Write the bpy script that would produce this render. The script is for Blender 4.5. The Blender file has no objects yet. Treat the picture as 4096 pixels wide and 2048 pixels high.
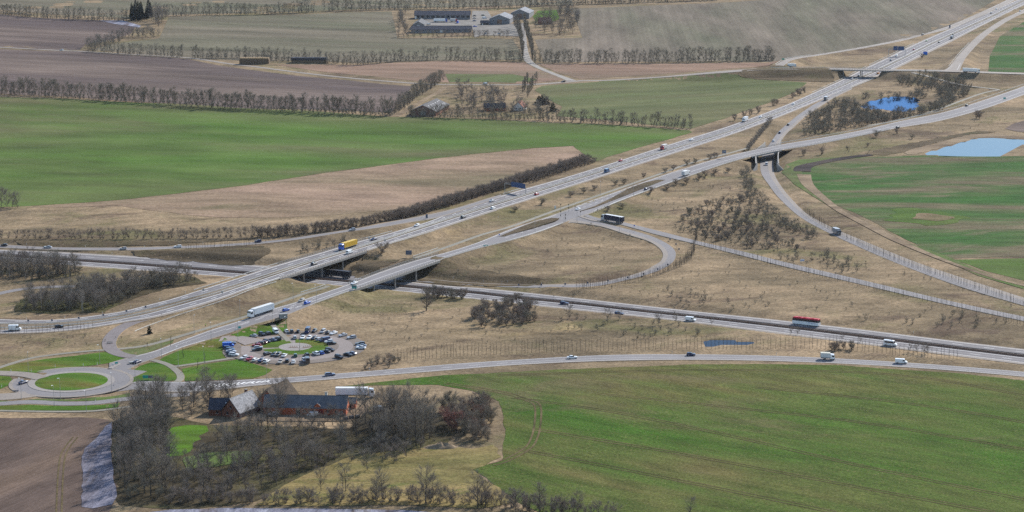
import bpy, bmesh, math, random
import numpy as np
from mathutils import Vector, Matrix
from mathutils.bvhtree import BVHTree
from mathutils.geometry import delaunay_2d_cdt

# ------------------------------------------------------------------ camera, sky, sun, exposure
SC = bpy.context.scene
CAM_H, CAM_PITCH, CAM_F = 222.0, math.radians(11.0), 8300.0      # metres, below the horizon, focal length in 4096-wide pixels
cam_data = bpy.data.cameras.new('camera')
cam = bpy.data.objects.new('camera', cam_data)
SC.collection.objects.link(cam)
cam.location = (0, 0, CAM_H)
cam.rotation_euler = (math.pi / 2 - CAM_PITCH, 0, 0)
cam_data.sensor_width = 36.0
cam_data.lens = 36.0 * CAM_F / 4096.0
cam_data.clip_start = 1.0
cam_data.clip_end = 60000.0
SC.camera = cam

SUN_EL, SUN_AZ = math.radians(33.0), math.radians(36.0)          # azimuth from +Y towards +X
world = bpy.data.worlds.new('World')
SC.world = world
world.use_nodes = True
wn = world.node_tree.nodes
sky = wn.new('ShaderNodeTexSky')
sky.sky_type = 'NISHITA'
sky.sun_disc = False
sky.sun_elevation = SUN_EL
sky.sun_rotation = SUN_AZ
sky.altitude = 200.0
sky.dust_density = 0.2
wn['Background'].inputs['Strength'].default_value = 0.115
world.node_tree.links.new(sky.outputs[0], wn['Background'].inputs['Color'])

sun_data = bpy.data.lights.new('sun', 'SUN')
sun_data.energy = 4.0
sun_data.angle = math.radians(0.55)
sun_data.color = (1.0, 0.955, 0.885)
sun = bpy.data.objects.new('sun', sun_data)
SC.collection.objects.link(sun)
sd = Vector((math.sin(SUN_AZ) * math.cos(SUN_EL), math.cos(SUN_AZ) * math.cos(SUN_EL), math.sin(SUN_EL)))
sun.rotation_euler = (-sd).to_track_quat('-Z', 'Y').to_euler()
sun.location = (300, 900, 500)

SC.view_settings.view_transform = 'Standard'
SC.view_settings.look = 'None'
SC.view_settings.exposure = 0.66
SC.view_settings.gamma = 1.0
SC.view_settings.use_curve_mapping = False
SC.cycles.max_bounces = 5
SC.cycles.diffuse_bounces = 2
SC.cycles.transparent_max_bounces = 8
SC.cycles.volume_bounces = 0
SC.cycles.use_denoising = False
SC.cycles.denoiser = 'OPENIMAGEDENOISE'
SC.cycles.denoising_input_passes = 'RGB_ALBEDO_NORMAL'
SC.cycles.denoising_prefilter = 'ACCURATE'

RNG = random.Random(7)
COL = SC.collection

# ------------------------------------------------------------------ helpers: objects
def link(name, me, parent=None, label=None, cat=None, group=None, kind=None, loc=None, rz=0.0, color=None):
    o = bpy.data.objects.new(name, me)
    COL.objects.link(o)
    if parent is not None: o.parent = parent
    if loc is not None: o.location = loc
    if rz: o.rotation_euler = (0, 0, rz)
    if label: o['label'] = label
    if cat: o['category'] = cat
    if group: o['group'] = group
    if kind: o['kind'] = kind
    if color: o.color = (*color, 1.0)
    return o

def mesh(name, v, f, mats, mi=None, smooth=False):
    me = bpy.data.meshes.new(name)
    me.from_pydata([tuple(p) for p in v], [], f)
    for m in (mats if isinstance(mats, (list, tuple)) else [mats]): me.materials.append(m)
    if mi is not None: me.polygons.foreach_set('material_index', mi)
    if smooth: me.polygons.foreach_set('use_smooth', [True] * len(me.polygons))
    me.update()
    return me

class MB:
    """collects boxes, tubes and prisms into one mesh"""
    def __init__(s): s.v = []; s.f = []; s.mi = []
    def add(s, v, f, m=0):
        b = len(s.v); s.v += [tuple(p) for p in v]; s.f += [tuple(i + b for i in q) for q in f]; s.mi += [m] * len(f)
    def box(s, x0, x1, y0, y1, z0, z1, m=0, inset=0.0):
        i = inset
        s.add([(x0,y0,z0),(x1,y0,z0),(x1,y1,z0),(x0,y1,z0),(x0+i,y0+i,z1),(x1-i,y0+i,z1),(x1-i,y1-i,z1),(x0+i,y1-i,z1)],
              [(3,2,1,0),(4,5,6,7),(0,1,5,4),(1,2,6,5),(2,3,7,6),(3,0,4,7)], m)
    def tube(s, p, q, r0, r1=None, n=6, m=0, cap=True):
        p, q = Vector(p), Vector(q); r1 = r0 if r1 is None else r1
        d = (q - p).normalized(); a = d.orthogonal().normalized(); b = d.cross(a)
        v = []
        for c, r in ((p, r0), (q, r1)):
            for k in range(n):
                t = 2 * math.pi * k / n
                v.append(c + a * (r * math.cos(t)) + b * (r * math.sin(t)))
        f = [(k, (k + 1) % n, n + (k + 1) % n, n + k) for k in range(n)]
        if cap: f += [tuple(range(n))[::-1], tuple(range(n, 2 * n))]
        s.add(v, f, m)
    def prism(s, pts, z0, z1, m=0):
        n = len(pts)
        v = [(x, y, z0) for x, y in pts] + [(x, y, z1) for x, y in pts]
        s.add(v, [tuple(range(n))[::-1], tuple(range(n, 2 * n))] + [(k, (k+1) % n, n + (k+1) % n, n + k) for k in range(n)], m)
    def loft(s, rings, m=0, cap=True):
        """rings: lists of equal length"""
        n = len(rings[0]); v = [p for r in rings for p in r]; f = []
        for i in range(len(rings) - 1):
            for k in range(n):
                a, b = i * n + k, i * n + (k + 1) % n
                f.append((a, b, b + n, a + n))
        if cap: f += [tuple(range(n))[::-1], tuple(range((len(rings)-1)*n, len(rings)*n))]
        s.add(v, f, m)
    def mesh(s, name, mats, smooth=False): return mesh(name, s.v, s.f, mats, s.mi, smooth)
    def obj(s, name, mats, parent=None, **k): return link(name, s.mesh(name, mats), parent, **k)

def empty(name, loc, rz=0, **k):
    o = link(name, None, loc=loc, rz=rz, **k); o.empty_display_size = 0.5
    return o

def copy_tree(o, loc, rz, label=None, group=None, scale=None, color=None):
    c = o.copy(); COL.objects.link(c); c.location = loc; c.rotation_euler = (0, 0, rz)
    if scale: c.scale = scale
    if label: c['label'] = label
    if group: c['group'] = group
    for ch in o.children:
        d = ch.copy(); COL.objects.link(d); d.parent = c
        if color and 'paint' in ch: d.color = (*color, 1)
        for g in ch.children:
            e = g.copy(); COL.objects.link(e); e.parent = d
            if color and 'paint' in g: e.color = (*color, 1)
    return c

# ------------------------------------------------------------------ helpers: materials
def new_mat(name):
    m = bpy.data.materials.new(name); m.use_nodes = True
    nt = m.node_tree; b = nt.nodes['Principled BSDF']
    b.inputs['Roughness'].default_value = 0.9
    b.inputs['Specular IOR Level'].default_value = 0.2
    return m, nt, b

def N(nt, kind, **k):
    n = nt.nodes.new(kind)
    for a, v in k.items(): setattr(n, a, v)
    return n

def world_pos(nt, rot=0.0, scale=(1, 1, 1)):
    g = N(nt, 'ShaderNodeNewGeometry')
    mp = N(nt, 'ShaderNodeMapping', vector_type='TEXTURE')          # rotates first, then stretches along its own x
    mp.inputs['Rotation'].default_value = (0, 0, rot)
    mp.inputs['Scale'].default_value = scale
    nt.links.new(g.outputs['Position'], mp.inputs['Vector'])
    return mp.outputs['Vector']

def noise(nt, vec, scale, detail=3.0, rough=0.6, dist=0.0):
    n = N(nt, 'ShaderNodeTexNoise')
    n.inputs['Scale'].default_value = scale; n.inputs['Detail'].default_value = detail
    n.inputs['Roughness'].default_value = rough; n.inputs['Distortion'].default_value = dist
    nt.links.new(vec, n.inputs['Vector'])
    return n.outputs['Fac']

def ramp(nt, fac, stops):
    r = N(nt, 'ShaderNodeValToRGB')
    el = r.color_ramp.elements
    while len(el) < len(stops): el.new(0.5)
    for e, (p, c) in zip(el, stops):
        e.position = p; e.color = (*c, 1) if len(c) == 3 else c
    nt.links.new(fac, r.inputs['Fac'])
    return r.outputs['Color']

def mix(nt, fac, a, b, blend='MIX'):
    m = N(nt, 'ShaderNodeMix', data_type='RGBA', blend_type=blend)
    for s, v in ((m.inputs[0], fac), (m.inputs[6], a), (m.inputs[7], b)):
        if isinstance(v, (int, float)): s.default_value = v
        elif isinstance(v, tuple): s.default_value = (*v, 1)
        else: nt.links.new(v, s)
    return m.outputs[2]

def grey(v): return (v, v, v)

def srgb(r, g, b, k=0.66):
    """colour read off the photograph (0-255) -> base colour under this scene's light"""
    f = lambda c: (c / 255 / 12.92 if c <= 10 else ((c / 255 + 0.055) / 1.055) ** 2.4) * k
    return (f(r), f(g), f(b))

def ground_mat(name, cols, big=0.006, mid=0.05, fine=0.6, rot=0.0, aniso=3.0, grain=0.35, stripe=None, bump=0.25, speck=None, contrast=0.17, patches=()):
    """field or verge: patches of three colours, mid-size mottling, fine grain, optional drill rows (spacing m, strength)"""
    m, nt, b = new_mat(name)
    v = world_pos(nt, rot, (aniso, 1.0, 1.0))
    iso = world_pos(nt)
    n1 = noise(nt, v, big, 4.0, 0.62, 0.4)
    c1 = ramp(nt, n1, [(0.5 - contrast, cols[0]), (0.5, cols[1]), (0.5 + contrast, cols[2])])
    for pc, sc, lo, st, an in patches:                               # irregular patches of another growth
        pn = noise(nt, world_pos(nt, rot + 0.3, (an, 1.0, 1.0)), sc, 6.0, 0.68, 0.8)
        c1 = mix(nt, ramp(nt, pn, [(lo, grey(0.0)), (lo + 0.10, grey(st))]), c1, pc)
    n2 = noise(nt, v, mid, 5.0, 0.65)
    c2 = mix(nt, 0.85, c1, ramp(nt, n2, [(0.28, grey(0.30)), (0.5, grey(0.5)), (0.72, grey(0.70))]), 'OVERLAY')
    if stripe:
        for sp, st in stripe:
            w = N(nt, 'ShaderNodeTexWave', wave_type='BANDS', bands_direction='Y')
            w.inputs['Scale'].default_value = 1.0 / sp * 0.314; w.inputs['Distortion'].default_value = 1.2
            w.inputs['Detail'].default_value = 3.0; w.inputs['Detail Scale'].default_value = 0.6; w.inputs['Detail Roughness'].default_value = 0.7
            nt.links.new(world_pos(nt, rot), w.inputs['Vector'])
            c2 = mix(nt, st, c2, ramp(nt, w.outputs['Fac'], [(0.0, grey(0.25)), (1.0, grey(0.75))]), 'OVERLAY')
    n3 = noise(nt, iso, fine, 4.0, 0.75)
    c3 = mix(nt, grain * 2, c2, ramp(nt, n3, [(0.25, grey(0.16)), (0.5, grey(0.5)), (0.75, grey(0.84))]), 'OVERLAY')
    if speck:
        n4 = noise(nt, iso, speck[1], 3.0, 0.8)
        c3 = mix(nt, ramp(nt, n4, [(speck[2], grey(0.0)), (speck[2] + 0.08, grey(speck[3]))]), c3, speck[0])
    nt.links.new(c3, b.inputs['Base Color'])
    if bump:
        bp = N(nt, 'ShaderNodeBump'); bp.inputs['Strength'].default_value = bump; bp.inputs['Distance'].default_value = 0.6
        nt.links.new(n3, bp.inputs['Height']); nt.links.new(bp.outputs['Normal'], b.inputs['Normal'])
    b.inputs['Roughness'].default_value = 1.0
    b.inputs['Specular IOR Level'].default_value = 0.05
    return m

def plain_mat(name, col, rough=0.8, metal=0.0, var=0.12, scale=0.8, spec=0.3):
    m, nt, b = new_mat(name)
    g = N(nt, 'ShaderNodeTexCoord')
    n = noise(nt, g.outputs['Object'], scale, 4.0, 0.65)
    lo = tuple(c * (1 - var) for c in col); hi = tuple(min(1, c * (1 + var)) for c in col)
    nt.links.new(ramp(nt, n, [(0.3, lo), (0.7, hi)]), b.inputs['Base Color'])
    b.inputs['Roughness'].default_value = rough; b.inputs['Metallic'].default_value = metal
    b.inputs['Specular IOR Level'].default_value = spec
    return m

# ------------------------------------------------------------------ geometry of the place: pixel of the photograph -> point on the land
def base_z(x, y):
    """the lie of the land without roadworks: flat near, rising to the far hill, gently rolling"""
    d = np.asarray(y, float)
    t = np.clip((d - 1000.0) / 1000.0, 0, None)
    z = np.where(t < 1.6, 13.0 * t * t, 13.0 * (1.6 * 1.6 + 3.2 * (t - 1.6) - 0.35 * (t - 1.6) ** 2))
    z = np.where(t < 5.5, z, 13.0 * (2.56 + 3.2 * 3.9 - 0.35 * 3.9 ** 2))
    x = np.asarray(x, float)
    return z + 0.55 * np.sin(x * 0.021 + 1.3) * np.sin(d * 0.017 + 0.4) + 0.35 * np.sin(x * 0.043 - d * 0.031) 

CT, ST = math.cos(CAM_PITCH), math.sin(CAM_PITCH)
def ray(px, py):
    u, v = px - 2048.0, py - 1024.0
    d = Vector((u, CAM_F * CT - v * ST, -CAM_F * ST - v * CT))
    return d.normalized()

def bz(x, d):
    t = (d - 1000.0) / 1000.0
    t = 0.0 if t < 0 else t
    z = 13.0 * t * t if t < 1.6 else 13.0 * (2.56 + 3.2 * (min(t, 5.5) - 1.6) - 0.35 * (min(t, 5.5) - 1.6) ** 2)
    return z + 0.55 * math.sin(x * 0.021 + 1.3) * math.sin(d * 0.017 + 0.4) + 0.35 * math.sin(x * 0.043 - d * 0.031)

def P(px, py, dz=0.0):
    """point where the sight line through a pixel meets the land raised by dz"""
    d = ray(px, py)
    z = dz
    for _ in range(40):
        t = (z - CAM_H) / d.z
        z = 0.5 * z + 0.5 * (bz(d.x * t, d.y * t) + dz)
    t = (z - CAM_H) / d.z
    return Vector((d.x * t, d.y * t, z))

def T(c, r, pts):
    """coordinates read in an enlarged 1024x512 tile of the photograph -> photograph pixels (first two of each tuple)"""
    return [(1024 * c + p[0] / 2.5156, 512 * r + p[1] / 2.5156, *p[2:]) for p in pts]
def Fq(pts): return [(p[0] * 1.5901, p[1] * 1.5901, *p[2:]) for p in pts]

def spline(pts, n):
    """Catmull-Rom through rows of pts, n samples per span"""
    a = np.asarray(pts, float); out = []
    for i in range(len(a) - 1):
        p0, p1, p2, p3 = a[max(i-1, 0)], a[i], a[i+1], a[min(i+2, len(a)-1)]
        for k in range(n):
            t = k / n
            out.append(0.5 * (2*p1 + (p2-p0)*t + (2*p0-5*p1+4*p2-p3)*t*t + (3*p1-p0-3*p2+p3)*t**3))
    out.append(a[-1])
    return np.array(out)

def curve_y(pts, xs):
    """smooth y(x) through points with rising or falling x"""
    a = np.array(sorted(pts)); X, Y = a[:, 0], a[:, 1]
    if len(X) == 2: return np.interp(xs, X, Y)
    s = np.diff(Y) / np.diff(X); h = np.diff(X)
    m = np.empty(len(X)); m[0], m[-1] = s[0], s[-1]
    m[1:-1] = (s[:-1] * h[1:] + s[1:] * h[:-1]) / (h[1:] + h[:-1])
    i = np.clip(np.searchsorted(X, xs) - 1, 0, len(h) - 1)
    t = (xs - X[i]) / h[i]; t = np.clip(t, -0.5, 1.5)
    return ((2*t**3 - 3*t**2 + 1) * Y[i] + (t**3 - 2*t**2 + t) * h[i] * m[i] + (-2*t**3 + 3*t**2) * Y[i+1] + (t**3 - t**2) * h[i] * m[i+1])
# ------------------------------------------------------------------ roads, as pairs of edges read from the photograph
ROADS = {}
def _store(name, L, R, px, skip=(), hwx=0.0, low=False):
    L, R = np.array([tuple(p) for p in L]), np.array([tuple(p) for p in R])
    ROADS[name] = dict(L=L, R=R, px=np.array(px), skip=skip, hwx=hwx, low=low)

def road_x(name, top, bot, dz, step=12, skip=(), x0=None, x1=None, low=False):
    xs = np.arange(min(t[0] for t in top) if x0 is None else x0, (max(t[0] for t in top) if x1 is None else x1) + 0.1, step)
    yt, yb = curve_y(top, xs), curve_y(bot, xs)
    d = np.asarray(dz, float); d = d[np.argsort(d[:, 0])]
    z = curve_y([tuple(r) for r in d], xs)
    L = [P(x, a, k) for x, a, k in zip(xs, yt, z)]; R = [P(x, a, k) for x, a, k in zip(xs, yb, z)]
    _store(name, L, R, xs, skip, low=low)

def road_pairs(name, rows, n=8, low=False):
    s = spline(rows, n)
    _store(name, [P(a, b, e) for a, b, c, d, e in s], [P(c, d, e) for a, b, c, d, e in s], s[:, 0], low=low)

def road_c(name, pts, width, n=8, skip=(), low=False):
    s = spline([tuple(p) if len(p) > 2 else (*p, 0.0) for p in pts], n)
    c = np.array([tuple(P(*q)) for q in s])
    t = np.gradient(c[:, :2], axis=0); t /= np.linalg.norm(t, axis=1)[:, None] + 1e-9
    nrm = np.stack([-t[:, 1], t[:, 0], 0 * t[:, 0]], 1)
    w = np.full(len(c), width) if np.isscalar(width) else np.interp(np.linspace(0, 1, len(c)), np.linspace(0, 1, len(width)), width)
    _store(name, c + nrm * w[:, None] / 2, c - nrm * w[:, None] / 2, s[:, 0], skip, low=low)

# the motorway that climbs from lower left to upper right: outer and inner edges of its two carriageways
M1_U = [(-60,1273),(0,1275.6),(79.5,1278.6),(179,1279.6),(298,1271.7),(411.5,1256.7),(500,1242.5),(579.5,1222.6),(679,1196.8),(778,1165),(897.5,1127),(1012,1090),(1083.6,1066.5),(1163,1043.6),(1282.4,1009.8),(1427.5,966),(1536,938),(1655,904),(1721,883),(1794,853),(1874,824),(1960,795),(2048,768.5),(2246.8,713),(2346,683),(2465,646),(2599.4,602),(2758.4,551.8),(2867.7,519),(3050,455),(3149.4,417),(3258.7,368.5),(3358,323),(3467.5,267.5),(3540.5,233),(3643,182),(3800,114),(3859,88),(3975.5,39),(4070,-1),(4200,-54)]
M1_A = [(-60,1291),(0,1292.5),(179,1292.5),(298,1284.6),(397.6,1274.6),(512,1254),(579.5,1237.5),(679,1213.7),(778,1186.8),(897.5,1152),(1012,1116),(1135,1076),(1203,1054.6),(1322,1020.8),(1441,985),(1536,955.5),(1655,917.5),(1774.5,879),(1893.8,840),(2048,792.5),(2246.8,729.8),(2415.7,678.3),(2500,651.5),(2599.4,620.4),(2698.8,589.6),(2798.2,559.8),(2927.3,518.5),(3050,472),(3149.4,434),(3248.8,392.3),(3348,348.6),(3419.7,316.5),(3529.7,268.5),(3624.3,223),(3724,172.5),(3816,130.5),(3967.4,61.5),(4096,-1),(4200,-50)]
M1_B = [(-60,1320),(0,1319.4),(179,1313.4),(298,1302.5),(397.6,1291.5),(512,1271),(595,1253.5),(679,1230.6),(778,1202.7),(897.5,1168),(1012,1129.5),(1163,1079),(1222.8,1058.5),(1334,1024.5),(1429.5,996),(1536,963.5),(1655,925),(1774.5,886.5),(1893.8,848),(2048,799.8),(2246.8,737),(2415.7,685),(2500,657.5),(2599,626.4),(2698.8,595.5),(2798,565.3),(2947,517),(3050,477),(3149,439),(3248.8,397.3),(3348,354),(3431.6,317),(3540.5,270),(3635,223.5),(3735,173.5),(3827,132),(3978,64.5),(4096,5.5),(4200,-43)]
M1_L = [(-60,1336),(0,1335),(179,1330),(298,1320),(397.6,1306.4),(512,1287),(600,1274),(708.7,1248.5),(778,1230),(897.5,1192),(1024,1146),(1163,1101),(1300,1058),(1429.5,1015.5),(1536,982),(1734.8,923),(1862,882),(2048,822.5),(2246.8,759),(2445.6,695),(2500,677),(2659,626.3),(2798,581.6),(2977,521.5),(3090.8,478.8),(3229,423),(3334,379),(3407.8,350),(3493,315),(3602.7,265.5),(3710.7,213),(3805,167),(3913.4,110.5),(4096,21),(4200,-29)]
M1_Z = [(-60,0),(300,0.3),(600,1.3),(900,3.0),(1150,4.0),(1400,4.0),(1700,3.2),(2100,1.8),(2500,0.6),(2900,0.0),(3440,-0.6),(3900,0.0),(4200,0.0)]
M1_SKIP = ((1120, 1460),)
road_x('m1_up', M1_U, M1_A, M1_Z, skip=M1_SKIP)
road_x('m1_mid', M1_A, M1_B, M1_Z, skip=M1_SKIP)
road_x('m1_low', M1_B, M1_L, M1_Z, skip=M1_SKIP)

# the motorway below it, left to right
M2_T = [(-60,995),(0,998),(220.6,1006),(397.6,1016),(512,1022.5),(698.8,1035.8),(897.5,1049.7),(1012,1058.6),(1371.8,1090),(1618.6,1124),(1797.5,1143.5),(1912,1151),(2048,1163.5),(2318,1193.2),(2588.4,1223),(2744,1240.5),(3072,1275),(3469.5,1320),(3867,1369),(4096,1395.7),(4200,1408)]
M2_A = [(-60,1012.5),(0,1016.7),(248.5,1033.5),(512,1051),(698.8,1064.6),(897.5,1080.5),(1000,1088.5),(1300.3,1114.4),(1584.8,1139.9),(1698,1148.5),(1912,1169),(2048,1183.8),(2318,1212),(2588.4,1243.2),(2744,1259.4),(3072,1295.5),(3469.5,1342),(3867,1391.7),(4096,1419.5),(4200,1432)]
M2_B = [(-60,1020),(0,1024.6),(248.5,1041.5),(512,1059),(698.8,1073),(877.7,1087.5),(987,1096),(1300,1121),(1590.8,1146.8),(1698,1156.5),(1912,1176),(2048,1191.9),(2318,1219),(2588.4,1250),(2744,1266.5),(3072,1303.5),(3469.5,1352),(3867,1401.6),(4096,1429.5),(4200,1442)]
M2_L = [(-60,1040),(0,1044),(248.5,1060),(500,1079),(698.8,1094),(897.5,1109.5),(1248.6,1138),(1302,1142),(1598.8,1168.7),(1887,1198),(2156,1226),(2318,1243),(2507,1262),(2744,1288),(3072,1330),(3469.5,1379),(3751,1415),(4096,1458),(4200,1471)]
M2_Z = [(-60,-1.2),(500,-2.0),(1000,-2.8),(1650,-2.8),(2300,-2.0),(3072,-1.2),(4200,-1.0)]
road_x('m2_up', M2_T, M2_A, M2_Z, low=True)
road_x('m2_mid', M2_A, M2_B, M2_Z, low=True)
road_x('m2_low', M2_B, M2_L, M2_Z, low=True)

# the main road from the roundabout, over the lower motorway, to the upper right
R_T = [(437,1451.7),(512,1430),(549.7,1420.6),(599.4,1408.7),(718.6,1365),(844,1319),(987,1273.5),(1077.7,1239),(1193,1205),(1306.3,1167),(1410,1131),(1519,1089),(1618.6,1055),(1668,1040),(1797.5,1006),(1912,969),(2048,913.5),(2187,868),(2246.8,846.5),(2346,808),(2445.6,773),(2644,703),(2843,641),(3072,588),(3310.5,546.5),(3469.5,516),(3588.7,487),(3787.5,445),(3946.5,396),(4096,344),(4200,306)]
R_B = [(437,1492),(512,1478),(565.6,1452.5),(599.4,1440.5),(647,1422.6),(718.6,1393.8),(824,1362),(900,1338),(1001,1303),(1141.3,1262),(1242.7,1221.5),(1322,1192),(1415.6,1159.2),(1536,1119.4),(1598.8,1098),(1748,1045.5),(1797.5,1029),(1912,994.8),(2048,961),(2167,925),(2270.6,885.7),(2390,843),(2445.5,819),(2644,744.5),(2763.5,702.8),(2922.5,649),(3072,611),(3270.8,577),(3469.5,537.8),(3580.8,514),(3747.8,486),(3946.5,432.5),(4096,379.7),(4200,342)]
R_Z = [(400,0.0),(600,0.0),(900,1.0),(1150,3.0),(1350,4.0),(1700,4.0),(1900,3.6),(2250,2.4),(2600,2.6),(3070,3.6),(3500,2.2),(4200,1.0)]
road_x('r_main', R_T, R_B, R_Z, skip=((1395, 1750), (3005, 3125)))
# its shared foot and cycle path on the north side
PATH_W = 3.0
road_c('path_west', T(0,2,[(-150,1180,0),(0,1120,0),(300,1030,0),(600,985,0),(900,955,0),(1080,943,0)]), 2.6)
road_c('path_mid', T(0,2,[(1180,936,0),(1480,898,0.1),(1850,795,0.6),(2250,675,1.0),(2576,575,1.8)]) + T(1,2,[(140,505,2.4),(450,390,3.2),(650,330,3.7),(730,300,4.0)]), PATH_W)
road_c('path_east', [(1660,1032,4.0),(1705,1017,4.0),(1800,984,3.9),(1930,938,3.5),(2048,905,3.2),(2227,840,2.5),(2445,764,2.5),(2644,694,2.7),(2763,652,3.0),(2900,617,3.4),(2990,592,3.6)], PATH_W, n=6)
# lower old road along the green field
S_T = [(505,1532),(516,1530),(738.5,1527),(897.5,1522),(1024,1516.5),(1421.5,1488.5),(1819,1455.3),(2048,1440),(2445.5,1419.5),(2763.5,1417),(3072,1422.3),(3668,1453),(4096,1487),(4200,1496)]
S_B = [(490,1552),(516,1556),(738.5,1569),(867.7,1560),(1012,1544),(1342,1516),(1699.8,1488.5),(2048,1461),(2445.5,1443.4),(2763.5,1439.4),(3072,1443.8),(3668,1472),(4096,1507),(4200,1517)]
road_x('s_road', S_T, S_B, [(480,0),(4200,0)], x0=497)
# slip roads
road_x('ramp_west', [(-60,975),(0,978),(198.8,988),(397.6,990.5),(715.6,984.5),(1024,967.5),(1143,956),(1282.4,935.3),(1421.6,914),(1536,892),(1695,862),(1814,835),(1933,799),(2010,776)],
       [(-60,990),(0,991.5),(222.6,999),(516.8,1001),(735,993.5),(1024,977),(1083.6,971),(1222.8,954),(1362,931.5),(1536,907.5),(1655,887),(1721,877),(1794,859),(1933,812),(2010,786)],
       [(-60,-1.2),(500,-0.8),(1000,0.4),(1400,2.4),(1720,3.1),(2010,2.1)])
road_c('ramp_parking', T(0,2,[(1345,1012,0),(1255,1000,0),(1165,970,0),(1112,930,0),(1098,870,0),(1130,800,0.1),(1210,730,0.3),(1330,672,0.6),(1480,628,1.0),(1640,588,1.5)]), 6.4)
LOOP = [(2300,858,2272,893,2.35),(2330,868,2300,891,2.3),(2401.4,889.4,2401.4,905,2.1),(2500,914.3,2500,935.5,1.8),(2598,942,2581.6,960,1.4),(2663.3,971.4,2624,981.2,1.0),(2696,997.6,2647,1004,0.7),(2703,1020.4,2651.8,1023.7,0.4),(2692.7,1046.5,2640.4,1046.5,0.1),(2656.7,1072.7,2614.3,1062.9,-0.3),(2598,1095.5,2578.4,1082.4,-0.7),(2500,1121.6,2500,1107,-1.1),(2366,1146.4,2366,1132,-1.5),(2167,1150.4,2167,1138,-1.9),(2048,1149,2048,1137,-2.1),(1912,1142,1912,1132,-2.4),(1813,1136,1797,1124,-2.6),(1664,1126,1664,1110,-2.75),(1520,1112,1520,1099,-2.8)]
road_pairs('ramp_loop', LOOP)
road_x('ramp_south', [(2330,850),(2372,866),(2489.6,888),(2598,914.5),(2662,930.5),(2761.2,956.7),(3012,1016),(3072,1031.5),(3469.5,1125.4),(3867,1218.8),(4096,1266.5),(4200,1288)],
       [(2330,862),(2385,880),(2463.5,894),(2541.8,914),(2598,930.6),(2662,947),(2761,970.5),(3012,1033.5),(3072,1049),(3469.5,1143.3),(3867,1235.5),(4096,1284.4),(4200,1307)],
       [(2330,2.3),(2700,1.5),(3000,0.8),(3500,0.2),(4200,-0.2)])
road_pairs('ramp_under', [(3400,343,3410,356,-0.55),(3334,377,3334,393,-0.6),(3268,411,3268.6,435,-0.7),(3240.8,427,3240,454,-0.8),(3189,462.9,3209,476.8,-1.0),(3149.4,495.7,3175,509,-1.3),(3109.6,532.4,3145.4,536,-1.8),(3069.8,589,3115.5,579,-2.4),(3048,625,3098,625,-2.6),(3041,660,3093,660,-2.5),(3047,697,3098,696.7,-2.2),(3073,736,3118.8,736,-1.8),(3118.8,794.7,3161,790,-1.3),(3203,869.8,3231,857,-0.8),(3318.5,933.4,3335,913,-0.5),(3429.8,985,3445,959.5,-0.3),(3525,1027,3549,1003,-0.2),(3668,1084,3690,1058,-0.1),(3867,1155,3885,1123,0),(4096,1222.8,4105,1194,0),(4200,1253,4205,1226,0)], low=True)
# the country road across the back, its farm drive, and the far slip roads
FAR = T(0,0,[(-120,470,0),(0,475,0),(600,507,0),(840,517,0),(1300,545,0),(1900,582,0),(2300,640,0),(2576,672,0)]) + T(1,0,[(500,737,0),(1000,790,0),(1600,838,0),(1900,850,0),(2300,852,0)]) + T(2,0,[(0,853,0),(250,847,0),(550,825,0),(700,812,0.1),(1000,806,0.6),(1500,775,2.2),(2000,733,4.4),(2400,702,5.8)]) + T(3,0,[(0,694,6.1),(300,690,6.3),(700,692,6.5),(1000,700,6.5),(1500,708,6.3),(1850,714,6.0),(2200,728,5.2),(2576,740,4.2),(2700,744,4.0)])
road_c('far_road', FAR, [6.5]*12 + [8.0]*4 + [15.0]*9, n=6, skip=((3330, 3560),))
road_c('farm_drive', T(2,0,[(600,812,0.1),(520,780,0.1),(400,735,0),(250,670,0),(165,612,0),(140,540,0),(128,460,0),(122,380,0),(110,300,0)]), [10,7,6,6,8,6,5,5,5])
road_c('barn_track', T(1,0,[(1960,852,0),(1890,880,0),(1840,925,0),(1700,1000,0),(1560,1085,0),(1470,1135,0),(1390,1170,0)]), [8,5,5,5,6,7,8])
road_c('far_ramp_north', T(3,0,[(100,668,6.2),(150,635,6.1),(200,606,5.8),(290,583,5.0),(500,553,3.4),(900,488,1.2),(1300,412,0.2),(1560,346,0),(1820,276,0),(2100,160,0),(2400,22,0),(2700,-130,0)]), [9,8,8,8,8,8,8,8,9,10,10,9])
road_c('far_ramp_east', T(3,0,[(1850,712,6.0),(1885,670,5.6),(1950,572,4.4),(2060,450,2.4),(2200,325,0.9),(2400,196,0.2),(2576,112,0),(2750,20,0)]), [16,11,9,9,9,9,9,9])
road_c('side_track', T(3,0,[(1450,730,6.0),(1600,764,5.4),(1850,832,3.6),(2000,862,2.6),(2150,880,1.9),(2330,902,1.5)]), 4.0)
road_c('field_track_r', T(3,0,[(2330,902,1.5),(2150,940,1.7),(1900,1030,1.9),(1650,1120,2.0),(1300,1212,2.2),(1000,1262,2.3)]), 3.0)
road_c('left_link', [(-60,1188),(-20,1178),(60,1161),(130,1152),(210,1147),(300,1146)], 5.5)
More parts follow.
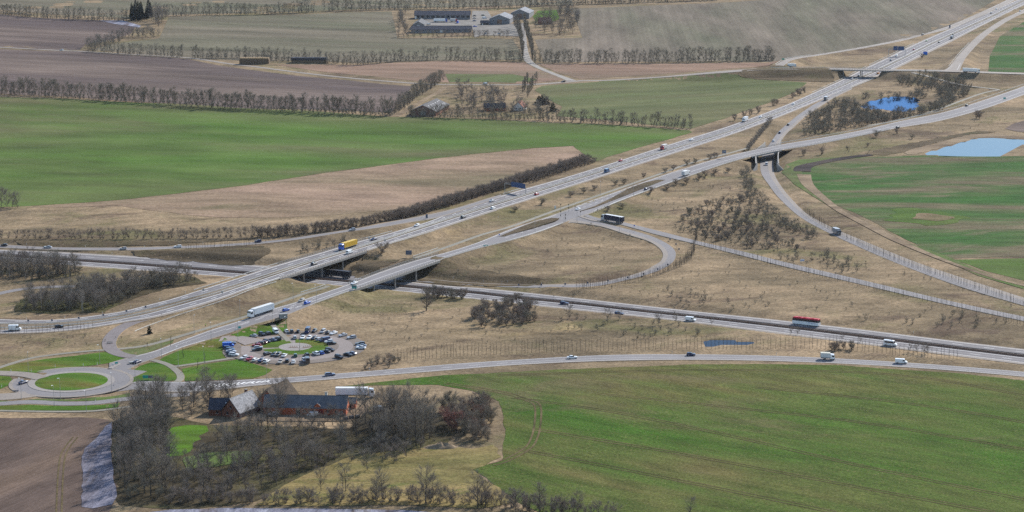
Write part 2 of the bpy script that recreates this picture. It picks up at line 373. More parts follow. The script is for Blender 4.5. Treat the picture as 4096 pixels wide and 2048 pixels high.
# around the roundabout
RB = P(286, 1527.5)
road_c('rb_west_upper', [(170,1512),(110,1499),(50,1494),(-60,1490)], 7.5)
road_c('rb_west_lower', [(185,1568),(110,1577),(40,1585),(-60,1589)], 10.5)
road_c('rb_east', [(415,1520),(470,1500),(520,1478)], 17)
road_c('rb_south_east', [(395,1560),(455,1553),(530,1543)], 12)
road_c('service_road', [(-60,1616),(0,1614.5),(119,1607.7),(258.4,1613.7),(377.6,1610.7),(512,1594.8),(620,1585),(760,1577)], 5.8)
road_c('foot_path_south', [(-60,1642),(0,1642.5),(198.8,1646),(358,1644.5),(457,1634.6),(560,1620)], 2.2)
road_c('foot_path_car_park', T(0,2,[(1530,1045,0),(1610,1065,0),(1700,1098,0),(1760,1140,0),(1810,1190,0),(1815,1235,0),(1780,1268,0)]), 3.2)
road_c('foot_path_to_cars', T(0,2,[(1760,1112,0),(1900,1092,0),(2150,1055,0),(2420,1016,0)]), 2.6)
PK = P(1180.2, 1388.5)                                                # centre of the round car park
road_c('foot_path_ring_north', T(1,2,[(140,665,0.4),(200,725,0.2),(255,785,0),(290,815,0),(350,878,0)]), 2.6)
road_c('foot_path_ring_west', T(1,2,[(240,942,0),(120,960,0),(10,975,0)]), 2.4)
road_c('car_park_entry', T(0,2,[(2230,815,0.6),(2330,822,0.4),(2450,838,0.1),(2576,870,0)]), [17,10,10,14])
road_c('farm_yard_road', [(1040,1668),(1150,1672),(1260,1673),(1400,1672)], 5.0)

# ------------------------------------------------------------------ the land, one sheet, shaped by the roadworks
gx = np.concatenate([[-30000,-9000,-4000,-2200,-1500,-1150], np.arange(-960, 960.1, 4.0), [1150,1500,2200,4000,9000,30000]])
gy = np.concatenate([[-20000,-3000,-500,200,420,520,580], np.arange(612, 1500, 3.5), np.arange(1500, 3400, 8.0), [3600,4000,4600,5400,6500,9000,14000,30000,60000]])
GX, GY = np.meshgrid(gx, gy)
GZ = base_z(GX, GY)

def corridor(r):
    L, R = r['L'], r['R']; c = (L + R) / 2
    t = np.gradient(c[:, :2], axis=0); t /= np.linalg.norm(t, axis=1)[:, None] + 1e-9
    w = R[:, :2] - L[:, :2]
    hw = np.abs(t[:, 0] * w[:, 1] - t[:, 1] * w[:, 0]) / 2
    keep = np.ones(len(c), bool)
    for a, b in r['skip']: keep &= ~((r['px'] > a) & (r['px'] < b))
    out = []
    for i in range(len(c) - 1):
        if not (keep[i] and keep[i+1]): continue
        n = max(1, int(np.linalg.norm(c[i+1] - c[i]) / 3.0))
        for k in range(n):
            q = k / n; out.append((*(c[i] * (1-q) + c[i+1] * q), hw[i] * (1-q) + hw[i+1] * q))
    return np.array(out)

def stamp(z, cor, reach=26.0):
    dd = np.full(z.shape, 1e9); zz = np.zeros(z.shape)
    for x, y, h, hw in cor:
        rr = reach + hw
        j0, j1 = np.searchsorted(gx, (x - rr, x + rr)); i0, i1 = np.searchsorted(gy, (y - rr, y + rr))
        if j1 <= j0 or i1 <= i0: continue
        s = np.s_[i0:i1, j0:j1]
        d = np.hypot(GX[s] - x, GY[s] - y) - hw
        m = d < dd[s]
        dd[s] = np.where(m, d, dd[s]); zz[s] = np.where(m, h, zz[s])
    return dd, zz

def flat_spot(cx, cy, r, z):                                         # circular works lie level
    global GZ
    d = np.hypot(GX - cx, GY - cy)
    w = np.clip((r + 14 - d) / 10, 0, 1)
    GZ = np.where(d < r + 14, GZ * (1 - w) + (z - 0.10) * w, GZ)
flat_spot(RB.x, RB.y, 27, RB.z)
flat_spot(PK.x, PK.y, 34, PK.z)
order = sorted(ROADS, key=lambda n: ROADS[n]['low'])
inside = np.full(GZ.shape, 1e9)
for nm in order:
    dd, zz = stamp(GZ, corridor(ROADS[nm]))
    e = np.clip(dd - 2.6, 0, None) * 0.5
    on = dd < 26
    GZ = np.where(on, np.clip(GZ, zz - e - 0.16, zz + e - 0.16), GZ)
for nm in order:                                                     # the roadbeds themselves lie clear below the surfacing
    dd, zz = stamp(GZ, corridor(ROADS[nm]), 5.0)
    GZ = np.where(dd < 3.2, np.minimum(GZ, zz - 0.16), GZ)

def basin(pts, depth):                                               # sink a pond bed and level its shore
    global GZ
    g = [P(*p) for p in pts]; zl = float(np.median([p.z for p in g]))
    q = []
    for p in pts:
        d = ray(p[0], p[1]); t = (zl - CAM_H) / d.z; q.append((d.x * t, d.y * t))
    q = np.array(q); n = len(q); ins = np.zeros(GZ.shape, bool); ds = np.full(GZ.shape, 1e9)
    for i in range(n):
        (x0, y0), (x1, y1) = q[i], q[(i+1) % n]
        if y0 != y1: ins ^= ((GY < y0) != (GY < y1)) & (GX < (x1 - x0) * (GY - y0) / (y1 - y0) + x0)
        u = np.clip(((GX - x0) * (x1 - x0) + (GY - y0) * (y1 - y0)) / ((x1 - x0) ** 2 + (y1 - y0) ** 2 + 1e-9), 0, 1)
        ds = np.minimum(ds, np.hypot(GX - x0 - u * (x1 - x0), GY - y0 - u * (y1 - y0)))
    w = np.clip(1 - (ds - 4) / 22, 0, 1)
    GZ = np.where(ins & (ds > 2.5), zl - depth, np.where(ds < 26, GZ * (1 - w) + (zl + 0.12) * w, GZ))
    return q, zl

def land_z(x, y):
    x = np.asarray(x, float); y = np.asarray(y, float)
    j = np.clip(np.searchsorted(gx, x) - 1, 0, len(gx) - 2); i = np.clip(np.searchsorted(gy, y) - 1, 0, len(gy) - 2)
    u = (x - gx[j]) / (gx[j+1] - gx[j]); v = (y - gy[i]) / (gy[i+1] - gy[i])
    return (GZ[i, j] * (1-u) * (1-v) + GZ[i, j+1] * u * (1-v) + GZ[i+1, j] * (1-u) * v + GZ[i+1, j+1] * u * v)

# ------------------------------------------------------------------ surface materials
DRY = ground_mat('dry_grass', [srgb(122,108,86), srgb(158,138,110), srgb(188,162,130)], big=0.016, mid=0.09, fine=0.6, rot=0.15, aniso=1.8, grain=0.44, bump=0.5, contrast=0.20, speck=(srgb(92,80,64), 0.30, 0.60, 0.6),
                 patches=((srgb(114,114,72), 0.013, 0.53, 0.62, 1.6), (srgb(108,90,78), 0.021, 0.55, 0.75, 1.8), (srgb(190,164,122), 0.017, 0.60, 0.6, 1.5)))
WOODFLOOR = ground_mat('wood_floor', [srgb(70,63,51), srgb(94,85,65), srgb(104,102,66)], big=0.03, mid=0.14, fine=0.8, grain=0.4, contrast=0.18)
MEADOW = ground_mat('tussock_meadow', [srgb(104,106,60), srgb(142,130,84), srgb(168,146,100)], big=0.03, mid=0.14, fine=0.8, grain=0.4, contrast=0.16, patches=((srgb(86,110,46), 0.03, 0.58, 0.7, 1.5),))
FAR_STUBBLE = ground_mat('stubble', [srgb(116,116,92), srgb(134,125,106), srgb(152,138,120)], big=0.007, mid=0.03, fine=0.30, rot=-0.30, aniso=6, grain=0.22, stripe=[(7.0, 0.12)], contrast=0.18)
NE_STUBBLE = ground_mat('drilled_stubble', [srgb(116,116,94), srgb(134,124,108), srgb(148,134,120)], big=0.008, mid=0.03, fine=0.30, rot=1.54, aniso=5, grain=0.24, stripe=[(13.0, 0.10), (5.0, 0.08)], contrast=0.20)
PLOUGH = ground_mat('ploughed_soil', [srgb(100,88,88), srgb(122,107,100), srgb(142,125,114)], big=0.012, mid=0.05, fine=0.5, rot=-0.32, aniso=7, grain=0.14, stripe=[(12.0, 0.10)], contrast=0.20)
PLOUGH_N = ground_mat('rolled_soil', [srgb(98,84,78), srgb(120,103,93), srgb(140,118,100)], big=0.020, mid=0.13, fine=1.2, rot=1.15, aniso=4, grain=0.22, stripe=[(2.3, 0.10)], contrast=0.24)
PINK = ground_mat('fallow_grass', [srgb(138,124,98), srgb(166,142,118), srgb(180,152,130)], big=0.014, mid=0.07, fine=0.5, rot=-0.1, aniso=3, grain=0.30, contrast=0.16, patches=((srgb(118,114,80), 0.012, 0.60, 0.6, 3.0),))
ORANGE = ground_mat('pale_stubble', [srgb(142,124,104), srgb(160,133,114), srgb(172,141,120)], big=0.012, mid=0.05, fine=0.5, rot=-0.1, aniso=5, grain=0.2, contrast=0.18)
GREEN_W = ground_mat('winter_wheat', [srgb(120,118,82), srgb(104,121,66), srgb(94,124,54)], big=0.0085, mid=0.028, fine=0.7, rot=-0.15, aniso=2.6, grain=0.24, contrast=0.15, bump=0.2)
GREEN_E = ground_mat('patchy_wheat', [srgb(126,116,90), srgb(90,112,64), srgb(68,108,50)], big=0.020, mid=0.11, fine=0.8, rot=0.02, aniso=3.2, grain=0.34, stripe=[(6.0, 0.10)], contrast=0.11, patches=((srgb(138,122,100), 0.022, 0.56, 0.8, 3.4),))
GREEN_S = ground_mat('thin_wheat', [srgb(116,110,66), srgb(92,109,50), srgb(74,109,36)], big=0.017, mid=0.12, fine=1.0, rot=-0.62, aniso=3.0, grain=0.46, stripe=[(4.0, 0.08)], speck=(srgb(166,150,104), 1.1, 0.58, 0.6), contrast=0.15, bump=0.35, patches=((srgb(122,108,80), 0.012, 0.57, 0.65, 2.2),))
OLIVE = ground_mat('old_pasture', [srgb(124,122,86), srgb(112,118,78), srgb(104,120,70)], big=0.010, mid=0.04, fine=0.5, rot=0.35, aniso=5, grain=0.22, stripe=[(8.0, 0.10)], contrast=0.16)
VERGE = ground_mat('verge_grass', [srgb(128,122,86), srgb(112,124,76), srgb(104,128,66)], big=0.03, mid=0.12, fine=0.9, grain=0.28, contrast=0.18)
LAWN = ground_mat('mown_lawn', [srgb(124,118,62), srgb(92,122,46), srgb(76,116,32)], big=0.045, mid=0.18, fine=1.4, grain=0.30, contrast=0.16)
GARDEN = ground_mat('garden_lawn', [srgb(104,116,60), srgb(94,130,44), srgb(98,140,42)], big=0.06, mid=0.2, fine=1.5, grain=0.3)
BANK = ground_mat('rough_bank', [srgb(84,76,62), srgb(112,98,78), srgb(138,120,94)], big=0.03, mid=0.14, fine=0.7, grain=0.44, bump=0.5, contrast=0.20, patches=((srgb(96,96,64), 0.02, 0.55, 0.6, 1.5),))
FROST = ground_mat('frosted_soil', [srgb(112,104,108), srgb(150,149,164), srgb(196,197,208)], big=0.06, mid=0.30, fine=1.6, rot=1.45, aniso=5, grain=0.45, stripe=[(1.5, 0.10)], contrast=0.20, patches=((srgb(116,100,92), 0.05, 0.56, 0.8, 4.0),))
TRACK = ground_mat('bare_track', [srgb(128,110,92), srgb(158,138,114), srgb(182,160,132)], big=0.03, mid=0.15, fine=0.9, grain=0.3)
TAR = ground_mat('dark_spoil', [srgb(62,58,58), srgb(84,76,74), srgb(106,94,86)], big=0.03, mid=0.15, fine=0.9, grain=0.35)
GRAVEL = ground_mat('yard_gravel', [srgb(140,134,128), srgb(158,152,144), srgb(172,166,158)], big=0.03, mid=0.2, fine=1.0, grain=0.2)
def tarmac(name, col, var=0.13):
    m, nt, b = new_mat(name)
    v = world_pos(nt)
    n1 = noise(nt, v, 0.035, 6, 0.7, 0.5); n2 = noise(nt, v, 0.9, 4, 0.7)
    c = mix(nt, 0.8, ramp(nt, n1, [(0.3, tuple(c*(1-var) for c in col)), (0.7, tuple(c*(1+var) for c in col))]), ramp(nt, n2, [(0.25, grey(0.38)), (0.75, grey(0.62))]), 'OVERLAY')
    nt.links.new(c, b.inputs['Base Color'])
    b.inputs['Roughness'].default_value = 0.85; b.inputs['Specular IOR Level'].default_value = 0.25
    return m
LANE = tarmac('worn_asphalt', srgb(150,145,145))
SHOULDER = tarmac('pale_asphalt', srgb(166,155,145))
PATHM = tarmac('path_asphalt', srgb(158,152,138))
STALL = tarmac('stall_paving', srgb(140,128,118), 0.14)
RING = tarmac('ring_paving', srgb(164,152,146))
APRON = tarmac('apron_paving', srgb(172,164,158))
CONC = tarmac('old_concrete', srgb(176,168,158), 0.12)
PAINT, pnt, pb = new_mat('road_paint'); 
pv = noise(pnt, world_pos(pnt), 1.2, 4, 0.7)
pnt.links.new(ramp(pnt, pv, [(0.3, srgb(225,222,218,0.9)), (0.7, srgb(245,243,240,0.9))]), pb.inputs['Base Color'])

# ------------------------------------------------------------------ ground mesh
nv, nu = GZ.shape
idx = np.arange(nv * nu).reshape(nv, nu)
def build_ground():
    v = np.stack([GX.ravel(), GY.ravel(), GZ.ravel()], 1)
    q = np.stack([idx[:-1, :-1], idx[:-1, 1:], idx[1:, 1:], idx[1:, :-1]], -1).reshape(-1, 4)
    me = bpy.data.meshes.new('ground')
    me.vertices.add(len(v)); me.vertices.foreach_set('co', v.ravel())
    me.loops.add(q.size); me.loops.foreach_set('vertex_index', q.ravel().astype(np.int32))
    me.polygons.add(len(q)); me.polygons.foreach_set('loop_start', np.arange(0, q.size, 4, dtype=np.int32)); me.polygons.foreach_set('loop_total', np.full(len(q), 4, np.int32))
    me.update(calc_edges=True); me.validate()
    me.polygons.foreach_set('use_smooth', [True] * len(me.polygons))
    me.materials.append(DRY)
    link('ground', me, kind='structure', label='rough dry grassland between the roads and fields')

PONDS = [('pond', Fq([(2162,270),(2178,258),(2205,250),(2245,243),(2290,244),(2315,250),(2312,268),(2298,278),(2262,281),(2225,276),(2190,275)]), 'dark blue pond ringed by bare thicket'),
         ('basin', T(3,1,[(1500,272),(1800,185),(2080,105),(2260,100),(2576,118),(2700,128),(2560,180),(2330,290),(1900,284)]), 'pale blue four-sided water basin beside the patchy green field'),
         ('puddle', T(2,2,[(1895,880),(1905,862),(1960,848),(2080,838),(2250,848),(2560,880),(2400,892),(2150,905),(1930,922),(1895,905)]), 'small pool behind the row of saplings')]
pond_q = [(n, *basin(p, 1.1), lab) for n, p, lab in PONDS]
build_ground()

def inside_poly(q, X, Y):
    ins = np.zeros(np.shape(X), bool); n = len(q)
    for i in range(n):
        (x0, y0), (x1, y1) = q[i], q[(i+1) % n]
        if y0 == y1: continue
        ins ^= ((Y < y0) != (Y < y1)) & (X < (x1 - x0) * (Y - y0) / (y1 - y0) + x0)
    return ins

def sheet(name, q, mat, lift=0.10, space=8.0, label=None, kind='structure', ragged=0.0, parent=None, zfun=None):
    """a field draped on the land inside the polygon q (world xy)"""
    q = [tuple(p)[:2] for p in q]; out = []
    rr = random.Random(len(name) + len(q))
    for i in range(len(q)):
        a, b = Vector(q[i]), Vector(q[(i+1) % len(q)])
        n = max(1, int((b - a).length / space))
        nrm = Vector((-(b-a).y, (b-a).x)).normalized()
        for k in range(n): out.append(a.lerp(b, k / n) + (nrm * rr.uniform(-ragged, ragged) if k else Vector((0, 0))))
    qa = np.array([tuple(p) for p in out])
    (x0, y0), (x1, y1) = qa.min(0), qa.max(0)
    sx = max(1, round(space / 4)); sy = max(1, round(space / 3.5))
    xs = gx[(gx > x0) & (gx < x1)][::sx]; ys = gy[(gy > y0) & (gy < y1)]; ys = np.concatenate([ys[ys < 1500][::sy], ys[ys >= 1500][::max(1, round(space/8))]])
    X, Y = np.meshgrid(xs, ys) if len(xs) and len(ys) else (np.zeros(0), np.zeros(0))
    ins = inside_poly(qa, X, Y) if X.size else np.zeros(0, bool)
    pts = [Vector(p) for p in qa] + [Vector(p) for p in zip(X[ins], Y[ins])]
    ne = len(qa)
    vs, es, fs, *_ = delaunay_2d_cdt(pts, [], [list(range(ne))], 1, 1e-5)
    va = np.array([tuple(p) for p in vs])
    z = (land_z(va[:, 0], va[:, 1]) if zfun is None else zfun(va[:, 0], va[:, 1])) + lift
    fs2 = []
    for f in fs:
        a, b, c = (va[i] for i in f[:3])
        fs2.append(f if (b[0]-a[0])*(c[1]-a[1]) - (b[1]-a[1])*(c[0]-a[0]) > 0 else f[::-1])
    me = mesh(name, np.column_stack([va, z]), fs2, mat, smooth=True)
    return link(name, me, parent, kind=kind, label=label)

def px_poly(pts): return [tuple(P(*p))[:2] for p in pts]

# fields, outlines read from the photograph
sheet('field', px_poly(Fq([(-40,30),(0,36),(150,47),(300,54),(345,62),(330,85),(290,98),(215,112),(200,126),(150,125),(0,118),(-40,116)])), PLOUGH, label='brown ploughed field behind the country road at far left', space=16)
sheet('field', px_poly(Fq([(-40,122),(0,123.5),(205,130),(470,148),(620,175),(800,196),(1040,217),(1000,262),(985,284),(600,272),(0,236),(-40,232)])), PLOUGH, label='wide brown ploughed field in front of the country road', space=16)
sheet('field', px_poly(Fq([(-40,243),(0,244),(500,264),(985,294),(1290,304),(1500,312),(1735,328),(1742,333),(1640,362),(1560,386),(1500,405),(1470,388),(1443,367),(1340,372.5),(1240,383),(1080,400),(830,433),(620,466),(300,503),(60,519),(-40,524)])), GREEN_W, label='large green winter wheat field at the left', space=10, ragged=0.8)
sheet('field', px_poly(Fq([(1440,368),(1474,394),(1400,420),(1290,468),(1150,512),(1000,527),(850,540),(700,548),(560,548),(470,541),(380,530),(290,516),(200,521),(60,522),(300,505),(620,468),(830,435),(1080,402),(1240,385),(1340,374)])), PINK, label='pinkish strip of fallow grass between green field and motorway', space=10, ragged=1.0)
sheet('field', px_poly(Fq([(425,43),(700,38),(985,29),(1000,97),(1290,99),(1318,150),(1100,152),(900,158),(700,153),(480,146),(235,126),(270,112),(400,97)])), FAR_STUBBLE, label='olive stubble field in front of the far farm buildings', space=16)
sheet('field', px_poly(Fq([(1440,22),(1850,5),(2300,-20),(2576,-60),(2520,-8),(2400,60),(2330,85),(2180,120),(1990,154),(1940,156),(1370,158),(1345,100),(1465,95)])), NE_STUBBLE, label='broad drilled stubble field at the upper right', space=16)
sheet('field', px_poly(Fq([(-40,-30),(520,-30),(1000,-20),(1440,-30),(1440,12),(1000,20),(430,38),(330,48),(300,45),(0,25),(-40,22)])), FAR_STUBBLE, label='olive field beyond the farthest tree row', space=30)
sheet('field', px_poly(Fq([(690,163),(900,163),(1100,154),(1320,156),(1345,172),(1425,199),(1330,211),(1130,208),(1055,204),(830,183)])), ORANGE, label='reddish stubble strip left of the farm drive', space=16)
sheet('field', px_poly(Fq([(1120,186),(1290,187),(1350,200),(1330,210),(1130,207)])), OLIVE, label='green wedge of young crop by the country road', space=16, lift=0.2)
sheet('field', px_poly(Fq([(1356,162),(1700,160),(1940,159),(1965,164),(1700,184),(1460,199),(1400,182)])), ORANGE, label='reddish stubble strip between drive and motorway bridge', space=16)
sheet('field', px_poly(Fq([(1345,226),(1365,216),(1450,210),(1560,202),(1700,198),(1830,195),(2030,208),(2000,232),(1830,296),(1740,324),(1600,310),(1400,292),(1414,268),(1370,246)])), OLIVE, label='dull green pasture beside the motorway', space=10, ragged=0.8)
sheet('field', px_poly(Fq([(1975,428),(2012,405),(2120,397),(2320,394),(2505,396),(2640,394),(2640,646),(2395,650),(2340,632),(2200,560),(2080,505),(2000,462)])), GREEN_E, label='patchy green field inside the curve of the slip road', space=8, ragged=0.6)
sheet('field', px_poly(Fq([(1966,430),(1978,414),(2010,402),(2118,394),(2120,398),(2040,410),(2016,424),(2018,440),(2060,488),(2130,545),(2250,598),(2390,648),(2480,690),(2576,722),(2576,728),(2460,694),(2340,640),(2200,578),(2080,515),(1995,462)])), VERGE, label='green mown strip round the patchy field', space=6, lift=0.2)
sheet('field', px_poly(Fq([(2402,654),(2640,650),(2640,724),(2576,706),(2480,682)])), GREEN_W, label='small green field at the right edge', space=8)
sheet('field', px_poly(Fq([(2486,182),(2490,140),(2515,92),(2576,55),(2660,20),(2660,182)])), GREEN_E, label='green field beyond the far slip road', space=16)
sheet('field', px_poly(Fq([(860,972),(1120,944),(1400,930),(1750,917),(2100,918),(2400,938),(2640,966),(2640,1330),(1450,1330),(1300,1262),(1190,1180),(1262,1160),(1272,1080),(1255,1010),(1190,984),(1100,968)])), GREEN_S, label='big thin green wheat field in the foreground', space=5, ragged=0.5)
sheet('field', px_poly(Fq([(-40,1052),(200,1050),(272,1056),(286,1075),(282,1130),(285,1180),(296,1245),(270,1300),(260,1340),(-40,1340)])), PLOUGH_N, label='brown rolled field at the lower left corner', space=5, ragged=0.4)
sheet('wood_floor', px_poly(Fq([(284,1062),(330,1042),(430,1048),(540,1070),(640,1072),(880,1078),(900,1040),(1000,1030),(1110,1040),(1150,1080),(1120,1120),(1000,1135),(880,1150),(780,1190),(700,1232),(640,1262),(460,1285),(300,1270),(290,1200),(281,1120)])), WOODFLOOR, label='dark olive-brown floor of the wood round the brick farm', space=5, ragged=1.2, lift=0.12)
sheet('lawn', px_poly(Fq([(462,1152),(520,1140),(600,1136),(660,1142),(620,1162),(540,1176),(470,1184)])), VERGE, space=4, label='thin grass between the trees below the farm yard', lift=0.3, ragged=1.0)
sheet('meadow', px_poly(Fq([(700,1232),(780,1190),(880,1150),(1000,1135),(1120,1122),(1190,1130),(1240,1120),(1262,1150),(1190,1182),(1300,1264),(1200,1280),(1000,1272),(800,1274),(640,1272)])), MEADOW, label='yellowish tussock meadow below the farm wood', space=5, ragged=1.0, lift=0.14)
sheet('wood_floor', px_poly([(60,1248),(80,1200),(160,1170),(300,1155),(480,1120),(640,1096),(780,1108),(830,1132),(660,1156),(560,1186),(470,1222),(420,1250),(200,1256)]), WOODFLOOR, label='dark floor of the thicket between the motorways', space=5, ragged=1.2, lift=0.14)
sheet('frost_patch', px_poly(Fq([(246,1100),(264,1074),(282,1062),(281,1090),(279,1140),(284,1200),(294,1250),(282,1270),(232,1280),(205,1276),(206,1262),(208,1200),(206,1160),(212,1130),(230,1114)])), FROST, label='frosted strip of soil in the shade of the wood', space=5, ragged=0.4, lift=0.2)
sheet('frost_patch', px_poly(Fq([(340,1340),(330,1296),(430,1283),(600,1279),(820,1281),(1010,1284),(1120,1292),(1180,1340)])), FROST, label='frosted soil along the bottom edge', space=5, ragged=0.5, lift=0.2)
sheet('frost_patch', px_poly(T(0,0,[(1000,208),(1230,205),(1420,262),(1400,280),(1150,242)])), FROST, label='small frost patch behind the dark conifers', space=10, lift=0.3)
# mown verges round the roundabout and the car park
sheet('lawn', px_poly([(-40,1478),(0,1471),(80,1452),(180,1436),(300,1424),(425,1406),(450,1412),(490,1424),(505,1432),(440,1449),(360,1460),(265,1467),(190,1478),(110,1498),(60,1489),(-40,1486)]), LAWN, space=4, label='lawn between footpath and roundabout')
sheet('lawn', px_poly([(530,1432),(500,1418),(484,1410),(490,1400),(520,1396),(600,1386),(700,1356),(690,1372),(600,1406),(555,1420)]), VERGE, space=4, label='grass islet beside the slip road mouth')
sheet('lawn', px_poly([(620,1452),(655,1428),(720,1402),(830,1366),(900,1356),(925,1372),(905,1395),(895,1420),(905,1432),(800,1448),(720,1462),(690,1456)]), LAWN, space=4, label='lawn west of the round car park')
sheet('lawn', px_poly([(518,1490),(560,1462),(605,1448),(650,1456),(690,1470),(708,1495),(705,1520),(620,1528),(520,1528),(512,1510)]), LAWN, space=4, label='lawn between roundabout and foot path')
sheet('lawn', px_poly([(728,1475),(800,1460),(950,1438),(985,1448),(1060,1470),(1090,1480),(1060,1500),(1010,1514),(850,1520),(740,1524),(735,1505)]), LAWN, space=4, label='lawn south of the round car park')
sheet('lawn', px_poly([(930,1330),(1000,1312),(1072,1289),(1085,1300),(1120,1332),(1090,1335),(1000,1345),(950,1352),(925,1344)]), LAWN, space=4, label='lawn between main road and car park')
sheet('lawn', px_poly([(1092,1287),(1110,1280),(1145,1285),(1150,1318),(1130,1328)]), LAWN, space=4, label='small lawn by the bus shelter')
sheet('lawn', px_poly([(-40,1600),(60,1603),(150,1594),(300,1598),(420,1590),(520,1576),(520,1586),(400,1601),(260,1604),(120,1598),(40,1606),(-40,1606)]), VERGE, space=4, label='grass strip below the roundabout')
sheet('lawn', px_poly([(-40,1624),(120,1619),(260,1624),(400,1620),(480,1612),(470,1628),(360,1640),(200,1641),(-40,1637)]), LAWN, space=4, label='grass strip beside the service road')
sheet('lawn', px_poly([(-60,1505),(0,1502),(40,1506),(56,1520),(40,1535),(0,1552),(-60,1566)]), LAWN, space=4, label='grass splitter at the left edge')
sheet('lawn', px_poly(Fq([(418,1098),(432,1076),(470,1070),(520,1072),(525,1085),(500,1098),(486,1128),(460,1146),(424,1150),(412,1136)])), GARDEN, space=4, label='bright green garden lawn beside the thatched house', lift=0.15, ragged=1.6)
sheet('lawn', px_poly(T(2,0,[(210,165),(260,110),(450,102),(480,190),(420,215),(240,215)])), GARDEN, space=10, label='bright lawn behind the far farm', lift=0.15)
ov = [(2342 + 50 * math.cos(t) * (1 + 0.22 * math.sin(3 * t + 1)), 547 + 9 * math.sin(t) * (1 + 0.3 * math.sin(2 * t))) for t in np.linspace(0, 6.283, 33)[:-1]]
sheet('field_patch', px_poly(Fq([(2340 + (x - 2342) * 1.9 - 20 + 12 * math.sin(y), 546 + (y - 547) * 2.2) for x, y in ov])), ground_mat('regrowth', [srgb(112,120,66), srgb(98,120,58), srgb(86,116,52)], big=0.03, mid=0.12, fine=0.8, grain=0.34), label='brighter green growth round the bare spot in the patchy field', space=5, lift=0.2, ragged=3.0)
sheet('field_patch', px_poly(Fq(ov)), ground_mat('bare_spot', [srgb(126,116,84), srgb(146,126,98), srgb(158,138,112)], big=0.05, mid=0.2, fine=0.8, grain=0.4), label='bare irregular spot in the patchy field', space=5, lift=0.3, ragged=2.0)
# steep rough banks
sheet('bank', px_poly([(1560,1112),(1640,1078),(1742,1052),(1800,1062),(1900,1080),(2048,1098),(2160,1112),(2170,1128),(2040,1130),(1900,1124),(1760,1116),(1660,1106)]), BANK, space=3.5, lift=0.25, ragged=2.2, label='rough brown bank under the main road bridge')
sheet('bank', px_poly([(1380,1078),(1425,1050),(1460,1032),(1520,1040),(1600,1040),(1560,1060),(1480,1085),(1440,1092)]), BANK, space=3.5, lift=0.25, ragged=2.2, label='rough brown bank between the two bridges')
sheet('bank', px_poly(T(3,0,[(-200,735),(0,722),(300,722),(560,722),(640,780),(680,815),(560,828),(200,812),(0,805),(-300,790)])), BANK, space=5, lift=0.3, ragged=2.2, label='brown bank of the far bridge approach')
sheet('bank', px_poly([(520,1000),(700,1000),(900,985),(1060,985),(1080,1010),(1000,1042),(900,1042),(700,1026),(560,1014)]), BANK, space=3.5, lift=0.25, ragged=2.2, label='dark bank between slip road and motorway')
sheet('bank', px_poly([(60,962),(400,966),(900,962),(1030,952),(1000,960),(700,977),(400,983),(100,978)]), BANK, space=4, lift=0.2, ragged=1.5, label='brown cutting slope above the slip road')
sheet('shore', px_poly(T(3,1,[(1360,250),(1550,190),(1760,130),(2040,62),(2300,56),(2640,100),(2640,122),(2260,97),(2080,102),(1800,182),(1500,270),(1400,274)])), TRACK, space=5, lift=0.22, ragged=1.2, label='pale eroded shore of the four-sided basin')
sheet('bank', px_poly(T(3,1,[(980,262),(1100,220),(1400,165),(1900,62),(2100,28),(2300,40),(2040,62),(1760,128),(1550,188),(1350,250),(1200,275)])), BANK, space=5, lift=0.2, ragged=2.0, label='brown spoil bank above the four-sided basin')
sheet('field', px_poly(Fq([(2528,324),(2548,312),(2576,304),(2640,288),(2640,338),(2556,331)])), PLOUGH, space=8, label='small dark ploughed corner at the right edge', lift=0.2)
# tracks and spoil
road_c('spoil_track', T(3,1,[(1040,272,0),(800,300,0),(500,355,0),(360,395,0),(345,440,0)]), [6,8,9,12,12], n=6)
road_c('dirt_track', T(3,1,[(360,470,0),(400,570,0),(520,680,0),(700,820,0),(860,910,0),(1100,1030,0),(1290,1130,0),(1650,1285,0)]) + T(3,2,[(2000,130,0),(2300,230,0),(2700,330,0)]), [10,8,6,5,5,7,6,4,3,3,3], n=6)
for nm, m, lab in (('spoil_track', TAR, 'dark heaped spoil at the head of the dirt track'), ('dirt_track', TRACK, 'pale dirt track along the patchy field')):
    r = ROADS[nm]; sheet(nm, list(r['L'][:, :2]) + list(r['R'][::-1, :2]), m, lift=0.3, space=5, ragged=0.5, label=lab)
def wheel_lines(pts, gap, w, mat, label, n=8, lift=0.16):
    c = np.array([tuple(P(*q)) for q in spline(pts, n)])
    t = np.gradient(c[:, :2], axis=0); t /= np.linalg.norm(t, axis=1)[:, None]; nr = np.stack([-t[:, 1], t[:, 0]], 1)
    root = None
    for s in ((-1, 1) if gap else (0,)):
        a = c[:, :2] + nr * (s * gap / 2 + w / 2); b = c[:, :2] + nr * (s * gap / 2 - w / 2)
        v = []; f = []
        for i in range(len(a)):
            for q in (a[i], b[i]): v.append((q[0], q[1], float(land_z(q[0], q[1])) + lift))
            if i: f.append((2*i-2, 2*i-1, 2*i+1, 2*i))
        if root is None: root = link('wheel_track', mesh('wheel_track', v, f, mat), kind='structure', label=label)
        else: link('rut', mesh('rut', v, f, mat), root)
SOIL = ground_mat('rut_soil', [srgb(90,86,58), srgb(112,100,72), srgb(132,116,86)], big=0.05, mid=0.3, fine=1.2, grain=0.3)
wheel_lines(Fq([(1120,965),(1250,985),(1330,1008),(1352,1022),(1353,1060),(1345,1100),(1325,1130),(1270,1160),(1235,1170)]), 2.4, 0.8, SOIL, 'curved double wheel track round the end of the foreground field')
